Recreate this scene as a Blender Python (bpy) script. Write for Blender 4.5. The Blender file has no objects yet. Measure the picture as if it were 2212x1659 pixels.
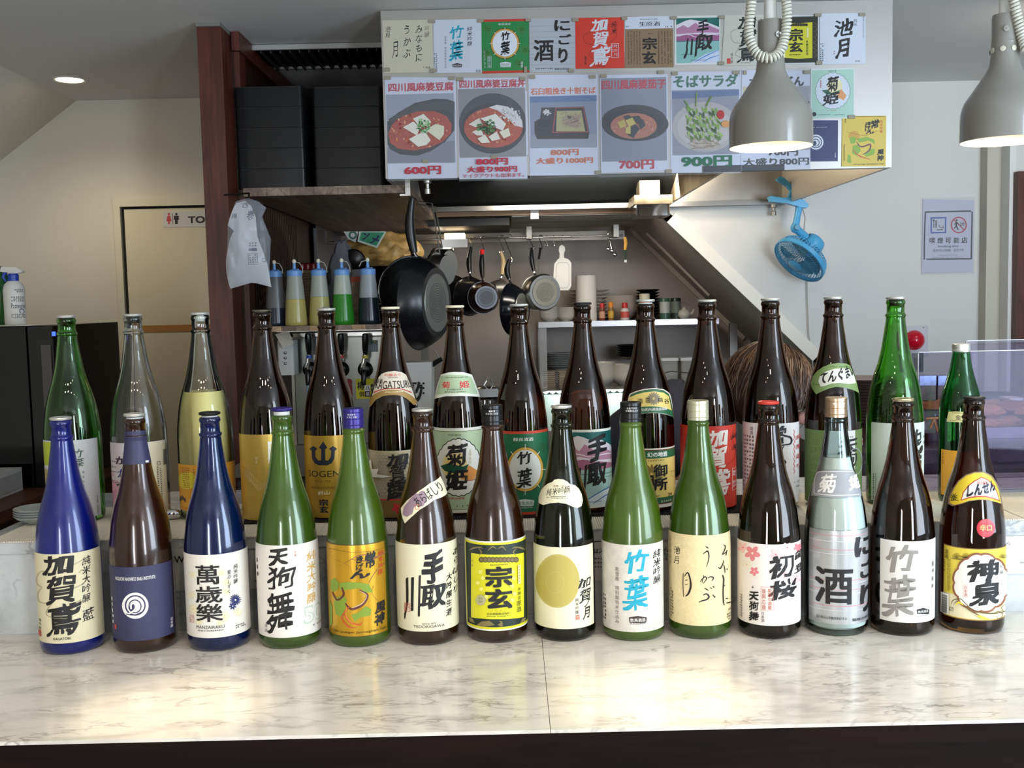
import bpy, bmesh, math, random
from math import pi, sin, cos, radians, sqrt, atan2, asin
from mathutils import Vector, Matrix
from mathutils.geometry import tessellate_polygon

sc = bpy.context.scene
COL = sc.collection
random.seed(7)

# ------------------------------------------------------------------ camera
FPX = 2250.0
PITCH = math.atan(180.0 / FPX)
ROLL = 0.0225
CAM = Vector((0.0, 0.0, 1.574))
_F = Vector((0, cos(PITCH), -sin(PITCH)))
_U0 = Vector((0, sin(PITCH), cos(PITCH)))
_R0 = Vector((1, 0, 0))
_R = _R0 * cos(ROLL) - _U0 * sin(ROLL)
_U = _U0 * cos(ROLL) + _R0 * sin(ROLL)
cam = bpy.data.cameras.new('camera')
camo = bpy.data.objects.new('camera', cam)
COL.objects.link(camo)
cam.sensor_fit = 'HORIZONTAL'; cam.sensor_width = 36.0; cam.lens = FPX / 2212.0 * 36.0
cam.clip_start = 0.05; cam.clip_end = 60
m = Matrix((_R, _U, -_F)).transposed().to_4x4(); m.translation = CAM
camo.matrix_world = m
sc.camera = camo
sc.view_settings.view_transform = 'Standard'
sc.view_settings.look = 'None'
sc.view_settings.gamma = 1.0
sc.view_settings.use_curve_mapping = False
sc.view_settings.exposure = -0.30
sc.cycles.max_bounces = 12
sc.cycles.diffuse_bounces = 4
sc.cycles.glossy_bounces = 5
sc.cycles.transmission_bounces = 12
sc.cycles.transparent_max_bounces = 12
sc.cycles.caustics_reflective = False
sc.cycles.caustics_refractive = False
sc.cycles.sample_clamp_indirect = 4.0

# world: faint daylight seen only through the shop's openings
w = bpy.data.worlds.new('world'); sc.world = w; w.use_nodes = True
w.node_tree.nodes['Background'].inputs[0].default_value = (0.55, 0.68, 0.9, 1)
w.node_tree.nodes['Background'].inputs[1].default_value = 0.6

# ------------------------------------------------------------------ lights
def light(kind, name, loc, target, power, color, size=0.1, sizey=None, spot=None, blend=0.5):
    l = bpy.data.lights.new(name, kind); l.energy = power; l.color = color
    o = bpy.data.objects.new(name, l); COL.objects.link(o); o.location = loc
    d = Vector(target) - Vector(loc)
    o.rotation_euler = d.to_track_quat('-Z', 'Y').to_euler()
    if kind == 'AREA':
        l.shape = 'RECTANGLE'; l.size = size; l.size_y = sizey or size
    else:
        l.shadow_soft_size = size
    if kind == 'SPOT':
        l.spot_size = spot; l.spot_blend = blend
    return o
WARM = (1.0, 0.82, 0.60); DAY = (0.66, 0.82, 1.0); NEU = (1.0, 0.93, 0.82)
light('AREA', 'shop_window_daylight', (2.55, 0.35, 1.75), (0.4, 2.9, 3.1), 135, DAY, 1.5, 1.7)
light('AREA', 'street_door_daylight', (-1.05, -2.35, 1.35), (-0.3, 3, 3.2), 74, (0.90, 0.94, 1.0), 0.42, 1.9)
light('AREA', 'street_window_daylight', (1.9, -2.2, 1.45), (0.6, 3, 3.3), 84, (0.80, 0.90, 1.0), 0.5, 1.8)
for _i, _x in enumerate((-1.0, -0.5, 0.05, 0.55, 1.05)):
    light('SPOT', 'room_downlight', (_x, 0.15 + 0.12 * _i, 2.44), (_x, 0.75 + 0.1 * _i, 0), 26, WARM, 0.035, spot=radians(125), blend=0.8)
light('SPOT', 'counter_spotlight', (-0.50, 1.25, 2.44), (-0.50, 1.46, 1.0), 105, WARM, 0.03, spot=radians(14.5), blend=1.0)
light('SPOT', 'counter_spotlight', (0.17, 1.25, 2.44), (0.20, 1.46, 1.0), 105, WARM, 0.03, spot=radians(14.5), blend=1.0)
light('SPOT', 'corridor_downlight', (-1.67, 3.93, 2.42), (-1.67, 3.93, 0), 17, WARM, 0.05, spot=radians(150), blend=0.9)
light('POINT', 'hood_lamp_light', (0.82, 4.22, 2.14), (0, 0, 0), 3.4, WARM, 0.04)
light('AREA', 'kitchen_strip_light', (0.35, 4.15, 2.02), (0.4, 5.2, 1.4), 12, NEU, 0.8, 0.12)
light('POINT', 'kitchen_lamp_light', (-0.29, 4.85, 1.83), (0, 0, 0), 2.5, WARM, 0.03)
light('AREA', 'stair_wall_light', (1.9, 3.3, 2.43), (1.6, 4.4, 1.2), 7, NEU, 0.5, 0.3)  # added fill light, not a lamp of the room

# ------------------------------------------------------------------ rays through the frame
def ray(u, v):
    return (_F * FPX + _R * (u - 1106.0) + _U * (829.5 - v)).normalized()
def PY(u, v, Y):
    d = ray(u, v); return CAM + d * ((Y - CAM.y) / d.y)
def PZ(u, v, Z):
    d = ray(u, v); return CAM + d * ((Z - CAM.z) / d.z)
def PXX(u, v, X):
    d = ray(u, v); return CAM + d * ((X - CAM.x) / d.x)

# ------------------------------------------------------------------ materials
def lin(c):
    r = []
    for x in c:
        x = x / 255.0
        r.append(x / 12.92 if x <= 0.04045 else ((x + 0.055) / 1.055) ** 2.4)
    return (r[0], r[1], r[2], 1.0)
MATS = {}
def nmat(name):
    m = bpy.data.materials.new(name); m.use_nodes = True
    return m, m.node_tree, m.node_tree.nodes['Principled BSDF']
def M(name, col, rough=0.5, metal=0.0, bump=0.0, bscale=60, trans=0.0, ior=1.45, coat=0.0, emit=None, var=0.0, vscale=8, spec=0.5, alpha=1.0, stretch=None):
    if name in MATS: return MATS[name]
    m, nt, b = nmat(name)
    c = lin(col)
    b.inputs['Base Color'].default_value = c
    b.inputs['Roughness'].default_value = rough
    b.inputs['Metallic'].default_value = metal
    b.inputs['IOR'].default_value = ior
    b.inputs['Transmission Weight'].default_value = trans
    b.inputs['Coat Weight'].default_value = coat
    b.inputs['Coat Roughness'].default_value = 0.04
    b.inputs['Specular IOR Level'].default_value = spec
    b.inputs['Alpha'].default_value = alpha
    if emit:
        b.inputs['Emission Color'].default_value = lin(emit[0]); b.inputs['Emission Strength'].default_value = emit[1]
    if bump or var:
        tc = nt.nodes.new('ShaderNodeTexCoord'); mp = nt.nodes.new('ShaderNodeMapping')
        nt.links.new(tc.outputs['Object'], mp.inputs[0])
        if stretch: mp.inputs['Scale'].default_value = stretch
    if bump:
        n = nt.nodes.new('ShaderNodeTexNoise'); n.inputs['Scale'].default_value = bscale; n.inputs['Detail'].default_value = 4
        bp = nt.nodes.new('ShaderNodeBump'); bp.inputs['Strength'].default_value = bump; bp.inputs['Distance'].default_value = 0.002
        nt.links.new(mp.outputs[0], n.inputs[0]); nt.links.new(n.outputs[0], bp.inputs['Height']); nt.links.new(bp.outputs[0], b.inputs['Normal'])
    if var:
        n = nt.nodes.new('ShaderNodeTexNoise'); n.inputs['Scale'].default_value = vscale; n.inputs['Detail'].default_value = 5
        rp = nt.nodes.new('ShaderNodeValToRGB')
        rp.color_ramp.elements[0].position = 0.3; rp.color_ramp.elements[1].position = 0.7
        rp.color_ramp.elements[0].color = tuple(x * (1 - var) for x in c[:3]) + (1,)
        rp.color_ramp.elements[1].color = tuple(min(1, x * (1 + var)) for x in c[:3]) + (1,)
        nt.links.new(mp.outputs[0], n.inputs[0]); nt.links.new(n.outputs[0], rp.inputs[0]); nt.links.new(rp.outputs[0], b.inputs['Base Color'])
    MATS[name] = m
    return m
def wood(name, c1, c2, axis='Z', scale=14.0, rough=0.4, ring=1.0):
    if name in MATS: return MATS[name]
    m, nt, b = nmat(name)
    tc = nt.nodes.new('ShaderNodeTexCoord'); mp = nt.nodes.new('ShaderNodeMapping')
    s = {'X': (0.06, 1, 1), 'Y': (1, 0.06, 1), 'Z': (1, 1, 0.06)}[axis]
    mp.inputs['Scale'].default_value = s
    n = nt.nodes.new('ShaderNodeTexNoise'); n.inputs['Scale'].default_value = scale * 6; n.inputs['Detail'].default_value = 6; n.inputs['Distortion'].default_value = ring
    rp = nt.nodes.new('ShaderNodeValToRGB'); rp.color_ramp.elements[0].position = 0.35; rp.color_ramp.elements[1].position = 0.68
    rp.color_ramp.elements[0].color = lin(c1); rp.color_ramp.elements[1].color = lin(c2)
    nt.links.new(tc.outputs['Object'], mp.inputs[0]); nt.links.new(mp.outputs[0], n.inputs[0]); nt.links.new(n.outputs[0], rp.inputs[0])
    nt.links.new(rp.outputs[0], b.inputs['Base Color']); b.inputs['Roughness'].default_value = rough
    MATS[name] = m
    return m
def marble(name, base, vein, rough):
    m, nt, b = nmat(name)
    tc = nt.nodes.new('ShaderNodeTexCoord'); mp = nt.nodes.new('ShaderNodeMapping'); mp.inputs['Rotation'].default_value = (0.2, 0.3, -0.6)
    mp.inputs['Scale'].default_value = (1.0, 2.6, 1.6)
    nt.links.new(tc.outputs['Object'], mp.inputs[0])
    L = nt.links.new
    def noise(s, d, dist):
        n = nt.nodes.new('ShaderNodeTexNoise'); n.inputs['Scale'].default_value = s; n.inputs['Detail'].default_value = d; n.inputs['Distortion'].default_value = dist
        L(mp.outputs[0], n.inputs[0]); return n
    def band(n, centre, width):
        s = nt.nodes.new('ShaderNodeMath'); s.operation = 'SUBTRACT'; s.inputs[1].default_value = centre; L(n.outputs[0], s.inputs[0])
        a = nt.nodes.new('ShaderNodeMath'); a.operation = 'ABSOLUTE'; L(s.outputs[0], a.inputs[0])
        r = nt.nodes.new('ShaderNodeMapRange'); r.inputs[1].default_value = 0.0; r.inputs[2].default_value = width; r.inputs[3].default_value = 1.0; r.inputs[4].default_value = 0.0
        L(a.outputs[0], r.inputs[0]); return r
    v1 = band(noise(7.0, 10, 0.35), 0.5, 0.020)
    v2 = band(noise(22.0, 9, 0.25), 0.45, 0.05)
    def masked(v, ms, lo, hi):
        k = noise(ms, 4, 0.2)
        mr = nt.nodes.new('ShaderNodeMapRange'); mr.inputs[1].default_value = lo; mr.inputs[2].default_value = hi; L(k.outputs[0], mr.inputs[0])
        mu = nt.nodes.new('ShaderNodeMath'); mu.operation = 'MULTIPLY'; L(v.outputs[0], mu.inputs[0]); L(mr.outputs[0], mu.inputs[1]); return mu
    mx = nt.nodes.new('ShaderNodeMath'); mx.operation = 'MAXIMUM'; L(masked(v1, 4.5, .44, .66).outputs[0], mx.inputs[0]); L(masked(v2, 9.0, .5, .66).outputs[0], mx.inputs[1])
    sc_ = nt.nodes.new('ShaderNodeMath'); sc_.operation = 'MULTIPLY'; sc_.inputs[1].default_value = 0.62; L(mx.outputs[0], sc_.inputs[0])
    cloud = noise(11.0, 8, 0.4)
    cr = nt.nodes.new('ShaderNodeMapRange'); cr.inputs[1].default_value = 0.5; cr.inputs[2].default_value = 0.75; cr.inputs[3].default_value = 0; cr.inputs[4].default_value = 0.42; L(cloud.outputs[0], cr.inputs[0])
    ad = nt.nodes.new('ShaderNodeMath'); ad.operation = 'ADD'; ad.use_clamp = True; L(sc_.outputs[0], ad.inputs[0]); L(cr.outputs[0], ad.inputs[1])
    mix = nt.nodes.new('ShaderNodeMix'); mix.data_type = 'RGBA'
    mix.inputs[6].default_value = lin(base); mix.inputs[7].default_value = lin(vein)
    L(ad.outputs[0], mix.inputs[0]); L(mix.outputs[2], b.inputs['Base Color'])
    b.inputs['Roughness'].default_value = rough
    MATS[name] = m
    return m
def glass(name, col, rough=0.0, ior=1.5, coat=0.0):
    return M(name, col, rough=rough, trans=1.0, ior=ior, coat=coat)
def frosted(name, col, rough, thru):
    """frosted coloured glass: part light passes, part is scattered back in the glass colour"""
    return M(name, col, rough=rough, trans=thru, ior=1.45, coat=0.6, spec=0.2)
def clearfilm(name, col, amount, rough=0.1):
    """thin clear sheet (film, acrylic): tinted transparency with a surface gloss"""
    if name in MATS: return MATS[name]
    m, nt, b = nmat(name)
    t = nt.nodes.new('ShaderNodeBsdfTransparent'); t.inputs[0].default_value = lin(col)
    mx = nt.nodes.new('ShaderNodeMixShader'); mx.inputs[0].default_value = amount
    b.inputs['Roughness'].default_value = rough; b.inputs['Base Color'].default_value = lin((235, 238, 245))
    out = nt.nodes['Material Output']
    nt.links.new(t.outputs[0], mx.inputs[1]); nt.links.new(b.outputs[0], mx.inputs[2]); nt.links.new(mx.outputs[0], out.inputs[0])
    MATS[name] = m
    return m
INKS = {}
def ink(c, rough=0.45, metal=0.0):
    k = (tuple(c), rough, metal)
    if k not in INKS:
        INKS[k] = M('ink_%d_%d_%d_%d' % (c[0], c[1], c[2], int(metal * 10)), c, rough=rough, metal=metal)
    return INKS[k]

# ------------------------------------------------------------------ mesh building
class MB:
    def __init__(s): s.v = []; s.f = []; s.m = []; s.mi = 0
    def add(s, vs, fs):
        n = len(s.v); s.v += [tuple(x) for x in vs]
        for f in fs: s.f.append(tuple(i + n for i in f)); s.m.append(s.mi)
        return s
    def box(s, a, b, mat=None):
        x0, y0, z0 = a; x1, y1, z1 = b
        if x0 > x1: x0, x1 = x1, x0
        if y0 > y1: y0, y1 = y1, y0
        if z0 > z1: z0, z1 = z1, z0
        vs = [Vector(p) for p in ((x0, y0, z0), (x1, y0, z0), (x1, y1, z0), (x0, y1, z0), (x0, y0, z1), (x1, y0, z1), (x1, y1, z1), (x0, y1, z1))]
        if mat is not None: vs = [mat @ p for p in vs]
        return s.add(vs, [(0, 3, 2, 1), (4, 5, 6, 7), (0, 1, 5, 4), (1, 2, 6, 5), (2, 3, 7, 6), (3, 0, 4, 7)])
    def rbox(s, a, b, r=0.004, n=3, mat=None):
        """box with its vertical edges rounded"""
        x0, y0, z0 = a; x1, y1, z1 = b
        r = min(r, abs(x1 - x0) / 2.01, abs(y1 - y0) / 2.01)
        ring = []
        for cx, cy, a0 in ((x1 - r, y1 - r, 0), (x0 + r, y1 - r, pi / 2), (x0 + r, y0 + r, pi), (x1 - r, y0 + r, 1.5 * pi)):
            for i in range(n + 1):
                t = a0 + pi / 2 * i / n
                ring.append((cx + r * cos(t), cy + r * sin(t)))
        return s.prism(ring, z0, z1, mat)
    def prism(s, ring, z0, z1, mat=None, top=None):
        n = len(ring); top = top or ring
        vs = [Vector((x, y, z0)) for x, y in ring] + [Vector((x, y, z1)) for x, y in top]
        if mat is not None: vs = [mat @ p for p in vs]
        return s.add(vs, [tuple(range(n - 1, -1, -1)), tuple(range(n, 2 * n))] + [(i, (i + 1) % n, n + (i + 1) % n, n + i) for i in range(n)])
    def lathe(s, prof, c=(0, 0, 0), n=32, mat=None, closed=False):
        """revolve (r,z) pairs about Z through c"""
        vs = []; idx = []
        for r, z in prof:
            if r < 1e-6:
                idx.append([len(vs)] * n); vs.append(Vector((0, 0, z)))
            else:
                idx.append(list(range(len(vs), len(vs) + n)))
                vs += [Vector((r * sin(2 * pi * k / n), -r * cos(2 * pi * k / n), z)) for k in range(n)]
        fs = []
        rng = range(len(prof) if closed else len(prof) - 1)
        for i in rng:
            a = idx[i]; b = idx[(i + 1) % len(prof)]
            for k in range(n):
                q = []
                for t in (a[k], a[(k + 1) % n], b[(k + 1) % n], b[k]):
                    if t not in q: q.append(t)
                if len(q) > 2: fs.append(tuple(q))
        if mat is not None: vs = [mat @ p for p in vs]
        c = Vector(c)
        return s.add([p + c for p in vs], fs)
    def tube(s, pts, r, n=8, close=False, cap=True):
        pts = [Vector(p) for p in pts]
        rs = r if isinstance(r, (list, tuple)) else [r] * len(pts)
        vs = []; N = len(pts); prev = None
        for i, p in enumerate(pts):
            if close: d = pts[(i + 1) % N] - pts[i - 1]
            else: d = pts[min(i + 1, N - 1)] - pts[max(i - 1, 0)]
            d.normalize()
            if prev is None:
                a = d.orthogonal().normalized()
            else:
                a = prev - d * prev.dot(d)
                a = a.normalized() if a.length > 1e-6 else d.orthogonal().normalized()
            prev = a; b = d.cross(a)
            for k in range(n):
                t = 2 * pi * k / n
                vs.append(p + (a * cos(t) + b * sin(t)) * rs[i])
        fs = []
        for i in range(N if close else N - 1):
            j = (i + 1) % N
            for k in range(n):
                fs.append((i * n + k, i * n + (k + 1) % n, j * n + (k + 1) % n, j * n + k))
        if cap and not close:
            fs.append(tuple(range(n - 1, -1, -1))); fs.append(tuple((N - 1) * n + k for k in range(n)))
        return s.add(vs, fs)
    def quad(s, a, b, c, d): return s.add([a, b, c, d], [(0, 1, 2, 3)])
    def sphere(s, c, r, n=16, m_=10, mat=None):
        rx, ry, rz = r if isinstance(r, (tuple, list)) else (r, r, r)
        prof = [(sin(pi * i / m_), -cos(pi * i / m_)) for i in range(m_ + 1)]
        M4 = Matrix.Diagonal((rx, ry, rz, 1))
        if mat is not None: M4 = mat @ M4
        return s.lathe([(max(0, a), b) for a, b in prof], c, n, M4)

ORG = {}
def link(o, parent=None):
    COL.objects.link(o)
    if parent is not None: o.parent = parent
def tag(o, label=None, cat=None, group=None, kind=None):
    if label: o['label'] = label
    if cat: o['category'] = cat
    if group: o['group'] = group
    if kind: o['kind'] = kind
    return o
def thing(name, label, cat, loc, group=None):
    o = bpy.data.objects.new(name, None); link(o); o.location = loc; o.empty_display_size = 0.02
    ORG[o.name] = Vector(loc)
    return tag(o, label, cat, group)
def obj(name, mb, mats, parent=None, loc=None, smooth=False, sharp=38, label=None):
    """one mesh object; mb is in world coordinates, the object sits at loc (or its parent's base)"""
    org = ORG[parent.name] if parent is not None else Vector(loc if loc is not None else (0, 0, 0))
    me = bpy.data.meshes.new(name)
    me.from_pydata([(x - org.x, y - org.y, z - org.z) for x, y, z in mb.v], [], mb.f)
    if not isinstance(mats, (list, tuple)): mats = [mats]
    for mt in mats: me.materials.append(mt)
    if len(mats) > 1: me.polygons.foreach_set('material_index', mb.m)
    bm = bmesh.new(); bm.from_mesh(me); bmesh.ops.recalc_face_normals(bm, faces=bm.faces); bm.to_mesh(me); bm.free()
    if smooth:
        me.polygons.foreach_set('use_smooth', [True] * len(me.polygons))
        me.set_sharp_from_angle(angle=radians(sharp))
    me.update()
    o = bpy.data.objects.new(name, me); link(o, parent)
    if parent is None: o.location = org
    ORG[o.name] = org
    if label: o['label'] = label
    return o
def struct(name, mb, mat, parent=None, **k):
    o = obj(name, mb, mat, parent, **k)
    if parent is None: o['kind'] = 'structure'
    return o
def copy_tree(o, loc, label=None, rot=None):
    r = o.copy(); COL.objects.link(r); r.location = loc
    if rot is not None: r.rotation_euler = rot
    if label: r['label'] = label
    for ch in list(o.children):
        c = ch.copy(); COL.objects.link(c); c.parent = r
        for g in list(ch.children):
            d = g.copy(); COL.objects.link(d); d.parent = c
    return r

# ------------------------------------------------------------------ lettering and flat print
GL = {}
def glyph(s, bold=0.0, res=3):
    k = (s, bold)
    if k in GL: return GL[k]
    cu = bpy.data.curves.new('lettering_source', 'FONT'); cu.body = s; cu.size = 1.0; cu.offset = bold; cu.resolution_u = res
    o = bpy.data.objects.new('lettering_source', cu)
    me = o.to_mesh()
    vs = [(v.co.x, v.co.y) for v in me.vertices]; fs = [tuple(p.vertices) for p in me.polygons]
    o.to_mesh_clear(); bpy.data.objects.remove(o); bpy.data.curves.remove(cu)
    if vs:
        x0 = min(v[0] for v in vs); x1 = max(v[0] for v in vs); y0 = min(v[1] for v in vs); y1 = max(v[1] for v in vs)
    else: x0 = x1 = y0 = y1 = 0
    GL[k] = (vs, fs, (x0, y0, x1, y1))
    return GL[k]
def crop(ox, oy, s):
    return lambda x, y: (ox + x / s, oy + y / s)
BOLD = {'': 0.0, 'b': 0.010, 'B': 0.022, 'X': 0.036}
class Art:
    """flat print laid on a surface: op coordinates are read off the photograph, q() turns them into surface metres"""
    def __init__(s, q, cr):
        s.q = q; s.cr = cr; s.v = []; s.f = []; s.fm = []; s.mats = []; s.layer = 1; s.st = 1; s.rng = random.Random(11)
    def mi(s, col):
        mt = col if not isinstance(col, tuple) else ink(col)
        if mt not in s.mats: s.mats.append(mt)
        return s.mats.index(mt)
    def Q(s, x, y): return s.q(*s.cr(x, y))
    def put(s, vs, fs, col, layer=None):
        n = len(s.v); L = s.layer if layer is None else layer
        q = len(vs) // s.st
        s.v += [(a, b, L + .2 * (i // q if q else 0)) for i, (a, b) in enumerate(vs)]; k = s.mi(col); s.st = 1
        for f in fs: s.f.append(tuple(i + n for i in f)); s.fm.append(k)
        if layer is None: s.layer += 1
    def poly(s, pts, col, raw=False):
        P = pts if raw else [s.Q(*p) for p in pts]
        tr = tessellate_polygon([[Vector((a, b, 0)) for a, b in P]])
        s.put(P, [tuple(t) for t in tr], col)
    def ell(s, x, y, rx, ry, col, n=32, rot=0):
        s.poly([(x + rx * cos(2 * pi * i / n) * cos(rot) - ry * sin(2 * pi * i / n) * sin(rot), y + rx * cos(2 * pi * i / n) * sin(rot) + ry * sin(2 * pi * i / n) * cos(rot)) for i in range(n)], col)
    def ring(s, x, y, rx, ry, w, col, n=36, scal=0, amp=0):
        vs = []; fs = []
        for i in range(n):
            t = 2 * pi * i / n; k = 1 + amp * abs(sin(scal * t / 2)) if scal else 1
            vs.append(s.Q(x + rx * k * cos(t), y + ry * k * sin(t))); vs.append(s.Q(x + (rx * k - w) * cos(t), y + (ry * k - w) * sin(t)))
        for i in range(n):
            j = (i + 1) % n; fs.append((2 * i, 2 * j, 2 * j + 1, 2 * i + 1))
        s.put(vs, fs, col)
    def line(s, pts, w, col):
        """brush line; w a number or one width per point"""
        if len(pts) > 2:
            P = []; W = w if isinstance(w, (list, tuple)) else [w] * len(pts); W2 = []
            for i in range(len(pts) - 1):
                p0 = pts[max(i - 1, 0)]; p1 = pts[i]; p2 = pts[i + 1]; p3 = pts[min(i + 2, len(pts) - 1)]
                for k in range(4):
                    t = k / 4.0
                    P.append(tuple(0.5 * (2 * p1[a] + (p2[a] - p0[a]) * t + (2 * p0[a] - 5 * p1[a] + 4 * p2[a] - p3[a]) * t * t + (3 * p1[a] - p0[a] - 3 * p2[a] + p3[a]) * t ** 3) for a in (0, 1)))
                    W2.append(W[i] * (1 - t) + W[i + 1] * t)
            P.append(pts[-1]); W2.append(W[-1]); pts = P; w = W2
        W = w if isinstance(w, (list, tuple)) else [w] * len(pts)
        vs = []; fs = []
        for i, p in enumerate(pts):
            a = pts[max(i - 1, 0)]; b = pts[min(i + 1, len(pts) - 1)]
            dx, dy = b[0] - a[0], b[1] - a[1]; L = sqrt(dx * dx + dy * dy) or 1
            nx, ny = -dy / L * W[i] / 2, dx / L * W[i] / 2
            vs.append(s.Q(p[0] + nx, p[1] + ny)); vs.append(s.Q(p[0] - nx, p[1] - ny))
        for i in range(len(pts) - 1): fs.append((2 * i, 2 * i + 2, 2 * i + 3, 2 * i + 1))
        s.put(vs, fs, col)
    def rect(s, x0, y0, x1, y1, col):
        xc, yc = (x0 + x1) / 2, (y0 + y1) / 2
        a = s.Q(x0, yc)[0]; b = s.Q(x1, yc)[0]; c = s.Q(xc, y1)[1]; d = s.Q(xc, y0)[1]
        s.put([(a, c), (b, c), (b, d), (a, d)], [(0, 1, 2, 3)], col)
    def frame(s, x0, y0, x1, y1, w, col):
        s.rect(x0, y0, x1, y0 + w, col); s.rect(x0, y1 - w, x1, y1, col); s.rect(x0, y0 + w, x0 + w, y1 - w, col); s.rect(x1 - w, y0 + w, x1, y1 - w, col)
    def txt(s, t, x0, y0, x1, y1, col, st='', em=False, rot=0.0):
        """fit the string t into the box"""
        brush = 'w' in st; st = st.replace('w', '')
        vs, fs, bb = glyph(t)
        if not vs: return
        g = BOLD[st]
        if g:
            n = len(vs); s.st = 2 if st == 'b' else 4; g *= .62 if n > 80 * len(t) else 1
            k = g * (1.0 if len(t) == 1 else 1.6)
            sh = ((-k, -k * .8), (k, -k * .8), (k, k * .8), (-k, k * .8)) if st != 'b' else ((-k, 0), (k, 0))
            V2 = []; F2 = []
            for i, (dx, dy) in enumerate(sh):
                V2 += [(a + dx, b + dy) for a, b in vs]; F2 += [tuple(j + n * i for j in f) for f in fs]
            vs, fs = V2, F2
        xc, yc = (x0 + x1) / 2, (y0 + y1) / 2
        if em: bb = (0.0, -0.12, 1.0, 0.88)
        if rot:
            w, h = x1 - x0, y1 - y0
            P = []
            for a, b in vs:
                fx = (a - bb[0]) / (bb[2] - bb[0]) - 0.5; fy = (b - bb[1]) / (bb[3] - bb[1]) - 0.5
                X = fx * w; Y = -fy * h
                P.append(s.Q(xc + X * cos(rot) - Y * sin(rot), yc + X * sin(rot) + Y * cos(rot)))
            s.put(P, fs, col); return
        A = s.Q(x0, yc)[0]; B = s.Q(x1, yc)[0]; C = s.Q(xc, y1)[1]; D = s.Q(xc, y0)[1]
        sx = (B - A) / max(bb[2] - bb[0], 1e-6); sy = (D - C) / max(bb[3] - bb[1], 1e-6)
        ph = s.rng.random() * 6
        P = []
        for a, b in vs:
            fx = (a - bb[0]); fy = (b - bb[1])
            if brush:
                g = 0.028 * sin(9 * fy + ph) + 0.018 * sin(23 * fx + 2 * ph)
                h = 0.03 * sin(8 * fx + ph) + 0.015 * sin(31 * fy + ph)
                fx += g + 0.10 * (fy - 0.45); fy += h + 0.13 * (fx - 0.45)
            P.append((A + fx * sx, C + fy * sy))
        s.put(P, fs, col)
    def vt(s, t, xc, y0, y1, w, col, st=''):
        n = len(t); h = (y1 - y0) / n
        L = s.layer
        for i, ch in enumerate(t):
            if ch == ' ': continue
            s.layer = L
            ys = y0 + i * h
            k = min(h * 0.98, w * 1.25)
            s.txt(ch, xc - w / 2, ys + (h - k) / 2, xc + w / 2, ys + (h + k) / 2, col, st, em=ord(ch) > 0x2000)
        s.layer = L + 1
    def micro(s, x0, y0, x1, y1, col, rows=1, vertical=False):
        """print too small to read in the photograph"""
        L = s.layer
        a = s.Q(x0, (y0 + y1) / 2)[0]; b = s.Q(x1, (y0 + y1) / 2)[0]; c = s.Q((x0 + x1) / 2, y1)[1]; d = s.Q((x0 + x1) / 2, y0)[1]
        vs = []; fs = []
        if vertical: n = max(3, int(abs(d - c) / (abs(b - a) / rows) * 1.0))
        else: n = max(3, int(abs(b - a) / (abs(d - c) / rows) * 1.0))
        n = min(n, 26)
        for r in range(rows):
            for i in range(n):
                if s.rng.random() < 0.08: continue
                f0 = (i + 0.08) / n; f1 = (i + 0.55 + 0.3 * s.rng.random()) / n; g0 = (r + 0.15) / rows; g1 = (r + 0.6 + 0.25 * s.rng.random()) / rows
                for (p0, p1, q0, q1) in ((f0, f1, g0, g0 + 0.22 / rows), ((f0 * 2 + f1) / 3, (f0 + 2 * f1) / 3, g0, g1), (f0, f1, g1 - 0.18 / rows, g1)):
                    if vertical: X0, X1, Y0, Y1 = a + (b - a) * q0, a + (b - a) * q1, d + (c - d) * p0, d + (c - d) * p1
                    else: X0, X1, Y0, Y1 = a + (b - a) * p0, a + (b - a) * p1, d + (c - d) * q0, d + (c - d) * q1
                    k = len(vs); vs += [(X0, Y0), (X1, Y0), (X1, Y1), (X0, Y1)]; fs.append((k, k + 1, k + 2, k + 3))
        s.put(vs, fs, col)
    def flower(s, x, y, r, col, n=5, core=None, wd=0.32):
        L = s.layer
        for i in range(n):
            s.layer = L
            t = 2 * pi * i / n + 0.3
            s.ell(x + 0.55 * r * cos(t), y + 0.55 * r * sin(t), 0.48 * r, wd * r, col, 10, t)
        s.layer = L + 1
        if core: s.ell(x, y, r * 0.16, r * 0.16, core, 8)
    def ops(s, lst):
        for o in lst:
            getattr(s, {'P': 'poly', 'E': 'ell', 'R': 'ring', 'L': 'line', 'B': 'rect', 'F': 'frame', 'T': 'txt', 'V': 'vt', 'M': 'micro', 'W': 'flower'}[o[0]])(*o[1:])
    def build(s, name, S, parent, grid=None, step=0.00004, base=0.0):
        if not s.v: return None
        vs = s.v; fs = s.f; fm = s.fm
        if grid:
            me = bpy.data.meshes.new('print_flat'); me.from_pydata([(a, b, l * 0.0001) for a, b, l in vs], [], fs)
            bm = bmesh.new(); bm.from_mesh(me); bpy.data.meshes.remove(me)
            for f, k in zip(bm.faces, fm): f.material_index = k
            gs, gz = grid
            for ax, g in ((0, gs), (1, gz)):
                if not g: continue
                lo = min(v.co[ax] for v in bm.verts); hi = max(v.co[ax] for v in bm.verts)
                k = math.ceil(lo / g + 1e-6)
                while k * g < hi:
                    co = [0, 0, 0]; no = [0, 0, 0]; co[ax] = k * g; no[ax] = 1
                    # cut only what straddles the line
                    fc = [f for f in bm.faces if min(v.co[ax] for v in f.verts) < k * g - 1e-7 and max(v.co[ax] for v in f.verts) > k * g + 1e-7]
                    if fc:
                        ge = list({e for f in fc for e in f.edges}) ; gv = list({v for f in fc for v in f.verts})
                        bmesh.ops.bisect_plane(bm, geom=fc + ge + gv, dist=1e-7, plane_co=co, plane_no=no)
                    k += 1
            me = bpy.data.meshes.new(name)
            for v in bm.verts:
                a, b, l = v.co; v.co = S(a, b, base + l * 10000 * step)
            bm.to_mesh(me); bm.free()
        else:
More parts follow.
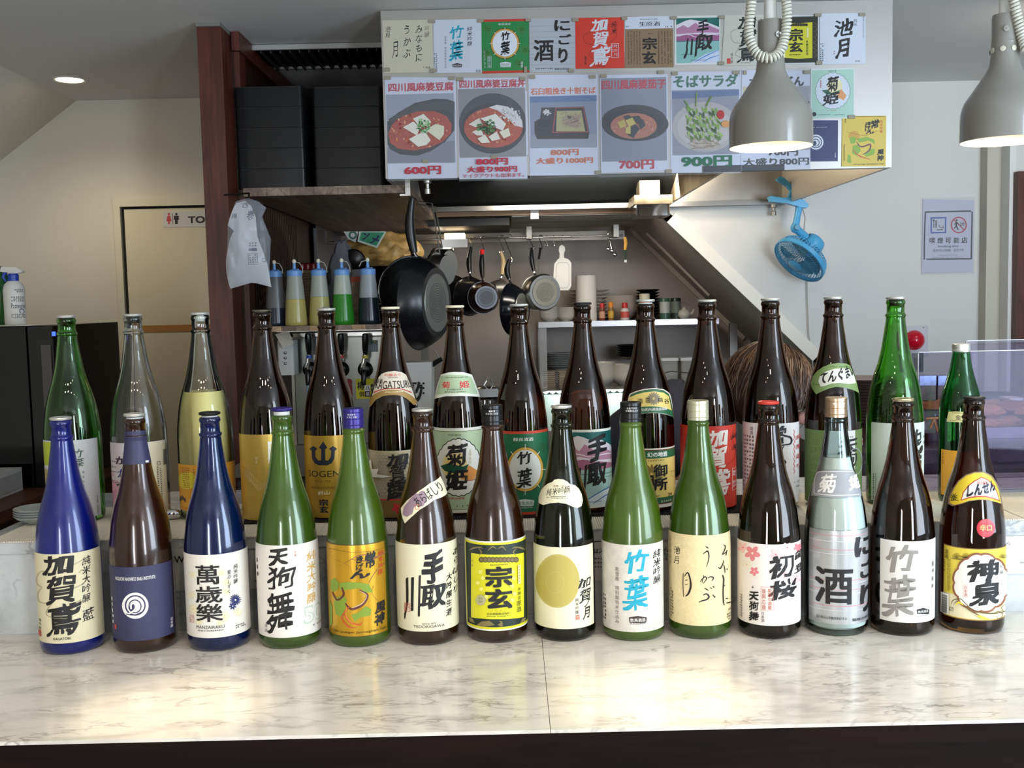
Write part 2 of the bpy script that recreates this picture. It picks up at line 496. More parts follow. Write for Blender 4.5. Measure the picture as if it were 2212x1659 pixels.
            me = bpy.data.meshes.new(name); me.from_pydata([tuple(S(a, b, base + l * step)) for a, b, l in vs], [], fs)
            me.polygons.foreach_set('material_index', fm)
        org = ORG[parent.name]
        for mt in s.mats: me.materials.append(mt)
        me.transform(Matrix.Translation(-org)); me.update()
        o = bpy.data.objects.new(name, me); link(o, parent); ORG[o.name] = org
        return o

ORD = 'first second third fourth fifth sixth seventh eighth ninth tenth eleventh twelfth thirteenth fourteenth'.split()
# ------------------------------------------------------------------ the room
ZC = 2.45; YB = 4.45; YK = 5.40
wall_m = M('wall_paper_cream', (214, 208, 192), rough=0.85, bump=0.25, bscale=380)
wall_d = M('wall_paper_white', (216, 216, 212), rough=0.85, bump=0.25, bscale=380)
ceil_m = M('ceiling_paper', (226, 225, 222), rough=0.9, bump=0.2, bscale=300)
kit_m = M('kitchen_wall_panel', (176, 164, 150), rough=0.45, var=0.04, vscale=3)
floor_m = wood('floor_boards', (70, 48, 34), (104, 74, 52), 'Y', 6, 0.5)
dark_wood = wood('dark_red_wood', (62, 24, 14), (98, 44, 28), 'Z', 10, 0.42)
darker_wood = wood('brown_black_wood', (34, 18, 12), (58, 32, 22), 'Z', 10, 0.45)
steel = M('brushed_steel', (190, 188, 184), rough=0.28, metal=1.0, bump=0.08, bscale=220, stretch=(0.05, 1, 1))
steel_dull = M('dull_steel', (150, 146, 138), rough=0.42, metal=0.9, var=0.12, vscale=10)
chrome = M('chrome', (225, 225, 225), rough=0.08, metal=1.0)
black_gloss = M('black_lacquer', (20, 21, 23), rough=0.2)
black_matt = M('black_rubber', (14, 14, 15), rough=0.55)
white_plastic = M('white_plastic', (222, 220, 214), rough=0.35)
cream_plastic = M('cream_plastic', (216, 208, 180), rough=0.4)

struct('floor', MB().box((-2.7, -2.5, -0.05), (2.7, 5.5, 0.0)), floor_m)
struct('ceiling', MB().box((-1.80, -2.5, ZC), (2.7, 5.5, ZC + 0.05)), ceil_m)
sl = MB(); zl = ZC - 0.9 * math.tan(radians(36))
sl.add([(-1.80, -2.5, ZC), (-2.70, -2.5, zl), (-2.70, 5.5, zl), (-1.80, 5.5, ZC), (-1.80, -2.5, ZC + .05), (-2.70, -2.5, zl + .05), (-2.70, 5.5, zl + .05), (-1.80, 5.5, ZC + .05)],
       [(0, 1, 2, 3), (4, 5, 6, 7), (0, 4, 5, 1), (3, 2, 6, 7), (0, 3, 7, 4), (1, 5, 6, 2)])
struct('ceiling_slope', sl, wall_m)
struct('wall_left', MB().box((-2.70, -2.5, 0), (-2.65, 5.5, 2.3)), wall_m)
struct('wall_right', MB().box((2.65, -2.5, 0), (2.70, 5.5, ZC)), wall_d)
struct('wall_front', MB().box((-2.65, -2.55, 0), (2.65, -2.5, ZC)), wall_m)
# pillar and partition between the corridor and the kitchen
xp0 = PY(440, 400, 3.3).x; xp1 = PY(492, 400, 3.3).x; xp2 = xp1 + 0.03
struct('wall_back_left', MB().box((-2.65, YB, 0), (xp0 + 0.02, YB + 0.05, ZC)), wall_m)
struct('pillar', MB().box((xp0, 3.3, 0), (xp1, 3.42, ZC - 0.012)), dark_wood)
struct('pillar_cap_trim', MB().box((xp0, 3.29, ZC - 0.012), (xp1, 3.42, ZC)), M('grey_trim', (120, 118, 112), rough=0.6))
pt = struct('partition', MB().box((xp0 + 0.02, 3.42, 0), (xp1 + 0.004, 5.4, ZC)), darker_wood)
struct('partition_beam', MB().box((xp1 + .004, 3.40, ZC - 0.06), (xp1 + 0.03, 5.38, ZC - 0.001)), dark_wood)
mb_ = MB()
mb_.box((xp1 + .004, 3.425, 0.9), (xp1 + 0.022, 3.50, ZC - 0.06))
struct('partition_stile', mb_, dark_wood)
sm = MB().box((xp1 + 0.004, 3.51, 0), (xp1 + .006, 3.6, .01))
sl0 = MB().box((xp1 + .004, 3.52, 1.52), (xp1 + .014, 3.535, 1.935))
o0 = obj('slat', sl0, darker_wood, pt)
for i in range(1, 26):
    c = o0.copy(); COL.objects.link(c); c.parent = pt; c.location = (0, i * 0.030, 0)
# diagonal slats of the lower lattice
dl = MB()
for i in range(26):
    z = 0.95 + i * 0.028
    Mx = Matrix.Translation((xp1 + .010, 3.66, z)) @ Matrix.Rotation(radians(50), 4, 'X')
    dl.box((-.004, -.15, -.005), (.004, .15, .005), Mx)
la = obj('lattice_panel', dl, dark_wood, pt); la['kind'] = 'stuff'
obj('rail', MB().box((xp1 + .004, 3.5, 1.49), (xp1 + .02, 4.3, 1.515)), wood('tan_wood', (120, 84, 58), (150, 112, 80), 'Y', 10), pt)

# walls behind the kitchen
kx0 = xp1; 
struct('wall_kitchen', MB().box((kx0, YK, 0), (2.65, YK + .05, ZC)), kit_m)
# the front right wall plane: everything right of the stair soffit
def onB(u, v): p = PY(u, v, YB); return (p.x, p.z)
A0 = onB(1441, 480); A1 = onB(1760, 783)
sx_ = (A1[1] - A0[1]) / (A1[0] - A0[0])
xt = A0[0] + (ZC - A0[1]) / sx_; xb = A0[0] + (0.75 - A0[1]) / sx_
mb_ = MB(); T = 0.04
ring = [(xt, ZC), (2.65, ZC), (2.65, 0.0), (xb + 0.02, 0.0), (xb, 0.75)]
vs = [(x, YB, z) for x, z in ring] + [(x, YB + T, z) for x, z in ring]; n = 5
mb_.add(vs, [tuple(range(n)), tuple(range(2 * n - 1, n - 1, -1))] + [(i, (i + 1) % n, n + (i + 1) % n, n + i) for i in range(n)])
struct('wall_back_right', mb_, wall_d)
# underside of the stair: slopes down to the right and runs back to the kitchen wall
mb_ = MB()
mb_.add([(xt, YB, ZC), (xb, YB, .75), (xb - .0, YK, .75), (xt, YK, ZC), (xt + .05, YB, ZC), (xb + .05, YB, .75), (xb + .05, YK, .75), (xt + .05, YK, ZC)],
        [(0, 1, 2, 3), (4, 5, 6, 7), (0, 4, 5, 1), (3, 2, 6, 7)])
struct('ceiling_stair_soffit', mb_, M('soffit_grey', (170, 164, 154), rough=0.6))
def slant(name, u0, v0, u1, v1, Y, wd, th, mt):
    a = PY(u0, v0, Y); b = PY(u1, v1, Y); d = (b - a).normalized(); nrm = Vector((-d.z, 0, d.x))
    if nrm.z < 0: nrm = -nrm
    q = [a, b, b + nrm * wd, a + nrm * wd]
    vs = [Vector((p.x, Y, p.z)) for p in q] + [Vector((p.x, Y + th, p.z)) for p in q]
    return struct(name, MB().add(vs, [(0, 1, 2, 3), (7, 6, 5, 4), (0, 4, 5, 1), (1, 5, 6, 2), (2, 6, 7, 3), (3, 7, 4, 0)]), mt)
slant('trim_1', 1441, 480, 1756, 780, YB - 0.022, 0.052, 0.022, M('stringer_paint', (226, 220, 204), rough=0.35))
slant('trim_2', 1357, 497, 1604, 735, YK - 0.02, 0.022, 0.02, M('stringer_paint2', (200, 188, 170), rough=0.35))
slant('trim_3', 1395, 505, 1530, 640, YK - 0.3, 0.012, 0.02, M('stringer_paint2', (200, 188, 170)))
# right hand end: wall return, reveal and brown door
a = PY(2116, 500, YB); b = PY(2162, 500, 4.38); c = PY(2190, 500, 4.30)
struct('trim_4', MB().box((a.x, 4.385, 0), (b.x, YB, ZC)), M('reveal_grey', (196, 192, 178), rough=.8))
struct('trim_5', MB().box((b.x, 4.31, 0), (c.x + .01, 4.385, ZC)), M('reveal_white', (226, 226, 222), rough=.6))
dr = struct('door_2', MB().box((c.x, 4.27, 0), (c.x + .36, 4.31, 2.05)), dark_wood)
struct('wall_right_return', MB().box((c.x + .01, 4.31, 2.05), (2.65, 4.36, ZC)), wall_d)
for i in range(9):
    obj('slat', MB().box((c.x + .05, 4.262, 0.4 + i * .18), (c.x + .32, 4.27, 0.52 + i * .18)), darker_wood, dr)

# corridor door with its frame, opening gap and sign
d0 = PY(263, 445, YB); dz = PY(300, 447, YB).z; dx1 = xp0 + .02
fr = MB(); f0 = PY(252, 500, YB).x; fz = PY(300, 433, YB).z
fr.box((f0, YB - .026, 0), (d0.x, YB, fz)); fr.box((d0.x, YB - .026, dz), (dx1, YB, fz))
struct('trim_6', fr, M('door_frame_paint', (216, 208, 186), rough=.6))
struct('trim_7', MB().box((d0.x, YB - .004, 0), (dx1, YB, dz)), M('door_gap', (30, 22, 16), rough=.8))
door = struct('door_1', MB().box((d0.x + .013, YB - .012, 0), (dx1, YB - .005, dz - .010)), M('door_leaf_paint', (216, 206, 180), rough=.55))
t0 = PY(330, 703, YB - .03).z; t1 = PY(330, 718, YB - .03).z
obj('inset_strip', MB().box((PY(305, 710, YB).x, YB - .014, t1), (dx1, YB - .0115, t0)), M('tan_strip', (176, 124, 66), rough=.5), door)
# toilet sign
class Flat:
    """a flat sheet facing the camera side (-Y) at depth Y"""
    def __init__(s, Y): s.Y = Y
    def q(s, u, v): p = PY(u, v, s.Y); return (p.x, p.z)
    def S(s, a, b, off): return Vector((a, s.Y - off, b))
def sheet(name, label, cat, corners, Y, col, th=0.0008, group=None, rough=0.3, coat=0.0, cr=None, mt=None):
    """corners: photo (u,v) of the sheet outline; returns (object, Art)"""
    cr = cr or (lambda x, y: (x, y))
    P = [PY(*cr(*c), Y) for c in corners]
    org = sum(P, Vector()) / len(P)
    n = len(P)
    vs = [Vector((p.x, Y, p.z)) for p in P] + [Vector((p.x, Y + th, p.z)) for p in P]
    mb = MB().add(vs, [tuple(range(n)), tuple(range(2 * n - 1, n - 1, -1))] + [(i, (i + 1) % n, n + (i + 1) % n, n + i) for i in range(n)])
    o = obj(name, mb, mt or ink(col, rough), None, loc=(org.x, Y, org.z))
    tag(o, label, cat, group)
    F = Flat(Y)
    return o, Art(F.q, cr), F
BLK = (22, 20, 20); WHT = (232, 230, 224); RED = (190, 50, 40)
o, A, F = sheet('toilet_sign', 'pale plastic sign with a red and a black figure on the corridor door', 'sign', [(352, 457), (446, 455), (446, 490), (352, 491)], YB - .0135, (206, 204, 198))
for x, c in ((365, (196, 70, 78)), (381, (40, 40, 42))):
    A.ell(x, 462.5, 2.6, 2.8, c, 12)
    if c[0] > 100: A.poly([(x - 3, 466), (x + 3, 466), (x + 5.5, 478), (x + 2, 478), (x + 2, 484), (x - 2, 484), (x - 2, 478), (x - 5.5, 478)], c)
    else: A.poly([(x - 5.5, 466), (x + 5.5, 466), (x + 5.5, 475), (x + 3.2, 475), (x + 3, 484), (x - 3, 484), (x - 3.2, 475), (x - 5.5, 475)], c)
A.rect(372.6, 461, 373.8, 484, (60, 60, 60))
A.txt('TOILET', 407, 467, 490, 481, (30, 28, 28), 'B')
# keep only the letters that fit on the sign: the pillar hides the rest
A.build('lettering', F.S, o)
bpy.data.objects[o.name].scale = (1, 1, 1)

# recessed downlight in the corridor ceiling
p = PZ(150, 172, ZC)
t = thing('downlight', 'round recessed downlight glowing in the corridor ceiling', 'ceiling light', (p.x, p.y, ZC))
obj('trim_ring', MB().lathe([(.048, -.001), (.058, -.004), (.062, 0)], p, 32), white_plastic, t, smooth=True)
obj('lens', MB().lathe([(0, -.002), (.05, -.002)], p, 32), M('lamp_lens', (255, 240, 210), emit=((255, 232, 190), 14)), t)

# ceiling vent with its hanging baffle frame
vx0 = PZ(548, 115, ZC).x; vx1 = PZ(826, 112, ZC).x + .06; vy0 = 3.58; vy1 = PZ(700, 170, ZC - .05).y
t = thing('ceiling_vent', 'dark slatted ceiling vent with pale frame bars above the black boxes', 'vent', ((vx0 + vx1) / 2, 3.8, ZC))
obj('frame', MB().box((vx0, vy1 - .01, ZC - .014), (vx1, vy1 + .004, ZC)).box((vx0, vy0 - .012, ZC - .02), (vx1, vy0, ZC - .004)), M('grey_bar', (170, 170, 165), rough=.4), t)
obj('backing', MB().box((vx0 + .01, vy0, ZC - .006), (vx1, vy1, ZC - .001)), M('vent_black', (8, 8, 8), rough=.7), t)
for i in range(14):
    x = vx0 + .045 + i * (vx1 - vx0 - .08) / 13
    obj('slat', MB().box((x, vy0 + .02, ZC - .024), (x + .004, vy1 - .02, ZC - .006)), M('slat_dark', (46, 44, 40), rough=.5), t)
# ------------------------------------------------------------------ the bar counter
ZT = 1.0
yE = PZ(1106, 1578, ZT).y; yR = PZ(1106, 1346, ZT).y
ZL = PY(1106, 1144, yR).z            # top of the raised ledge
mar = marble('marble_top', (226, 221, 210), (120, 116, 110), 0.13)
mar2 = marble('marble_riser', (196, 200, 202), (104, 108, 112), 0.12)
bar = thing('bar_counter', 'white veined marble bar counter with a dark wood front', 'counter', (0, yE, ZT))
xs = PZ(1180, 1480, ZT).x
obj('slab', MB().box((-1.7, yE, ZT - .005), (xs - .0004, yR - .0005, ZT)), mar, bar)
obj('slab', MB().box((xs + .0004, yE, ZT - .005), (1.9, yR - .0005, ZT)), mar, bar)
obj('front_panel', MB().box((-1.7, yE + .001, 0.45), (1.9, yE + .05, ZT - .005)), wood('apron_wood', (14, 8, 6), (26, 15, 11), 'X', 8, 0.6), bar)
MATS['apron_wood'].node_tree.nodes['Principled BSDF'].inputs['Specular IOR Level'].default_value = 0.12
zb2 = PY(1106, 1171, yR).z
xe = -0.955
bar2 = bar
bar = thing('bar_ledge', 'raised marble ledge behind the counter carrying the back bottles', 'counter', (0, yR + .1, ZT))
obj('riser_band', MB().box((xe - .6, yR - .004, zb2), (1.9, yR + .02, ZL - .002)), mar2, bar)
obj('riser_panel', MB().box((xe - .6, yR, ZT), (xs - .0006, yR + .02, zb2)), mar2, bar)
obj('riser_panel', MB().box((xs + .0006, yR, ZT), (1.9, yR + .02, zb2)), mar2, bar)
obj('ledge_top', MB().box((xe - .01, yR + .0, ZL - .014), (1.9, 2.30, ZL - .003)), mar2, bar)
obj('cabinet_body', MB().box((xe, yR + .02, 0.0), (1.9, 2.28, ZL - .014)), darker_wood, bar)

# woven place mats along the ledge
def mat_thing(x0, x1, y0, y1, label, col, name='place_mat', rib='X', z=ZL - .003, th=.003, pitch=.0042):
    t = thing(name, label, 'mat', ((x0 + x1) / 2, (y0 + y1) / 2, z), 'mats along the ledge')
    obj('backing', MB().box((x0, y0, z), (x1, y1, z + th * .4)), M('mat_back_%d' % col[0], tuple(int(c * .8) for c in col), rough=.9), t)
    mb = MB(); n = int((x1 - x0) / pitch) if rib == 'X' else int((y1 - y0) / pitch)
    for i in range(n):
        if rib == 'X':
            x = x0 + i * pitch
            r = [(x + .0002, z + th * .3), (x + pitch * .3, z + th), (x + pitch * .7, z + th), (x + pitch - .0002, z + th * .3)]
            mb.add([(a, y0, b) for a, b in r] + [(a, y1, b) for a, b in r], [(0, 1, 5, 4), (1, 2, 6, 5), (2, 3, 7, 6), (0, 3, 2, 1), (4, 5, 6, 7)])
    o = obj('ribs', mb, M('mat_rib_%d' % col[0], col, rough=.85, bump=.6, bscale=500), t); o['kind'] = 'stuff'
    return t
MW = (238, 233, 216)
mat_thing(xe + .02, -.55, yR - .006, 2.12, 'ribbed cream mat under the green and the clear bottles at the ledge end', MW)
mat_thing(-.545, -.02, yR - .006, 2.10, 'ribbed cream mat on the ledge behind the tall green bottles', MW)
mat_thing(-.015, .50, yR - .006, 2.10, 'ribbed cream mat on the ledge behind the yellow labelled bottle', MW)
mat_thing(.505, .90, yR - .006, 2.10, 'ribbed cream mat on the ledge behind the milky bottle', MW)
mat_thing(.905, 1.60, yR - .006, 2.06, 'ribbed cream mat in front of the clear acrylic screens', MW)
ZM = ZL + .0002
mat_thing(PZ(520, 1132, ZL).x, PZ(1700, 1100, ZL).x, 1.915, 2.085, 'black ribbed mat beneath the brown bottles of the back row', (16, 15, 15), z=ZM, th=.0024)
ZB2 = ZM + .0024

# paper cards taped to the riser
def card(label, pts, ops):
    o, A, F = sheet('paper_card', label, 'card', pts, yR - .0052, (206, 206, 200), th=.0006, group='paper cards on the marble riser')
    A.ops(ops); A.build('lettering', F.S, o)
card('paper card with Wi- lettering showing between the navy and blue bottles', [(352, 1186), (412, 1185), (412, 1276), (352, 1277)], [('T', 'Wi-Fi', 376, 1201, 424, 1216, BLK, 'b')])
card('small paper card between the blue bottle and the white labelled green bottle', [(540, 1190), (590, 1188), (590, 1270), (540, 1272)], [('M', 549, 1252, 558, 1258, BLK, 1)])
card('paper card with printed lines beside the cream labelled olive bottle', [(1268, 1172), (1314, 1171), (1314, 1254), (1268, 1255)], [('T', 'はスマ', 1284, 1185, 1313, 1195, BLK, 'B'), ('M', 1285, 1204, 1302, 1210, BLK, 1), ('M', 1285, 1213, 1302, 1219, BLK, 1), ('M', 1285, 1222, 1302, 1228, BLK, 1), ('T', 'PayPay', 1286, 1237, 1304, 1245, BLK, '')][:4])
card('paper card with gle lettering between the two green bottles', [(1425, 1172), (1450, 1171), (1450, 1280), (1425, 1281)], [('T', 'gle', 1430, 1182, 1447, 1197, (50, 50, 52), ''), ('T', '今', 1434, 1204, 1444, 1212, BLK, 'b'), ('T', '登', 1434, 1195, 1444, 1203, (40, 130, 70), 'b')])
card('paper card on the riser past the last bottle with a sloping heading', [(2128, 1160), (2240, 1157), (2240, 1238), (2128, 1241)], [('T', 'から', 2166, 1170, 2182, 1178, BLK, 'b'), ('M', 2204, 1213, 2212, 1218, BLK, 1)])

# ------------------------------------------------------------------ bottles
def catm(P, n=5):
    out = []
    for i in range(len(P) - 1):
        p0 = P[max(i - 1, 0)]; p1 = P[i]; p2 = P[i + 1]; p3 = P[min(i + 2, len(P) - 1)]
        for k in range(n):
            t = k / n
            out.append(tuple(0.5 * (2 * p1[a] + (p2[a] - p0[a]) * t + (2 * p0[a] - 5 * p1[a] + 4 * p2[a] - p3[a]) * t * t + (3 * p1[a] - p0[a] - 3 * p2[a] + p3[a]) * t ** 3) for a in (0, 1)))
    out.append(P[-1]); return out
SHO = catm([(.0525, .152), (.0518, .172), (.0499, .190), (.0462, .2176), (.0398, .245), (.0318, .271), (.0256, .2984), (.0214, .3256), (.0186, .344), (.0172, .357)])
PROF = [(0, .005), (.036, .003), (.042, 0), (.0475, .001), (.0512, .006), (.0525, .014), (.0525, .06), (.0525, .11)] + SHO + [
    (.0186, .3585), (.0190, .3605), (.0186, .3625), (.0166, .3640), (.0160, .368), (.0160, .381), (.0172, .3825), (.0176, .385), (.0172, .3875), (.0162, .389), (.0155, .3905)]
SM = [(0, .005), (.028, .003), (.032, 0), (.0360, .001), (.0385, .006), (.0392, .014), (.0392, .06), (.0392, .12)] + catm([(.0392, .165), (.0380, .185), (.0345, .205), (.0280, .228), (.0215, .252), (.0178, .272), (.0160, .286)]) + [(.0150, .288), (.0150, .298), (.0145, .300)]
def rfun(prof, Rs):
    P = [(r * Rs, z) for r, z in prof if z > .013]
    P = [(prof_r, z) for prof_r, z in P]
    def f(z):
        if z <= P[0][1]: return P[0][0]
        for i in range(len(P) - 1):
            if P[i][1] <= z <= P[i + 1][1] and P[i + 1][1] > P[i][1]:
                t = (z - P[i][1]) / (P[i + 1][1] - P[i][1]); return P[i][0] * (1 - t) + P[i + 1][0] * t
        return P[-1][0]
    return f
def wall(prof, Rs, t=.0032):
    out = [(r * Rs, z) for r, z in prof]
    inn = []
    for r, z in prof:
        if z < .02: continue
        inn.append((max(r * Rs - t, .008), z))
    inn = [(p[0], p[1]) for p in inn]
    inn[0] = (inn[0][0], .014)
    inn = [(0, .010), (inn[0][0] * .8, .010)] + inn
    return out + inn[::-1]
G_AMB = glass('glass_amber', (116, 70, 16), coat=0.0)
G_GRN = glass('glass_green', (132, 208, 92))
G_CLR = glass('glass_clear', (238, 242, 240))
G_THN = None
G_BLU = frosted('glass_cobalt', (6, 48, 200), 0.28, 0.86)
G_BLU2 = frosted('glass_dark_cobalt', (5, 56, 150), 0.16, 0.88)
G_BRF = frosted('glass_brown_frost', (128, 70, 18), 0.22, 0.95)
G_GRF = frosted('glass_olive_frost', (146, 194, 40), 0.32, 0.88)
G_GRF2 = frosted('glass_green_frost', (132, 184, 54), 0.22, 0.9)
G_OLV = glass('glass_dark_olive', (104, 108, 60), rough=.08)
def thin_glass(name, tint, rough, ior=1.5):
    m, nt, b = nmat(name)
    t = nt.nodes.new('ShaderNodeBsdfTransparent'); t.inputs[0].default_value = lin(tint)
    g = nt.nodes.new('ShaderNodeBsdfGlossy'); g.inputs['Roughness'].default_value = rough
    fr = nt.nodes.new('ShaderNodeFresnel'); fr.inputs[0].default_value = ior
    mx = nt.nodes.new('ShaderNodeMixShader'); nt.links.new(fr.outputs[0], mx.inputs[0]); nt.links.new(t.outputs[0], mx.inputs[1]); nt.links.new(g.outputs[0], mx.inputs[2])
    nt.links.new(mx.outputs[0], nt.nodes['Material Output'].inputs[0]); MATS[name] = m
    return m
G_THN = thin_glass('glass_thin_clear', (246, 248, 246), .02)
G_MIL = thin_glass('glass_thin_blue_tint', (240, 249, 250), .08)
L_CLR = glass('sake_clear', (236, 232, 206), ior=1.34)
L_YUZ = M('yuzu_drink', (244, 232, 150), rough=.5)
L_NIG = M('cloudy_sake', (240, 242, 232), rough=.5)
CAPM = {'silver': M('cap_silver', (222, 222, 216), rough=.32, metal=.75), 'black': M('cap_black', (14, 14, 15), rough=.3), 'red': M('cap_red', (196, 52, 42), rough=.3),
        'purple': M('cap_purple', (52, 40, 120), rough=.3, metal=.3), 'cream': M('cap_cream', (222, 214, 184), rough=.4), 'gold': M('cap_gold', (214, 200, 160), rough=.25, metal=.9),
        'champagne': M('cap_champagne', (206, 176, 146), rough=.3, metal=.85), 'palegreen': M('cap_pale', (206, 204, 176), rough=.3, metal=.6), 'dsilver': M('cap_dark_silver', (140, 136, 120), rough=.25, metal=1.0)}
STOP = M('stopper_plastic', (206, 208, 204), rough=.4)
HB = .397
class Bottle:
    def __init__(s, label, base, z0, gl, cap, group, Rs=1.0, liquid=None, lmat=None, prof=PROF, lift=0.0, screw=False, dome=False, captext=None, name='sake_bottle', H=HB, plug_in=None):
        s.x, s.y = base; s.z0 = z0; s.Rs = Rs; s.prof = prof
        s.rf = rfun(prof, Rs)
        s.t = thing(name, label, 'bottle', (s.x, s.y, z0), group)
        c = (s.x, s.y, z0)
        mb = MB().lathe(wall(prof, Rs), c, 64)
        s.body = obj('glass_body', mb, gl, s.t, smooth=True, sharp=50)
        ztop = prof[-1][1]
        if liquid:
            lm = lmat or L_CLR
            P = [(0, .0098)] ; P.append((s.rf(.02) * .8 + .0, .0098)); P.append((s.rf(.02) - .0030, .0145))
            z = .02
            while z < liquid: P.append((s.rf(z) - .0030, z)); z += .01
            P += [(s.rf(liquid) - .0030, liquid), (0, liquid)]
            obj('liquid', MB().lathe(P, c, 64), lm, s.t, smooth=True, sharp=50)
        cm = CAPM[cap]
        if screw:
            r = (.0178 if prof is PROF else .0165); zb = (.366 if prof is PROF else .288)
            zt = zb + (.033 if prof is PROF else .0155)
            P = [(0, zt), (r - .0012, zt), (r - .0002, zt - .0008), (r, zt - .002), (r, zt - .006), (r - .0006, zt - .0066), (r, zt - .0072), (r, zt - .017), (r - .0006, zt - .0176), (r, zt - .0182), (r, zb + .006), (r + .0006, zb + .0052), (r, zb + .0044), (r, zb), (r - .001, zb)] if prof is PROF else \
                [(0, zt), (r - .001, zt), (r, zt - .001), (r, zt - .004), (r + .0004, zt - .006), (r, zt - .008), (r, zb + .004), (r + .0005, zb + .003), (r, zb), (r - .001, zb)]
            s.cap = obj('screw_cap', MB().lathe(P, c, 40), cm, s.t, smooth=True, sharp=30)
            if captext:
                A = Art(lambda a, b: (a, b), lambda x, y: (x, y))
                for k, row in enumerate(captext):
                    n = len(row)
                    for i, ch in enumerate(row):
                        a = (i - (n - 1) / 2) * .0036; b = zt - .0095 - k * .0042
                        L = A.layer; A.txt(ch, a - .0014, b + .0014, a + .0014, b - .0014, WHT, 'b'); A.layer = L
                # flip: y grows upwards here
                A.v = [(a, b, l) for a, b, l in A.v]
                A.build('lettering', lambda a, b, off: Vector((s.x + (r + .0003 + off) * sin(a / r), s.y - (r + .0003 + off) * cos(a / r), z0 + b)), s.cap)
        else:
            z1 = ztop + lift
            if lift > .001:
                obj('stopper_plug', MB().lathe([(0, z1 - .001), (.0135, z1 - .001), (.0135, ztop - .0005), (.0115, ztop - .004), (.0110, ztop - .014), (0, ztop - .014)], c, 32), STOP, s.t, smooth=True)
            else:
                obj('stopper_plug', MB().lathe([(0, ztop + .0004), (.0116, ztop + .0004), (.0112, ztop - .012), (0, ztop - .012)], c, 32), STOP, s.t, smooth=True)
            P = [(0, z1 + .0006), (.0172, z1 + .0006), (.0178, z1 + .0015), (.0180, z1 + .003), (.0172, z1 + .0048), (.0150, z1 + .0052), (.0140, z1 + .0042)]
            P += [(.010, z1 + .0046), (.004, z1 + .0078), (0, z1 + .0082)] if dome else [(0, z1 + .0042)]
            s.cap = obj('cap', MB().lathe(P, c, 40), cm, s.t, smooth=True, sharp=30)
        s.n = 0
    def q(s, u, v):
        d = ray(u, v); r = s.Rs * .0525; z = .1
        for _ in range(7):
            ox, oy = CAM.x - s.x, CAM.y - s.y
            a = d.x ** 2 + d.y ** 2; b = 2 * (ox * d.x + oy * d.y); c = ox * ox + oy * oy - r * r
            D = b * b - 4 * a * c
            t = (-b - sqrt(D)) / (2 * a) if D > 0 else -b / (2 * a)
            px, py = ox + d.x * t, oy + d.y * t; z = CAM.z + d.z * t - s.z0
            r2 = s.rf(min(max(z, .01), .36)); r = r2 if abs(r2 - r) < 1e-6 else (r + r2) / 2 if _ > 2 else r2
        phi = atan2(px, -py)
        # direction to the camera defines the near side
        return (phi * .0525 * s.Rs, z)
    def S(s, a, b, off):
        phi = a / (.0525 * s.Rs); r = s.rf(min(max(b, .013), .365)) + .00035 + off
        return Vector((s.x + r * sin(phi), s.y - r * cos(phi), s.z0 + b))
    def label(s, col, uL, uR, vT, vB, uc, ops, cr, wrap=96, name='label', lab=None, outline=None, rough=.5, metal=0, grid=(.0035, None), border=None):
        """paper label: outline in photo coordinates of the crop cr; uL/uR None = runs round past the visible edge"""
        A = Art(s.q, cr)
        W = radians(wrap) * .0525 * s.Rs
        mt = col if not isinstance(col, tuple) else ink(col, rough, metal)
        if outline:
            A.poly(outline, mt)
            zs = [p[1] for p in A.v]
            grid = (.0035, .006)
        else:
            zt = A.Q(uc, vT)[1]; zb = A.Q(uc, vB)[1]
            vm = (vT + vB) / 2
            a0 = -W if uL is None else A.Q(uL, vm)[0]; a1 = W if uR is None else A.Q(uR, vm)[0]
            A.put([(a0, zb), (a1, zb), (a1, zt), (a0, zt)], [(0, 1, 2, 3)], mt)
            if border:
                bc, bw = border
                A.put([(a0, zb), (a1, zb), (a1, zb + bw), (a0, zb + bw)], [(0, 1, 2, 3)], bc); A.put([(a0, zt - bw), (a1, zt - bw), (a1, zt), (a0, zt)], [(0, 1, 2, 3)], bc)
                if uL is not None: A.put([(a0, zb), (a0 + bw, zb), (a0 + bw, zt), (a0, zt)], [(0, 1, 2, 3)], bc)
                if uR is not None: A.put([(a1 - bw, zb), (a1, zb), (a1, zt), (a1 - bw, zt)], [(0, 1, 2, 3)], bc)
            if zt > .155: grid = (.0035, .006)
            s.zt, s.zb, s.W = zt, zb, W
        lo = A.build(name, s.S, s.t, grid)
        if lab: lo['label'] = lab
        B = Art(s.q, cr); B.layer = 6
        B.rng = random.Random(len(s.t.name) + int(s.x * 1000))
        B.ops(ops)
        B.build('printing', s.S, lo, grid)
        return lo
    def band(s, art, col, v0, v1, uc): pass
CA = crop(40, 860, 2.963); CB = crop(540, 860, 2.963); CC = crop(990, 860, 2.963); CD = crop(1430, 850, 2.963); CE = crop(1860, 640, 2.183)
CF = crop(500, 640, 3.317); CG = crop(1040, 640, 3.317); CH = crop(0, 640, 3.95); CK = crop(1980, 1040, 4.608); CM = crop(1560, 680, 3.393); CN = crop(1300, 760, 4.365); CO = crop(0, 960, 4.879)
def front(uc, vlow):
    """base centre from the lowest point of the bottle's foot"""
    p = PZ(uc, vlow, ZT); return (p.x * (p.y + .046) / p.y, p.y + .046)
GF = 'front row of tall sake bottles'; GB = 'back row of tall sake bottles on the ledge'
SOFT = (30, 28, 28)
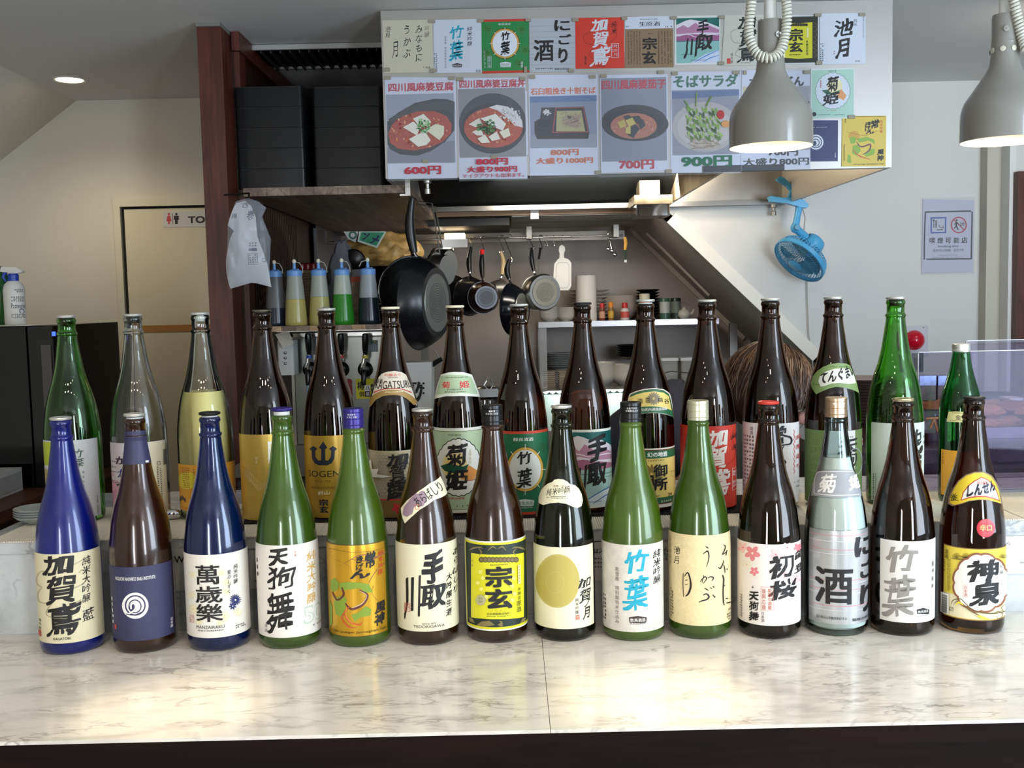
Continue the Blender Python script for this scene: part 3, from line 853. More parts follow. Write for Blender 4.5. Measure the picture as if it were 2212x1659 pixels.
# ---- front row
b = Bottle('cobalt blue bottle with a parchment label of three brush characters at the front row end', front(160, 1414), ZT, G_BLU, 'silver', GF, liquid=.10)
GY = (170, 160, 128)
b.label((212, 202, 168), None, 538, 992, 1566, 335, [
    ('L', [(200, 1120), (150, 1108), (122, 1140), (120, 1185), (152, 1212)], 7, GY), ('L', [(152, 1212), (128, 1245), (132, 1298), (175, 1312), (215, 1298)], 7, GY),
    ('L', [(300, 1085), (360, 1062), (430, 1020)], 6, GY), ('L', [(385, 1118), (412, 1098), (440, 1150), (400, 1195), (320, 1228)], 7, GY),
    ('L', [(215, 1312), (182, 1388), (330, 1418), (345, 1330), (400, 1290)], 8, GY),
    ('T', '加', 165, 1008, 345, 1128, BLK, 'Xw'), ('T', '賀', 182, 1140, 372, 1308, BLK, 'Xw'), ('T', '鳶', 188, 1318, 392, 1512, BLK, 'Xw'),
    ('V', '純米大吟醸', 432, 1008, 1308, 56, SOFT, 'bw'), ('T', '藍', 408, 1345, 482, 1420, SOFT, 'bw'), ('T', 'KAGATOBI', 226, 1532, 332, 1548, SOFT, 'b'),
    ('V', '福光屋', 141, 1405, 1480, 15, SOFT, 'b'), ('B', 132, 1482, 148, 1520, (176, 60, 40))], CA)
b = Bottle('brown bottle with a navy neck wrap and navy label bearing a white coil emblem', front(317, 1411), ZT, G_BRF, 'silver', GF, liquid=.176, lift=.0035)
NV = (52, 52, 84)
b.label(NV, None, 990, 1078, 1552, 790, [
    ('T', 'NOGUCHI NAOHIKO SAKE INSTITUTE', 622, 1146, 876, 1168, WHT, 'b'), ('E', 748, 1328, 84, 84, WHT), ('R', 748, 1326, 66, 66, 9, NV), ('R', 746, 1332, 42, 44, 7, NV),
    ('E', 734, 1336, 22, 30, NV), ('L', [(722, 1350), (722, 1322), (738, 1312), (750, 1330), (742, 1356), (700, 1384)], [10, 10, 11, 11, 10, 8], WHT), ('L', [(690, 1380), (740, 1388), (790, 1368)], 6, NV),
    ('M', 601, 1270, 613, 1450, WHT, 1, True), ('B', 619, 1447, 630, 1476, (190, 50, 50)), ('V', '日本酒', 978, 1400, 1466, 17, WHT, 'b')], CA)
b.label(NV, None, None, 212, 424, 765, [('B', 812, 398, 832, 411, WHT), ('L', [(740, 300), (755, 340), (742, 380)], 3, (66, 68, 118)), ('L', [(765, 280), (772, 330), (768, 380)], 3, (66, 68, 118))], CA, name='neck_wrap', wrap=180)
b = Bottle('dark blue bottle with black stopper and white label with a chrysanthemum crest', front(476, 1407), ZT, G_BLU2, 'black', GF, liquid=.205, lift=.003)
PG = (226, 216, 182)
b.label((222, 218, 208), None, 1482, 1000, 1533, 1275,
    [('W', x, y, r, PG, 9, (214, 200, 150), .16) for x, y, r in ((1110, 1130, 26), (1300, 1120, 30), (1330, 1180, 34), (1330, 1240, 30), (1120, 1350, 36), (1160, 1430, 26), (1320, 1400, 38), (1290, 1440, 26), (1400, 1370, 30), (1110, 1260, 24))] + [
    ('T', '萬', 1140, 1070, 1285, 1192, BLK, 'B'), ('T', '歲', 1138, 1203, 1302, 1310, BLK, 'B'), ('T', '樂', 1142, 1318, 1306, 1430, BLK, 'B'),
    ('T', 'MANZAIRAKU', 1143, 1456, 1318, 1476, SOFT, ''), ('M', 1150, 1483, 1315, 1494, SOFT, 1), ('V', '純米吟醸', 1386, 1060, 1185, 28, SOFT, 'w'), ('V', '菊のしずく', 1346, 1098, 1250, 26, SOFT, 'w'),
    ('W', 1385, 1290, 36, (34, 44, 96), 16, WHT, .1), ('W', 1368, 1330, 24, (34, 44, 96), 7, WHT, .2), ('M', 1386, 1440, 1450, 1466, SOFT, 2), ('F', 1102, 1387, 1128, 1434, 3, (214, 150, 140)), ('M', 1106, 1392, 1124, 1430, (214, 150, 140), 2)], CA)
b = Bottle('olive green bottle with a lifted purple cap and a white label with gold writing', front(629, 1402), ZT, G_GRF2, 'purple', GF, liquid=.206, lift=.007)
GD = (204, 164, 84)
b.label((222, 218, 210), None, 454, 942, 1534, 235, [
    ('T', '天', 122, 972, 242, 1072, BLK, 'Xw'), ('T', '狗', 116, 1078, 286, 1222, BLK, 'Bw'), ('T', '舞', 112, 1236, 276, 1498, BLK, 'Bw'),
    ('V', '純米大吟醸', 390, 972, 1312, 60, GD, 'bw'), ('T', '50', 345, 1325, 448, 1430, (188, 200, 184), 'B'), ('T', '50', 350, 1332, 443, 1424, (226, 224, 216), ''), ('V', '芳醇', 290, 975, 1016, 13, (190, 70, 60), ''),
    ('V', '清酒', 105, 1440, 1500, 20, (110, 108, 104), ''), ('M', 46, 1020, 58, 1150, SOFT, 1, True), ('M', 402, 1432, 456, 1448, SOFT, 1)], CB)
b = Bottle('olive green bottle with a purple screw cap and a gold label of green figures', front(780, 1398), ZT, G_GRF, 'purple', GF, liquid=.286, screw=True, captext=['株式会社', 'ようご注意'])
GN = (122, 146, 44); MR = (92, 44, 34)
b.label((198, 152, 40), None, 872, 938, 1528, 700, [
    ('L', [(508, 960), (640, 985), (780, 978), (868, 950)], 3, (120, 84, 20)), ('L', [(640, 1030), (760, 1040), (850, 990), (868, 985)], [2, 9, 14, 4], (140, 90, 60)), ('L', [(600, 1060), (690, 1010), (760, 1000)], [2, 6, 9], (140, 90, 60)),
    ('L', [(540, 1030), (640, 1080), (660, 1170)], 2, (150, 110, 30)), ('L', [(760, 1180), (810, 1100), (866, 1050)], 4, (150, 90, 60)), ('L', [(790, 1200), (780, 1250), (830, 1310)], 2, (120, 80, 20)),
    ('P', [(520, 1165), (545, 1150), (570, 1180), (565, 1225), (535, 1240), (518, 1215)], GN), ('P', [(570, 1185), (620, 1175), (700, 1180), (760, 1190), (785, 1240), (740, 1245), (700, 1215), (630, 1225), (580, 1230)], GN),
    ('P', [(555, 1275), (600, 1260), (622, 1290), (610, 1350), (585, 1400), (550, 1380), (540, 1310)], GN), ('P', [(650, 1385), (690, 1375), (740, 1330), (775, 1350), (770, 1390), (710, 1400), (670, 1430)], GN),
    ('P', [(512, 1290), (530, 1330), (530, 1440), (514, 1470)], GN), ('L', [(590, 1210), (600, 1260), (560, 1290), (530, 1240)], [10, 14, 12, 6], MR), ('L', [(700, 1230), (750, 1260), (720, 1320), (650, 1350), (610, 1310)], [8, 16, 18, 14, 6], MR),
    ('L', [(700, 1232), (745, 1262), (716, 1314), (655, 1342)], [2, 3, 4, 3], (224, 200, 170)), ('L', [(600, 1380), (640, 1430), (700, 1450), (720, 1430)], [5, 9, 8, 4], (196, 80, 44)), ('L', [(640, 1330), (590, 1400), (630, 1460), (680, 1470)], [4, 8, 9, 4], (196, 80, 44)),
    ('L', [(620, 1340), (620, 1400), (660, 1440)], [3, 6, 4], (222, 140, 70)),
    ('T', '常', 738, 985, 797, 1080, BLK, 'Xw'), ('T', 'き', 682, 1010, 722, 1052, BLK, 'Xw'), ('T', 'げ', 680, 1058, 725, 1098, BLK, 'Xw'), ('T', 'ん', 648, 1098, 764, 1150, BLK, 'Xw'),
    ('V', '純米吟醸', 832, 966, 1132, 30, (196, 60, 30), 'w'), ('T', '風', 802, 1300, 862, 1368, BLK, 'Bw'), ('T', '神', 800, 1374, 856, 1450, BLK, 'Bw'), ('T', 'Sake Jyokigen Junmaiginjyo Fujin', 540, 1490, 868, 1508, (60, 40, 14), '')], CB, rough=.28, metal=.55, border=((96, 70, 20), .0012))
b = Bottle('black brown bottle with a slanted strip on its shoulder above a pale label', front(927, 1394), ZT, G_BRF, 'silver', GF, liquid=.20)
b.label((222, 216, 186), None, 1338, 936, 1494, 1140, [
    ('T', '手', 1105, 988, 1236, 1176, BLK, 'Xw'), ('T', '取', 1100, 1195, 1250, 1340, BLK, 'Xw'), ('T', '川', 990, 1145, 1092, 1392, BLK, 'Bw'), ('V', 'あらばしり', 1310, 948, 1250, 38, BLK, 'bw'), ('V', '大吟醸生酒', 1272, 1112, 1396, 38, BLK, 'Bw'),
    ('T', 'SINCE 1870', 1102, 1439, 1190, 1449, SOFT, ''), ('T', 'TEDORIGAWA', 1048, 1453, 1245, 1471, SOFT, ''), ('F', 990, 1311, 1027, 1365, 3, (190, 90, 70)), ('M', 995, 1316, 1023, 1360, (190, 90, 70), 3)], CB)
b.label((226, 220, 190), 0, 0, 0, 0, 0, [
    ('P', [(985, 700), (1030, 640), (1060, 610), (1105, 610), (1100, 660), (1050, 700), (1040, 740), (1005, 760), (978, 745)], (150, 126, 140)), ('P', [(1085, 600), (1110, 590), (1135, 640), (1110, 690), (1075, 700)], (150, 126, 140)),
    ('T', 'あらばしり', 1040, 580, 1240, 650, BLK, 'b', False, -.62), ('F', 1058, 680, 1084, 712, 3, (200, 110, 80))], CB, outline=[(966, 705), (1006, 655), (1080, 595), (1150, 545), (1217, 499), (1240, 545), (1262, 600), (1180, 650), (1085, 715), (1030, 765), (992, 802), (975, 760)], name='shoulder_label')
b = Bottle('dark brown bottle with black screw cap and a bright yellow and green label', front(1075, 1389), ZT, G_BRF, 'black', GF, liquid=.285, screw=True, captext=['・飲酒', 'はようご注意'])
YL = (214, 208, 34); DG = (30, 44, 36); BR = (126, 112, 70)
CN_ = [(150 + i * 24, 1033) for i in range(10)]
b.label((224, 224, 208), None, None, 916, 1490, 245, [
    ('B', 52, 926, 440, 1480, YL), ('B', 56, 940, 437, 1466, DG), ('P', [(84, 990), (150, 998), (250, 1002), (350, 998), (418, 988), (418, 1400), (350, 1410), (250, 1414), (150, 1410), (84, 1402)], YL)] +
    [('L', [(70 + 8 * i, 975 - 3 * i), (100 + 10 * i, 955), (150 + 4 * i, 950 + 5 * i)], [2, 5, 1], BR) for i in range(4)] + [('L', [(430 - 8 * i, 975 - 3 * i), (400 - 10 * i, 955), (350 - 4 * i, 950 + 5 * i)], [2, 5, 1], BR) for i in range(4)] +
    [('L', [(190, 975), (220, 950), (245, 965)], [2, 9, 2], BR), ('L', [(305, 975), (280, 950), (252, 965)], [2, 9, 2], BR), ('L', [(130, 960), (150, 985), (135, 1005)], [3, 9, 2], BR), ('L', [(370, 960), (350, 985), (368, 1005)], [3, 9, 2], BR)] +
    [('P', [(120 + s * 130, 1450), (150 + s * 130, 1428), (200 + s * 60, 1424), (235 + s * 50, 1450), (200 + s * 60, 1458), (150 + s * 130, 1462)], BR) for s in (0, 1)] + [('P', [(70, 1400), (95, 1410), (110, 1440), (80, 1430)], BR), ('P', [(430, 1400), (405, 1410), (390, 1440), (420, 1430)], BR)] +
    [('E', x, y, 17, 18, (88, 76, 50), 14) for x, y in CN_] + [('E', x, y, 11, 12, (120, 104, 66), 10) for x, y in CN_] +
    [('W', x, y, 15, (232, 226, 120), 6, None, .3) for x, y in ((145, 1110), (160, 1150), (130, 1180), (150, 1220), (180, 1270), (345, 1110), (350, 1150), (340, 1200), (355, 1250), (340, 1290))] + [
    ('M', 205, 1060, 316, 1072, (90, 80, 30), 1), ('T', '宗', 180, 1080, 335, 1205, BLK, 'X'), ('T', '玄', 183, 1222, 336, 1346, BLK, 'X'), ('V', '本醸造', 384, 1205, 1290, 19, SOFT, ''), ('V', '原酒', 382, 1290, 1370, 30, SOFT, ''),
    ('T', 'ノウゲン', 205, 1352, 308, 1366, (150, 120, 40), ''), ('T', '宗玄酒造株式会社', 185, 1371, 325, 1386, SOFT, 'b'), ('M', 185, 1391, 325, 1400, SOFT, 1), ('V', '清酒', 96, 1022, 1084, 11, (110, 100, 30), ''), ('E', 149, 1290, 30, 34, (176, 172, 130)), ('M', 135, 1270, 163, 1310, (120, 116, 90), 2),
    ('B', 375, 1065, 391, 1186, (226, 222, 160)), ('M', 378, 1070, 389, 1180, (150, 140, 100), 1, True)], CC)
b = Bottle('dark olive bottle with a cloud shaped shoulder label and a large olive disc below', front(1222, 1386), ZT, G_OLV, 'silver', GF, liquid=.205, plug_in=1)
CRM = (228, 222, 190)
b.label(CRM, None, 864, 955, 1478, 690, [
    ('E', 636, 1170, 140, 172, (186, 172, 96), 40), ('E', 640, 1172, 132, 162, (180, 164, 86), 40), ('R', 620, 1180, 60, 70, 3, (190, 178, 104)),
    ('T', '加', 766, 1152, 842, 1212, BLK, 'Bw'), ('T', '賀', 778, 1220, 846, 1300, BLK, 'Bw'), ('T', 'ノ', 805, 1302, 832, 1332, BLK, 'Bw'), ('T', '月', 800, 1338, 838, 1405, BLK, 'Bw'), ('V', '純米吟醸', 759, 1278, 1382, 22, SOFT, ''),
    ('B', 750, 1388, 775, 1416, (196, 96, 76)), ('T', '印', 754, 1392, 771, 1412, CRM, '')], CC)
b.label(CRM, 0, 0, 0, 0, 0, [('T', '加賀ノ月', 610, 556, 675, 571, (130, 60, 30), ''), ('T', '純米吟醸', 568, 582, 718, 626, BLK, 'w'), ('B', 590, 629, 688, 632, SOFT), ('M', 567, 636, 710, 646, SOFT, 1)], CC,
    outline=[(515, 668), (516, 630), (530, 590), (550, 566), (572, 548), (602, 536), (615, 522), (640, 517), (672, 520), (698, 534), (714, 550), (745, 556), (770, 578), (788, 612), (796, 655), (788, 690), (762, 703), (730, 694), (690, 676), (640, 668), (590, 672), (545, 684)], name='shoulder_label')
b = Bottle('green bottle with black screw cap and turquoise brush writing on a grey label', front(1369, 1385), ZT, G_GRF, 'black', GF, liquid=.287, screw=True, captext=['低温でクハ', 'け温めはよう'])
TQ = (24, 156, 182)
house = lambda x0, x1, y0, y1, c: ('P', [(x0, y0 + 9), ((x0 + x1) / 2, y0), (x1, y0 + 9), (x1 - (x1 - x0) * .04, y1), (x0 + (x1 - x0) * .04, y1)], c)
PAP = M('washi_paper', (206, 202, 192), rough=.7, var=.10, vscale=60)
b.label(PAP, None, 1312, 940, 1498, 1125, [
    ('T', '竹', 1062, 980, 1214, 1115, TQ, 'Bw'), ('T', '葉', 1060, 1150, 1212, 1355, TQ, 'Bw'), ('V', '純米吟醸', 1268, 968, 1186, 48, BLK, 'bw'), ('V', '能登産 特別栽培米仕込み', 1018, 1078, 1442, 27, (90, 88, 84), ''),
    house(1092, 1206, 1393, 1436, (58, 44, 40)), ('T', '数馬酒造', 1101, 1410, 1197, 1431, WHT, 'b'), ('T', 'KAZUMA', 1102, 1438, 1197, 1448, SOFT, ''), ('M', 932, 1250, 950, 1420, SOFT, 2, True)], CC)
b = Bottle('green bottle with pale ribbed screw cap and thin flowing script on a tan label', front(1512, 1381), ZT, G_GRF2, 'palegreen', GF, liquid=.289, screw=True)
TAN = M('tan_paper', (220, 202, 156), rough=.7, var=.07, vscale=160)
b.label(TAN, None, None, 908, 1488, 245, [
    ('V', '池月', 98, 972, 1096, 42, BLK, 'bw'), ('L', [(277, 978), (290, 985), (296, 992)], [3, 9, 3], BLK), ('L', [(262, 1028), (290, 1008), (300, 1035), (296, 1070), (284, 1110)], [3, 10, 8, 6, 3], BLK),
    ('L', [(246, 1205), (255, 1190), (275, 1172), (285, 1185), (272, 1205), (262, 1216)], [3, 6, 8, 7, 5, 3], BLK), ('L', [(268, 1160), (262, 1185), (256, 1212)], [3, 5, 3], BLK), ('L', [(292, 1182), (312, 1172), (328, 1180), (318, 1200)], [3, 8, 9, 3], BLK),
    ('L', [(270, 1245), (285, 1252), (298, 1262)], [3, 8, 3], BLK), ('L', [(262, 1290), (285, 1282), (300, 1300), (285, 1318), (250, 1328), (236, 1336)], [4, 9, 11, 9, 7, 3], BLK), ('L', [(322, 1232), (334, 1240)], [5, 8], BLK), ('L', [(308, 1240), (318, 1250)], [4, 7], BLK), ('L', [(322, 1285), (338, 1305)], [4, 10], BLK),
    ('L', [(138, 1150), (136, 1220), (140, 1300)], [4, 5, 3], BLK), ('L', [(146, 1170), (166, 1145), (182, 1190), (184, 1240), (170, 1280), (152, 1298)], [4, 8, 10, 13, 12, 5], BLK), ('L', [(150, 1195), (164, 1192)], 4, BLK), ('L', [(150, 1225), (165, 1222)], 4, BLK),
    ('L', [(388, 968), (402, 975), (398, 1000), (384, 1030), (402, 1018), (416, 1005)], [3, 6, 6, 5, 4, 3], BLK), ('L', [(412, 1000), (408, 1025), (406, 1038)], [3, 6, 3], BLK), ('L', [(358, 1112), (372, 1118), (386, 1090), (392, 1065)], [5, 8, 6, 3], BLK), ('L', [(392, 1095), (398, 1120), (400, 1148)], [4, 6, 3], BLK), ('L', [(410, 1118), (416, 1128)], [3, 6], BLK),
    ('L', [(384, 1160), (392, 1190), (388, 1260), (390, 1330), (396, 1356)], [6, 9, 7, 8, 3], BLK), ('L', [(384, 1240), (400, 1225)], 4, BLK), ('L', [(404, 1310), (418, 1312)], 6, BLK), ('L', [(408, 1340), (424, 1338), (438, 1332)], [5, 8, 3], BLK),
    ('M', 60, 1240, 78, 1430, (90, 80, 60), 2, True), ('T', '清酒', 418, 1370, 440, 1385, SOFT, ''), ('M', 412, 1400, 438, 1450, SOFT, 3), ('M', 52, 915, 66, 1100, (176, 160, 120), 1, True)], CD)
b = Bottle('brown bottle with a red cap and a white label scattered with pink blossoms', front(1661, 1381), ZT, G_AMB, 'red', GF, liquid=.215)
PK = (216, 126, 132); PL = (232, 184, 184); PV = (226, 214, 196)
b.label((226, 218, 212), None, 890, 966, 1487, 680, [
    ('W', 520, 985, 36, PL, 5, (206, 120, 126)), ('W', 580, 1022, 50, PK, 5, (240, 200, 190)), ('W', 545, 1095, 34, PV, 5, (214, 180, 160)), ('W', 592, 1138, 30, PK, 5, (240, 200, 190)), ('W', 728, 1030, 42, PL, 5, (206, 120, 126)), ('W', 800, 985, 34, PL, 5, (206, 120, 126)), ('W', 790, 1150, 30, PL, 5, None), ('W', 855, 1185, 30, PL, 5, None), ('W', 868, 985, 28, PK, 5, None),
    ('V', '能登', 868, 985, 1160, 44, BLK, 'Bw'), ('T', '初', 686, 1035, 838, 1175, BLK, 'Xw'), ('T', '桜', 688, 1195, 854, 1312, BLK, 'Xw'), ('V', '天狗舞', 590, 1262, 1456, 62, BLK, 'Xw'), ('T', '+', 575, 1231, 592, 1247, SOFT, ''),
    ('F', 634, 1238, 712, 1390, 2, (206, 140, 120)), ('V', '能登の酒蔵', 690, 1247, 1384, 26, (176, 76, 50), ''), ('V', '復興応援', 653, 1247, 1384, 27, (176, 76, 50), ''), ('V', '日本酒', 646, 1394, 1462, 21, SOFT, ''), ('M', 503, 1280, 520, 1430, (100, 90, 84), 2, True)], CD)
b = Bottle('frosted pale bottle of milky white liquid with a silver label and champagne cap', front(1805, 1375), ZT, G_MIL, 'champagne', GF, liquid=.298, lmat=L_NIG, screw=True, captext=['・オクヒ・メ'])
SV = (176, 178, 178); PN = (196, 140, 144)
b.label(SV, 942, None, 880, 1478, 1120, [('B', 945, y - 2, 1318, y + 2, PN if i % 2 == 0 else (206, 200, 200)) for i, y in enumerate((912, 948, 1003, 1028, 1197, 1216, 1258, 1282, 1362, 1390))] + [
    ('T', '酒', 985, 1120, 1216, 1345, BLK, 'X'), ('T', 'に', 1238, 915, 1336, 1035, BLK, 'X'), ('T', 'ご', 1272, 1065, 1345, 1170, BLK, 'X'), ('T', 'り', 1272, 1222, 1340, 1382, BLK, 'X'),
    ('T', '石川県白山市鶴来新町タ-8', 990, 1427, 1180, 1446, SOFT, ''), ('T', '菊姫合資会社', 1215, 1432, 1320, 1450, SOFT, 'b')], CD, rough=.32, metal=.45)
b.label((146, 148, 152), 0, 0, 0, 0, 0, [('L', [(975, 640), (992, 512), (1100, 500), (1222, 498)], 4, WHT), ('L', [(978, 640), (1080, 650), (1180, 650), (1262, 645)], 4, WHT), ('T', '菊', 1010, 520, 1115, 632, WHT, 'Xw'), ('T', '姫', 1196, 522, 1268, 608, WHT, 'Xw')], CD,
    outline=[(956, 652), (984, 500), (1040, 492), (1100, 488), (1170, 488), (1225, 492), (1256, 560), (1276, 655), (1200, 664), (1120, 666), (1040, 662)], name='shoulder_label')
b = Bottle('brown bottle with grey brush characters on a plain white label', front(1947, 1375), ZT, G_AMB, 'gold', GF, liquid=.20)
GR = (138, 134, 128)
b.label((216, 214, 208), 90, 352, 1155, 1540, 215, [('T', '竹', 116, 1180, 262, 1298, GR, 'Bw'), ('T', '葉', 108, 1326, 250, 1510, GR, 'Bw'), ('M', 329, 1245, 343, 1388, (120, 118, 112), 1, True), house(262, 321, 1468, 1497, (24, 22, 22)), ('T', '数馬酒造', 268, 1480, 315, 1493, WHT, ''), ('T', 'KAZUMA', 266, 1502, 318, 1509, GR, '')], CE)
b = Bottle('brown bottle with a round red sticker and yellow framed label', front(2097, 1371), ZT, G_AMB, 'black', GF, liquid=.205)
YE = (222, 200, 72); BW = (134, 84, 54); WC = (226, 224, 218)
def cloud(cx, cy, rx, ry, n, amp): return [(cx + rx * (1 - amp + amp * abs(sin(n * 2 * pi * i / 96 / 2 + .001)) ** .6) * cos(2 * pi * i / 96), cy + ry * (1 - amp + amp * abs(sin(n * 2 * pi * i / 96 / 2 + .001)) ** .6) * sin(2 * pi * i / 96)) for i in range(96)]
FUR = (92, 78, 36)
b.label(YE, 268, None, 668, 1388, 590, [('B', 268, 1150, 900, 1372, (226, 216, 180))] + [
    ('L', [(x, 762), (x + 45 * cos(radians(a)), 762 - 52 * sin(radians(a)))], 3, (120, 104, 40)) for x in (400, 490, 575, 850) for a in range(12, 170, 14)] + [
    ('L', [(345, 762), (420, 770), (500, 768)], [2, 8, 2], BLK), ('L', [(430, 740), (500, 755), (560, 745)], [2, 7, 2], BLK),
    ('P', cloud(640, 1005, 282, 304, 12, .06), BW), ('P', cloud(640, 1005, 262, 284, 12, .06), WC),
    ('L', [(355, 1220), (370, 1180), (440, 1165), (480, 1200), (540, 1260), (640, 1300), (760, 1310), (868, 1290)], [4, 7, 8, 7, 9, 12, 10, 5], FUR), ('L', [(375, 1230), (400, 1195), (450, 1205), (520, 1270), (620, 1330), (700, 1372)], [3, 6, 8, 9, 9, 4], FUR),
    ('L', [(395, 1230), (430, 1200), (470, 1225)], [8, 22, 8], (224, 204, 66)), ('L', [(600, 1330), (650, 1350), (720, 1372)], [10, 28, 12], (224, 204, 66)), ('L', [(760, 1310), (800, 1290), (840, 1310), (830, 1350), (790, 1355), (785, 1330)], [4, 6, 6, 6, 5, 3], FUR), ('L', [(865, 1220), (830, 1250), (850, 1290), (875, 1280)], [3, 6, 6, 3], FUR),
    ('T', '神', 510, 785, 795, 985, BLK, 'Xw'), ('T', '泉', 550, 1000, 815, 1222, BLK, 'Xw'), ('V', '清酒', 310, 672, 768, 36, SOFT, 'b'), ('V', '招福', 828, 812, 928, 32, (80, 76, 70), ''), ('V', '日本酒', 490, 1035, 1142, 32, (190, 80, 70), ''), ('F', 468, 1025, 513, 1150, 2, (206, 150, 140)),
    ('M', 318, 770, 350, 1090, (90, 80, 30), 3, True), ('M', 286, 770, 300, 890, SOFT, 1, True), ('B', 258, 1108, 332, 1308, WHT)] + [('B', 268, 1122 + i * 7.5, 320, 1122 + i * 7.5 + (4.8 if i % 3 else 3), BLK) for i in range(24)] + [('F', 340, 1245, 378, 1285, 4, SOFT), ('M', 344, 1250, 374, 1280, SOFT, 2)], CK, border=((126, 92, 62), .0016))
b.label((190, 40, 52), 0, 0, 0, 0, 0, [('R', 688, 465, 76, 78, 5, (214, 84, 90)), ('T', '辛口', 630, 432, 745, 492, (206, 170, 110), 'B'), ('M', 655, 512, 722, 528, (222, 120, 120), 1)], CK, outline=[(688 + 91 * cos(2 * pi * i / 28), 465 + 92 * sin(2 * pi * i / 28)) for i in range(28)], name='round_sticker', rough=.3)
fan = [(1655, 1385), (1662, 1335), (1690, 1275), (1730, 1215), (1785, 1172), (1850, 1150), (1920, 1148), (1975, 1178), (2012, 1230), (2038, 1300), (2054, 1390), (2000, 1372), (1940, 1358), (1880, 1357), (1810, 1366), (1750, 1388), (1690, 1402)]
def inset(P, k, dy=0):
    cx = sum(p[0] for p in P) / len(P); cy = sum(p[1] for p in P) / len(P)
    return [(cx + (p[0] - cx) * k, cy + (p[1] - cy) * k + dy) for p in P]
b.label((136, 112, 88), 0, 0, 0, 0, 0, [('P', inset(fan, .93, -1), (224, 196, 50)), ('P', [(1750, 1362), (1765, 1300), (1800, 1252), (1845, 1215), (1900, 1186), (1945, 1205), (1985, 1240), (2015, 1300), (2034, 1368), (1985, 1350), (1930, 1336), (1870, 1336), (1810, 1344)], (176, 70, 46)),
    ('P', [(1757, 1354), (1772, 1302), (1806, 1256), (1850, 1222), (1900, 1194), (1942, 1212), (1980, 1246), (2008, 1300), (2026, 1356), (1982, 1340), (1930, 1326), (1870, 1326), (1812, 1334)], WC), ('W', 1700, 1335, 30, (70, 66, 24), 9, None, .12), ('L', [(1672, 1364), (1700, 1356), (1736, 1362)], [2, 7, 2], BLK),
    ('T', '招福', 1868, 1213, 1942, 1243, (196, 60, 50), 'b'), ('T', 'しんせん', 1798, 1252, 2002, 1328, (14, 22, 44), 'Xw')], CM, outline=fan, name='shoulder_label')
print('front row done')
# ---- back row on the ledge
def back(ucap, vcap, Y, z0=ZB2, H=HB):
    p = PY(ucap, vcap, Y); return (p.x, Y)
ZB1 = ZL
YL2 = 2.0
b = Bottle('clear green bottle with a grey and lime label next to the black wine cooler', back(143, 690, 2.0), ZB1, G_GRN, 'silver', GB, liquid=.10)
b.label((190, 190, 190), None, 848, 1228, 1900, 640, [('P', [(350, 1238), (470, 1244), (478, 1400), (440, 1444), (385, 1440), (340, 1400), (330, 1300)], (166, 182, 52)), ('P', [(345, 1462), (405, 1480), (432, 1560), (448, 1700), (440, 1890), (330, 1880)], (166, 152, 98)),
    ('T', '竹', 600, 1308, 712, 1378, (44, 78, 56), 'w'), ('T', '葉', 640, 1384, 712, 1456, (44, 78, 56), 'bw'), ('V', '純米吟醸', 710, 1480, 1640, 20, SOFT, ''), ('M', 826, 1700, 838, 1860, SOFT, 1, True)], CH)
b = Bottle('empty clear glass bottle with a pink blossom label and barcode', back(287, 687, 2.0), ZB1, G_CLR, 'silver', GB, liquid=.05, lmat=glass('plum_drink', (220, 150, 90), ior=1.34))
b.label((214, 206, 214), None, 1425, 1250, 1890, 1180, [('B', 1290, 1236, 1424, 1905, (214, 206, 176)), ('W', 1000, 1640, 60, (216, 160, 178), 5, None), ('W', 1010, 1760, 50, (216, 160, 178), 5, None), ('W', 950, 1520, 34, (222, 180, 192), 5, None), ('W', 960, 1700, 60, (206, 140, 166), 5, None),
    ('T', 'か', 990, 1368, 1082, 1432, (60, 30, 60), 'Bw'), ('T', 'が', 1010, 1470, 1100, 1540, (40, 40, 130), 'Bw'), ('T', 'KAGA', 925, 1565, 1016, 1590, (176, 50, 80), ''), ('T', 'つ', 1000, 1600, 1090, 1650, BLK, 'X'), ('M', 925, 1400, 990, 1412, SOFT, 1), ('M', 925, 1445, 990, 1456, SOFT, 1), ('M', 935, 1490, 1000, 1500, SOFT, 1)] +
    [('B', 1388, 1305 + i * 6, 1414, 1305 + i * 6 + 3.5, BLK) for i in range(22)] + [('F', 1336, 1408, 1362, 1440, 3, SOFT), ('M', 1340, 1450, 1356, 1800, SOFT, 1, True), ('M', 1366, 1460, 1380, 1840, SOFT, 1, True)], CH)
b = Bottle('clear bottle full of cloudy yellow drink with an orange label', back(432, 685, 2.0), ZB1, G_THN, 'silver', GB, liquid=.245, lmat=L_YUZ)
b.label((222, 158, 50), None, None, 1440, 1832, 1640, [('E', 1600, 1572, 82, 72, (220, 206, 60)), ('V', '「やまゆずしぼり」', 1656, 1448, 1650, 26, (110, 60, 20), ''), ('M', 1560, 1460, 1620, 1640, (150, 90, 30), 5, True), ('M', 1520, 1800, 1640, 1812, (150, 90, 30), 1), ('P', [(1525, 1760), (1535, 1720), (1560, 1700), (1590, 1730), (1585, 1760), (1565, 1735), (1545, 1745)], (90, 70, 60)), ('B', 1700, 1460, 1712, 1600, (120, 120, 150))], CH)
b = Bottle('amber bottle with a golden yellow label and faint flower lines beside the pillar', back(566, 684, 1.985), ZB2, G_AMB, 'dsilver', GB, Rs=.985, liquid=.12)
FL = (222, 200, 130)
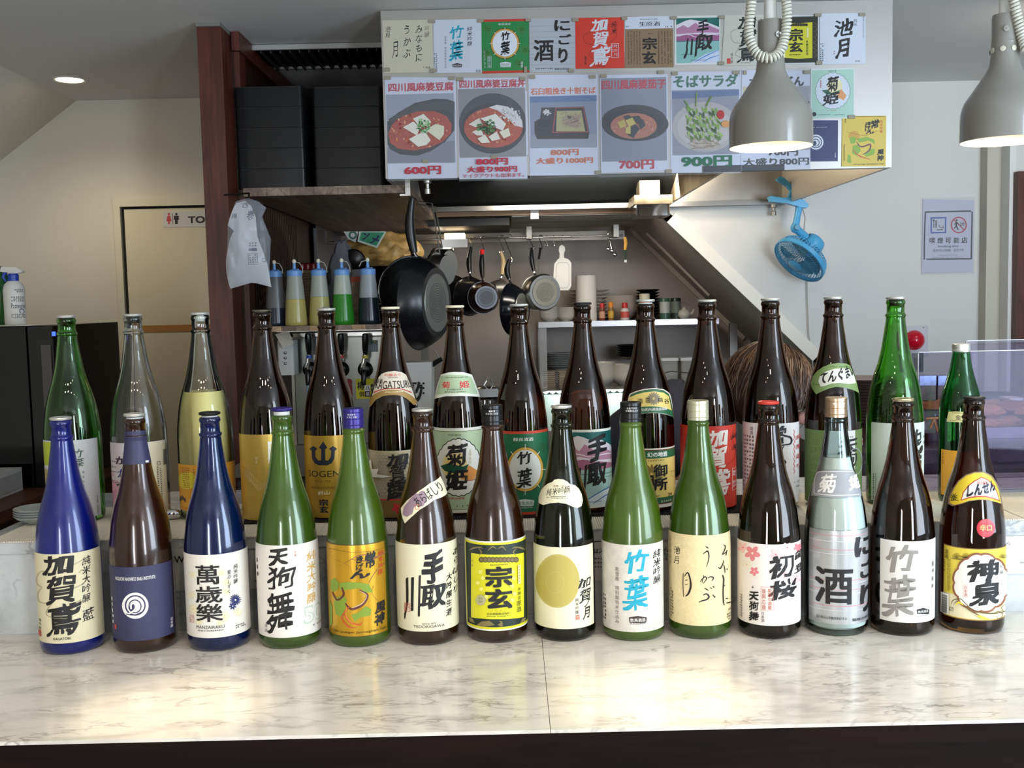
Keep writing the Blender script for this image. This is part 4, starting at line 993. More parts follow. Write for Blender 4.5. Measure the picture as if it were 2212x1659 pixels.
b.label((200, 168, 78), None, None, 992, 1606, 200, [('L', [(90 + 50 * cos(a), 1250 + 60 * sin(a)), (140, 1270), (160 + 30 * cos(a * 2), 1330)], 2, FL) for a in (.3, 1.0, 1.7, 2.4, 3.1, 3.8, 4.5, 5.2)] + [('L', [(70 + 8 * i, 1230 + 4 * i), (110 + 6 * i, 1300), (190, 1350 + 8 * i), (250, 1330 + 6 * i)], 2, FL) for i in range(6)] +
    [('T', '日', 266, 1040, 372, 1190, (232, 230, 216), 'B'), ('T', '榮', 268, 1250, 380, 1370, (232, 230, 216), 'b'), ('V', '純米', 180, 1145, 1200, 20, (230, 222, 180), ''), ('P', [(300, 1450), (380, 1470), (380, 1590), (290, 1590)], (206, 176, 92))], CF, rough=.35, metal=.3)
b = Bottle('amber bottle with a gold label carrying a navy trident mark', back(705, 682, 1.985), ZB2, G_AMB, 'silver', GB, Rs=.965, dome=True, liquid=.12)
NB = (26, 34, 50)
b.label((176, 140, 50), None, None, 1000, 1588, 690, [
    ('P', [(560, 1092), (588, 1072), (617, 1092), (601, 1106), (603, 1150), (622, 1176), (642, 1176), (644, 1098), (628, 1084), (657, 1040), (687, 1084), (671, 1098), (673, 1176), (693, 1176), (712, 1150), (714, 1106), (699, 1092), (728, 1072), (757, 1092), (741, 1108), (738, 1160), (718, 1196), (690, 1210), (625, 1210), (598, 1196), (578, 1160), (576, 1108)], NB),
    ('T', 'SOGEN', 555, 1251, 778, 1296, (40, 34, 20), ''), ('T', 'Since 1768', 605, 1317, 710, 1332, (110, 84, 30), ''), ('T', '奥能登の伝統造り', 575, 1363, 755, 1381, (110, 84, 30), ''), ('T', '剣山', 618, 1396, 704, 1424, (230, 224, 196), 'w'), ('T', '宗', 630, 1455, 692, 1499, NB, 'X'), ('T', '玄', 634, 1505, 692, 1551, NB, 'X')], CF, rough=.32, metal=.3)
b = Bottle('amber half full bottle with a wide neck band lettered above a crane label', back(843.7, 681, 1.985), ZB2, G_AMB, 'cream', GB, Rs=.965, liquid=.207)
b.label((178, 168, 142), 975, None, 1108, 1580, 1150, [('W', 1000 + 26 * i + (j % 2) * 13, 1130 + 22 * j, 12, (186, 177, 152), 6, None, .2) for i in range(13) for j in range(14)] + [('B', 975, 1452, 1345, 1580, (112, 90, 46)), ('B', 975, 1448, 1345, 1458, (176, 40, 40)), ('P', [(1000, 1190), (1022, 1165), (1030, 1235), (1070, 1230), (1060, 1270), (1150, 1285), (1100, 1295), (1030, 1290), (1000, 1260), (1005, 1220)], (222, 222, 214)),
    ('T', '加', 1128, 1125, 1246, 1210, BLK, 'Xw'), ('T', '賀', 1140, 1208, 1240, 1312, BLK, 'Bw'), ('T', '鶴', 1122, 1300, 1256, 1442, BLK, 'Xw'), ('W', 1192, 1512, 40, (190, 36, 50), 5, (120, 30, 30)), ('M', 1000, 1400, 1090, 1425, SOFT, 1), ('B', 978, 1110, 996, 1180, (230, 228, 220))], CF)
bd = [(978, 805), (990, 770), (1008, 712), (1030, 640), (1055, 580), (1078, 555), (1120, 540), (1170, 535), (1218, 543), (1250, 562), (1275, 620), (1305, 700), (1328, 785), (1300, 760), (1255, 728), (1200, 708), (1150, 703), (1095, 710), (1045, 735), (1005, 775)]
b.label((214, 204, 184), 0, 0, 0, 0, 0, [('L', [(984, 778), (1030, 722), (1080, 698), (1150, 688), (1215, 694), (1270, 722), (1318, 766)], 38, (160, 128, 70)), ('L', [(1018, 690), (1080, 668), (1150, 660), (1220, 665), (1290, 690)], 7, (186, 60, 50)), ('T', 'KAGATSURU', 1036, 606, 1284, 662, BLK, 'b'), ('T', '清酒', 1040, 590, 1085, 620, SOFT, 'b'), ('T', '吟醸造り', 1100, 553, 1210, 575, (196, 80, 70), 'b'), ('M', 1115, 578, 1200, 588, SOFT, 1), ('M', 1100, 680, 1230, 692, (226, 214, 180), 1)], CF, outline=bd, name='shoulder_label')
b = Bottle('amber bottle with a pale green neck band and scalloped round label', back(983, 680, 1.985), ZB2, G_AMB, 'cream', GB, Rs=.945, liquid=.232)
PGN = (170, 190, 154)
b.label((216, 218, 204), None, None, 944, 1552, 1640, [('B', 1440, 966, 1830, 1530, SOFT), ('B', 1442, 969, 1830, 1527, PGN), ('T', '芳醇香味', 1550, 988, 1646, 1002, SOFT, ''), ('P', cloud(1628, 1225, 168, 212, 26, .05), SOFT), ('P', cloud(1628, 1225, 162, 205, 26, .05), (220, 220, 212)),
    ('E', 1600, 1215, 90, 110, (226, 208, 150)), ('E', 1590, 1225, 60, 70, (226, 190, 110)), ('P', [(1640, 1310), (1700, 1210), (1762, 1250), (1740, 1310), (1690, 1320)], (206, 140, 70)), ('L', [(1690, 1320), (1750, 1310), (1760, 1270)], 4, (150, 40, 40)), ('P', [(1500, 1215), (1560, 1195), (1660, 1220), (1700, 1200), (1680, 1250), (1600, 1270), (1530, 1250)], (16, 74, 50)),
    ('T', '菊', 1540, 1062, 1682, 1216, BLK, 'Xw'), ('T', '姫', 1538, 1248, 1692, 1386, BLK, 'Xw'), ('V', '品質本位', 1708, 1095, 1200, 20, (170, 160, 110), ''), ('T', 'KIKUHIME', 1560, 1439, 1672, 1456, (176, 50, 40), 'b'), ('E', 1618, 1502, 4, 4, SOFT, 8), ('M', 1650, 1494, 1700, 1508, SOFT, 1)], CF)
b.label((220, 222, 208), 0, 0, 0, 0, 0, [('P', [(1470, 706), (1502, 572), (1560, 562), (1650, 562), (1716, 576), (1762, 700), (1640, 692), (1545, 695)], PGN), ('M', 1530, 575, 1696, 590, (60, 80, 50), 1), ('T', '菊', 1510, 612, 1566, 658, (196, 50, 50), 'B'), ('T', '姫', 1634, 608, 1702, 656, (196, 50, 50), 'B'), ('M', 1545, 662, 1660, 675, SOFT, 1), ('M', 1530, 680, 1680, 692, SOFT, 1)], CF,
    outline=[(1448, 738), (1470, 660), (1500, 562), (1560, 545), (1600, 542), (1660, 544), (1722, 562), (1752, 640), (1780, 722), (1710, 716), (1640, 714), (1540, 716)], name='shoulder_label')
b = Bottle('amber bottle with a green label and white sun circle bordered in red', back(1121, 676, 1.985), ZB2, G_AMB, 'silver', GB, Rs=.965, liquid=.16)
GL2 = (28, 98, 64)
b.label((190, 62, 40), None, None, 966, 1566, 320, [('B', 120, 986, 500, 1546, GL2), ('T', '醇良清酒', 230, 1013, 370, 1038, WHT, 'b')] + [('W', 440, 1080, 40, (34, 88, 52), 5, None), ('W', 190, 1420, 40, (34, 88, 52), 5, None)] + [('E', 313, 1240, 134, 166, (50, 70, 40)), ('E', 313, 1240, 128, 158, (196, 156, 60)), ('E', 313, 1240, 112, 140, (210, 212, 206))] +
    [('L', [(313 + 118 * cos(radians(a)), 1240 + 148 * sin(radians(a))), (313 + 144 * cos(radians(a)), 1240 + 182 * sin(radians(a)))], 4, WHT) for a in range(0, 360, 45)] + [('T', '竹', 258, 1112, 356, 1202, BLK, 'Bw'), ('T', '葉', 258, 1240, 356, 1370, BLK, 'Bw'), house(250, 376, 1452, 1500, (200, 206, 200)), ('T', '数馬酒造', 262, 1470, 366, 1494, GL2, 'b'), ('T', 'KAZUMA', 270, 1506, 366, 1519, (190, 200, 190), '')], CG)
b = Bottle('golden brown empty bottle with a pink and white mountain label', back(1258, 673, 1.985), ZB2, G_AMB, 'black', GB, Rs=.965, liquid=.05)
b.label((212, 214, 204), None, None, 955, 1518, 790, [('B', 560, 975, 960, 1497, (24, 86, 84)), ('P', [(560, 1090), (600, 1060), (650, 1015), (690, 1000), (730, 1010), (790, 1035), (860, 1030), (960, 1080), (960, 1250), (560, 1250)], (206, 200, 204)),
    ('P', [(560, 1120), (660, 1075), (700, 1110), (740, 1060), (800, 1100), (850, 1080), (960, 1120), (960, 1160), (840, 1170), (700, 1150), (560, 1190)], (168, 122, 144)), ('P', [(560, 1190), (700, 1165), (820, 1180), (960, 1190), (960, 1250), (560, 1250)], (150, 92, 120)), ('L', [(560, 1150), (680, 1130), (780, 1150), (900, 1125), (960, 1135)], [4, 9, 5, 9, 4], (214, 204, 210)), ('L', [(660, 1180), (740, 1165), (820, 1185), (930, 1165)], [3, 8, 4, 3], (214, 204, 210)),
    ('B', 560, 1246, 960, 1495, (150, 182, 176)), ('L', [(560, 1250), (960, 1250)], 4, (40, 90, 90)), ('L', [(600, 1330), (760, 1310), (960, 1280)], 3, (40, 100, 110)), ('P', [(700, 1495), (850, 1400), (960, 1340), (960, 1420), (860, 1495)], (196, 208, 210)), ('L', [(740, 1470), (850, 1400), (960, 1340)], [4, 8, 4], (30, 96, 160)), ('L', [(800, 1485), (880, 1430), (960, 1385)], [3, 7, 4], (30, 96, 160)),
    ('T', '手', 758, 1000, 892, 1176, BLK, 'Xw'), ('T', '取', 760, 1196, 892, 1350, BLK, 'Xw'), ('T', '川', 650, 1225, 748, 1400, BLK, 'Bw'), ('T', 'TEDORIGAWA', 700, 1466, 860, 1480, (50, 90, 110), '')], CG)
b = Bottle('dark amber bottle with arched cream and green shoulder band and matching label', back(1394, 667, 1.98), ZB2, G_AMB, 'silver', GB, Rs=.99, liquid=.197, lift=.003)
GG = (36, 96, 60); YC = (222, 198, 112)
b.label((216, 214, 200), None, None, 908, 1470, 540, [('B', 150, 925, 760, 935, (110, 60, 40)), ('B', 150, 935, 760, 1008, GG), ('B', 150, 1008, 760, 1378, YC), ('B', 150, 1378, 760, 1434, GG), ('B', 150, 1434, 760, 1442, (110, 60, 40)), ('T', '幻の地酒', 430, 946, 612, 990, WHT, 'B'), ('M', 430, 1015, 585, 1037, (120, 100, 40), 1)] +
    [('E', 470 + 62 * cos(2 * pi * i / 16), 1185 + 85 * sin(2 * pi * i / 16), 40, 14, (128, 112, 50), 12, 2 * pi * i / 16) for i in range(16)] + [('T', '御', 488, 1062, 612, 1176, BLK, 'X'), ('T', '所', 492, 1192, 612, 1304, BLK, 'X'), ('T', '泉', 395, 1150, 500, 1330, BLK, 'X'), ('T', '24', 620, 1325, 652, 1356, SOFT, 'b'), ('L', [(616, 1130), (660, 1120), (690, 1130)], 2, (150, 120, 50)), ('F', 650, 1120, 684, 1170, 2, (150, 120, 50)), ('M', 530, 1395, 650, 1420, (190, 200, 170), 1), ('M', 510, 1350, 550, 1366, SOFT, 1)], CN)
sb = [(222, 585), (240, 490), (262, 398), (320, 372), (400, 350), (490, 341), (580, 352), (638, 392), (660, 460), (675, 540), (690, 632), (650, 605), (600, 590), (540, 580), (480, 576), (400, 580), (330, 590), (270, 598)]
b.label((218, 216, 202), 0, 0, 0, 0, 0, [('P', inset(sb, .95, 0), (110, 60, 40)), ('P', inset(sb, .93, 0), GG), ('P', [(246, 508), (262, 430), (330, 400), (400, 382), (490, 372), (580, 384), (628, 420), (656, 555), (600, 530), (540, 518), (480, 514), (400, 516), (320, 522)], YC), ('B', 255, 520, 262, 570, GG)] +
    [('E', 490 + 38 * cos(2 * pi * i / 16), 440 + 38 * sin(2 * pi * i / 16), 26, 8, (126, 112, 84), 12, 2 * pi * i / 16) for i in range(16)] + [('T', '酒', 338, 440, 386, 486, BLK, ''), ('T', '恩', 410, 430, 455, 480, BLK, ''), ('T', '精', 526, 430, 572, 476, BLK, ''), ('T', '谷', 582, 440, 628, 490, BLK, ''), ('T', 'ツ', 478, 430, 506, 452, BLK, ''), ('T', '(有)武内酒造店謹醸', 350, 528, 612, 560, WHT, 'b')], CN, outline=sb, name='shoulder_label')
b = Bottle('amber bottle with a bright red label and white brush characters', back(1527, 667, 1.98), ZB2, G_AMB, 'silver', GB, Rs=1.0, liquid=.226)
RD = (190, 54, 38)
b.label(RD, None, None, 702, 1478, 1010, [('L', [(1240, 740), (1210, 830), (1120, 830)], 5, (150, 36, 26)), ('L', [(1210, 800), (1240, 860), (1260, 920), (1240, 1010), (1150, 1080), (1080, 1060)], 6, (150, 36, 26)), ('L', [(1170, 1120), (1180, 1220), (1120, 1300), (1200, 1350)], 7, (150, 36, 26)),
    ('T', '加', 1000, 738, 1176, 890, (222, 214, 206), 'Xw'), ('T', '賀', 985, 905, 1170, 1105, (222, 214, 206), 'Xw'), ('T', '鳶', 985, 1120, 1205, 1345, (222, 214, 206), 'Xw'), ('V', '純米', 1242, 742, 950, 46, BLK, 'bw'), ('F', 1226, 1092, 1268, 1300, 4, (214, 190, 176)), ('M', 1234, 1102, 1260, 1290, (214, 190, 176), 2), ('M', 750, 730, 768, 800, (120, 30, 20), 1, True)], CN)
b = Bottle('amber bottle with a white label of loose black brush strokes and red side text', back(1664, 664, 1.98), ZB2, G_AMB, 'silver', GB, Rs=1.0, liquid=.13)
b.label((214, 210, 208), 148, None, 798, 1392, 390, [('V', '清酒', 216, 818, 880, 28, SOFT, ''), ('M', 160, 880, 240, 1300, (70, 66, 64), 5, True), ('B', 246, 800, 252, 1390, (170, 166, 164)), ('T', '常', 300, 822, 462, 960, BLK, 'Bw'), ('L', [(400, 835), (440, 880), (500, 900), (498, 945), (430, 960), (425, 1010), (450, 960)], [10, 14, 16, 12, 10, 12, 6], BLK), ('L', [(420, 1040), (462, 1080), (430, 1110)], [6, 18, 6], BLK), ('T', 'げん', 310, 1130, 450, 1330, BLK, 'Xw')] +
    [('L', [(524 + (6 if i % 2 else -4), 840 + i * 18), (524 + (-4 if i % 2 else 6), 858 + i * 18)], 3, (190, 60, 60)) for i in range(18)] + [('L', [(568 + (4 if i % 2 else -4), 840 + i * 18), (568 + (-4 if i % 2 else 4), 858 + i * 18)], 3, (190, 60, 60)) for i in range(18)] + [('V', '純醸造り', 547, 860, 1140, 30, (176, 60, 60), 'bw'), ('M', 522, 1215, 560, 1230, SOFT, 1), ('M', 535, 1245, 560, 1262, BLK, 1), ('M', 562, 1270, 572, 1390, SOFT, 1, True)], CM)
b = Bottle('amber bottle with an arched green shoulder label of flowing script', back(1800, 661, 1.98), ZB2, G_AMB, 'silver', GB, Rs=1.0, liquid=.14)
b.label((96, 118, 66), None, None, 850, 1392, 820, [('B', 752, 852, 972, 1392, (212, 212, 206)), ('T', '天', 860, 918, 985, 1010, BLK, 'Xw'), ('T', '狗', 860, 1010, 985, 1110, BLK, 'Xw'), ('R', 975, 1075, 52, 100, 6, (150, 150, 150)), ('M', 905, 890, 960, 905, SOFT, 1)] + [('R', 690 - 20 * (i % 2), 930 + 60 * i, 40, 34, 3, (120, 138, 84)) for i in range(6)] + [('E', 1034, 930, 14, 44, (222, 218, 206)), ('W', 1034, 930, 16, (180, 50, 40), 7, None)], CM)
ta = [(648, 500), (664, 455), (690, 420), (735, 384), (790, 361), (850, 353), (905, 357), (936, 372), (962, 430), (985, 500), (1003, 578), (960, 552), (905, 537), (840, 528), (790, 538), (735, 560), (690, 583), (664, 545)]
b.label((122, 146, 90), 0, 0, 0, 0, 0, [('P', [(706, 485), (718, 448), (760, 416), (820, 396), (885, 392), (938, 404), (966, 450), (978, 500), (930, 506), (860, 500), (800, 504), (750, 522), (722, 525)], (216, 216, 206)), ('T', 'てんぐまい', 722, 420, 972, 502, BLK, 'Bw'), ('M', 790, 372, 920, 388, (70, 90, 44), 1), ('M', 665, 505, 720, 520, (96, 120, 66), 1)], CM, outline=ta, name='shoulder_label')
b = Bottle('tall clear green bottle almost empty with a pale mint label', back(1934.6, 657, 1.985), ZL, G_GRN, 'silver', GB, Rs=1.0, liquid=.05)
b.label((196, 206, 194), 1093, None, 797, 1375, 1290, [('V', '純米', 1480, 864, 950, 18, SOFT, ''), ('T', '池', 1300, 850, 1460, 960, (34, 38, 36), 'Xw'), ('L', [(1400, 925), (1425, 935), (1415, 975), (1445, 1010), (1455, 985), (1464, 955)], [14, 34, 22, 18, 26, 6], (34, 38, 36)), ('L', [(1400, 1000), (1445, 1040), (1430, 1060)], [16, 34, 6], (34, 38, 36)), ('T', '月', 1330, 1090, 1450, 1270, (34, 38, 36), 'Xw'), ('M', 1106, 1160, 1118, 1370, SOFT, 1, True), ('M', 1124, 1160, 1132, 1360, SOFT, 1, True)], CM)
b = Bottle('smaller green bottle with aluminium screw cap and an ochre label', back(2076, 790, 1.99), ZL, glass('glass_emerald', (70, 176, 96)), 'silver', None, prof=SM, screw=True, liquid=.09, name='small_sake_bottle')
b.label((206, 146, 40), 1605, None, 994, 1328, 1680, [('V', '清酒', 1620, 1008, 1052, 11, (90, 60, 10), ''), ('M', 1616, 1060, 1624, 1110, (90, 60, 10), 1, True)], CM)
b.label((202, 196, 132), 0, 0, 0, 0, 0, [('T', '金', 1711, 734, 1752, 768, BLK, 'b'), ('T', 'KANAZAWA', 1688, 715, 1768, 724, SOFT, ''), ('M', 1668, 772, 1766, 780, SOFT, 1)], CM, outline=[(1646, 783), (1652, 745), (1660, 710), (1710, 708), (1768, 712), (1770, 788), (1710, 786)], name='neck_label', rough=.3)
print('back row done')
# ------------------------------------------------------------------ range hood covered in menus
YH = 3.20
hb = PY(1106, 380, YH).z; hx0 = PY(829, 250, YH).x; hx1 = PY(1927, 200, YH).x
hs = M('hood_steel', (176, 172, 166), rough=.4, metal=.55, bump=.05, bscale=200)
hood = thing('range_hood', 'steel kitchen hood with menus and sake labels stuck on its front', 'range hood', (0.4, YH, hb))
obj('front_panel', MB().box((hx0, YH, hb), (hx1, YH + .012, ZC - .002)), hs, hood)
obj('side_panel', MB().box((hx1 - .012, YH + .012, hb), (hx1, YB - .004, ZC - .002)), hs, hood)
obj('side_panel', MB().box((hx0, YH + .012, hb), (hx0 + .012, YB - .004, ZC - .002)), hs, hood)
xm = PY(1440, 410, YB).x
obj('back_panel', MB().box((xm, YB - .02, hb), (hx1 - .012, YB - .004, ZC - .01)), steel_dull, hood)
obj('lip', MB().box((hx0 + .012, YH + .012, hb), (hx1 - .012, YH + .03, hb + .008)).box((hx0 + .012, YB - .05, hb - .0), (hx1 - .012, YB - .021, hb + .02)), M('lip_steel', (120, 116, 110), rough=.35, metal=.9), hood)
obj('filter_panel', MB().add([(hx0 + .02, YH + .2, ZC - .1), (xm, YH + .2, ZC - .1), (xm, YB - .03, hb + .02), (hx0 + .02, YB - .03, hb + .02), (hx0 + .02, YH + .2, ZC - .09), (xm, YH + .2, ZC - .09), (xm, YB - .02, hb + .03), (hx0 + .02, YB - .02, hb + .03)],
    [(0, 1, 2, 3), (4, 7, 6, 5), (0, 4, 5, 1), (1, 5, 6, 2), (2, 6, 7, 3), (3, 7, 4, 0)]), M('filter_black', (24, 26, 28), rough=.35, metal=.3), hood)
obj('divider', MB().box((xm, YH + .05, hb + .01), (xm + .01, YB - .02, ZC - .1)), M('greasy_cream', (196, 176, 140), rough=.4, var=.3, vscale=14), hood)
p = PY(923, 398, YH + .02)
obj('drain_valve', MB().lathe([(0, -.045), (.009, -.045), (.009, -.03), (.006, -.028), (.006, -.014), (.012, -.012), (.012, 0)], (p.x, p.y + .01, hb), 16), chrome, hood, smooth=True)
p = PY(1671, 440, YB - .04)
obj('drain_valve', MB().lathe([(0, -.045), (.011, -.045), (.011, -.03), (.007, -.028), (.007, -.014), (.013, -.012), (.013, 0)], (p.x, p.y, hb), 16), steel_dull, hood, smooth=True)
obj('black_strip', MB().box((PY(1517, 370, YH).x, YH - .004, PY(1600, 371, YH).z), (PY(1694, 370, YH).x, YH - .0022, PY(1600, 357, YH).z)), black_matt, hood)

CI = crop(820, 20, 3.95); CJ = crop(1340, 0, 3.687)
GP = 'sake label prints on the hood'; GM = 'menu posters on the hood'
LV = 0
def poster(label, corners, col, ops, cr, name='label_print', group=GP, rough=.4, lam=False):
    global LV
    LV += 1
    Y = YH - .0016 - (LV % 3) * .0006
    o, A, F = sheet(name, label, 'poster', corners, Y, col, th=.0005, group=group, cr=cr, rough=rough)
    A.ops(ops); A.build('printing', F.S, o, step=.00003)
    if lam:
        xs_ = [c[0] for c in corners]; ys_ = [c[1] for c in corners]
        a = PY(*cr(min(xs_) - 6, min(ys_) - 5), Y); b_ = PY(*cr(max(xs_) + 6, max(ys_) + 6), Y)
        org = ORG[o.name]
        mb = MB(); n1, n2 = 7, 10; rr = random.Random(LV)
        vs = [Vector((a.x + (b_.x - a.x) * i / n1, Y - .0026 - rr.random() * .0010, b_.z + (a.z - b_.z) * j / n2)) for j in range(n2 + 1) for i in range(n1 + 1)]
        mb.add(vs, [(j * (n1 + 1) + i, j * (n1 + 1) + i + 1, (j + 1) * (n1 + 1) + i + 1, (j + 1) * (n1 + 1) + i) for j in range(n2) for i in range(n1)])
        obj('laminate_film', mb, clearfilm('laminate', (250, 250, 252), .10, .12), o, smooth=True)
    return o
WB = (206, 212, 222); PI = (200, 196, 176)
poster('cream label print of thin flowing script at the hood corner', [(22, 95), (452, 90), (460, 538), (38, 545)], (196, 192, 170), [
    ('V', '池月', 70, 145, 245, 46, BLK, 'bw'), ('V', 'うかぶ', 232, 125, 425, 70, BLK, 'w'), ('V', 'みなもに', 335, 130, 450, 66, BLK, 'w'), ('T', '月', 108, 275, 155, 405, BLK, 'w'), ('V', '吟醸', 402, 140, 240, 46, (120, 116, 100), 'w'), ('T', '清酒', 390, 488, 432, 505, SOFT, ''), ('M', 370, 490, 385, 503, SOFT, 1)], CI)
poster('pale blue label print with turquoise bamboo characters', [(456, 92), (868, 82), (872, 540), (462, 545)], (198, 206, 218), [('T', '竹', 598, 145, 712, 248, TQ, 'Bw'), ('T', '葉', 598, 275, 712, 430, TQ, 'Bw'), ('V', '純米吟醸', 768, 145, 315, 44, BLK, 'bw'), ('V', '能登産 特別栽培米仕込み', 562, 228, 505, 17, SOFT, ''), house(620, 704, 460, 494, (40, 34, 32)), ('T', '数馬酒造', 628, 472, 696, 488, WB, ''), ('M', 622, 497, 702, 504, SOFT, 1), ('M', 465, 375, 494, 535, SOFT, 2, True), ('T', '清酒', 818, 516, 862, 538, SOFT, '')], CI)
poster('green label print with a ringed white sun and red bands', [(864, 88), (1272, 82), (1278, 540), (876, 546)], (36, 128, 66), [('B', 864, 84, 1274, 104, (190, 56, 40)), ('B', 876, 524, 1278, 545, (190, 56, 40)), ('T', '醇良清酒', 1014, 118, 1116, 136, WB, 'b')] + [('W', x, y, 44, (56, 120, 56), 5, None) for x, y in ((925, 170), (1212, 170), (1240, 350), (915, 375), (1190, 460))] +
    [('E', 1070, 292, 128, 134, (200, 150, 66)), ('R', 1070, 292, 128, 134, 8, (60, 90, 40)), ('E', 1070, 292, 106, 112, (214, 220, 228))] + [('L', [(1070 + 112 * cos(radians(a)), 292 + 116 * sin(radians(a))), (1070 + 132 * cos(radians(a)), 292 + 136 * sin(radians(a)))], 5, WB) for a in range(0, 360, 45)] +
    [('T', '竹', 1036, 195, 1110, 262, BLK, 'Bw'), ('T', '葉', 1036, 278, 1108, 385, BLK, 'Bw'), house(1028, 1122, 448, 490, WB), ('T', '数馬酒造', 1038, 462, 1112, 482, (36, 110, 60), 'b'), ('M', 1030, 492, 1118, 500, WB, 1), ('V', '清酒', 1214, 445, 500, 24, WB, 'b'), ('F', 922, 400, 955, 500, 2, WB), ('V', '能登の酒', 938, 405, 496, 22, WB, ''), ('M', 888, 350, 905, 505, WB, 2, True)], CI)
poster('silver label print with black milky sake characters', [(1276, 78), (1668, 74), (1674, 534), (1282, 538)], (170, 176, 184), [('B', 1280, y, 1670, y + 3, (150, 146, 156)) for y in (140, 190, 236, 290, 330, 380, 410, 470)] + [('T', '酒', 1318, 262, 1482, 440, BLK, 'X'), ('T', 'に', 1495, 95, 1620, 182, BLK, 'X'), ('T', 'ご', 1530, 215, 1632, 298, BLK, 'X'), ('T', 'り', 1530, 335, 1600, 452, BLK, 'X'), ('M', 1330, 500, 1480, 515, SOFT, 1), ('T', '菊姫合資会社', 1492, 500, 1625, 518, SOFT, 'b')], CI)
poster('red label print with white brush characters and a seal', [(1670, 74), (2086, 68), (2090, 500), (1672, 508)], (206, 58, 40), [('L', [(1900, 150), (1990, 130), (2020, 190), (2010, 250), (1960, 280)], 6, (166, 40, 30)), ('L', [(1800, 190), (1740, 230), (1760, 290), (1820, 300)], 6, (166, 40, 30)), ('L', [(1840, 310), (1790, 400), (1930, 440), (1960, 340)], 6, (166, 40, 30)),
    ('T', '加', 1812, 85, 1938, 182, WB, 'Xw'), ('T', '賀', 1820, 192, 1950, 315, WB, 'Xw'), ('T', '鳶', 1805, 322, 1962, 472, WB, 'Xw'), ('V', '純米', 2000, 100, 215, 48, BLK, 'bw'), ('F', 1978, 292, 2040, 412, 4, WB), ('M', 1985, 300, 2034, 404, WB, 3), ('V', '福光屋', 1757, 398, 475, 20, SOFT, 'b'), ('T', 'KAGATOBI', 1846, 482, 1922, 492, SOFT, '')], CI)
poster('kraft brown label print under a white heading band', [(42, 130), (418, 130), (424, 536), (36, 542)], (136, 112, 84), [('B', 38, 130, 422, 228, (200, 208, 222)), ('T', '生原酒', 150, 172, 314, 208, BLK, 'b'), ('M', 155, 148, 302, 160, SOFT, 1), ('M', 45, 206, 85, 220, SOFT, 1), ('M', 355, 206, 415, 220, SOFT, 1), ('T', '宗', 178, 300, 288, 392, BLK, 'X'), ('T', '玄', 178, 412, 280, 508, BLK, 'X'), ('M', 205, 262, 260, 274, SOFT, 1)] +
    [('M', x, 250, x + 12, 515, (60, 46, 34), 1, True) for x in (60, 82, 105, 128, 150, 300, 325, 350, 375, 396)], CJ)
poster('mountain landscape label print in pink and teal', [(434, 126), (798, 122), (794, 514), (430, 520)], (212, 214, 210), [('B', 446, 142, 788, 500, (24, 98, 92)), ('P', [(446, 200), (520, 165), (560, 155), (600, 162), (700, 180), (786, 215), (786, 326), (446, 326)], (212, 206, 216)),
    ('P', [(446, 230), (500, 200), (540, 220), (600, 180), (640, 220), (700, 200), (786, 236), (786, 262), (700, 258), (600, 262), (446, 274)], (172, 120, 156)), ('P', [(446, 290), (540, 268), (640, 276), (786, 274), (786, 326), (446, 326)], (150, 84, 130)), ('L', [(460, 290), (540, 272), (620, 300), (720, 274), (780, 282)], [3, 9, 4, 8, 3], (216, 208, 220)), ('B', 446, 326, 787, 500, (130, 182, 178)), ('B', 446, 324, 787, 330, (60, 110, 120)),
    ('P', [(560, 500), (680, 430), (786, 396), (786, 500)], (196, 208, 230)), ('L', [(590, 495), (690, 440), (786, 400)], [3, 9, 3], (60, 130, 200)), ('L', [(660, 495), (720, 460), (786, 440)], [3, 8, 3], (60, 130, 200)), ('T', '手', 616, 165, 700, 275, BLK, 'Xw'), ('T', '取', 616, 280, 734, 395, BLK, 'Xw'), ('T', '川', 512, 310, 610, 450, BLK, 'Xw'), ('T', 'TEDORIGAWA', 560, 474, 690, 485, (50, 80, 120), ''), ('L', [(485, 435), (580, 432)], 3, BLK)], CJ)
poster('beige label print partly hidden behind the lamp cord loop', [(832, 120), (1140, 116), (1150, 520), (806, 524)], (190, 190, 178), [('L', [(930, 230), (880, 260), (895, 330), (960, 350), (940, 390)], 6, (150, 148, 140)), ('L', [(1080, 150), (1120, 230), (1060, 260)], 6, (150, 148, 140)), ('L', [(960, 360), (920, 440), (1060, 470), (1090, 380)], 6, (150, 148, 140)), ('T', '加', 945, 132, 1070, 225, BLK, 'Xw'), ('T', '賀', 950, 235, 1080, 360, BLK, 'Xw'), ('T', '鳶', 940, 365, 1090, 485, BLK, 'Xw'), ('V', '純米大', 1112, 145, 290, 36, BLK, 'w'), ('V', '福光屋', 888, 420, 505, 20, SOFT, 'b'), ('B', 848, 465, 878, 508, (190, 60, 50)), ('M', 960, 495, 1040, 505, SOFT, 1)], CJ)
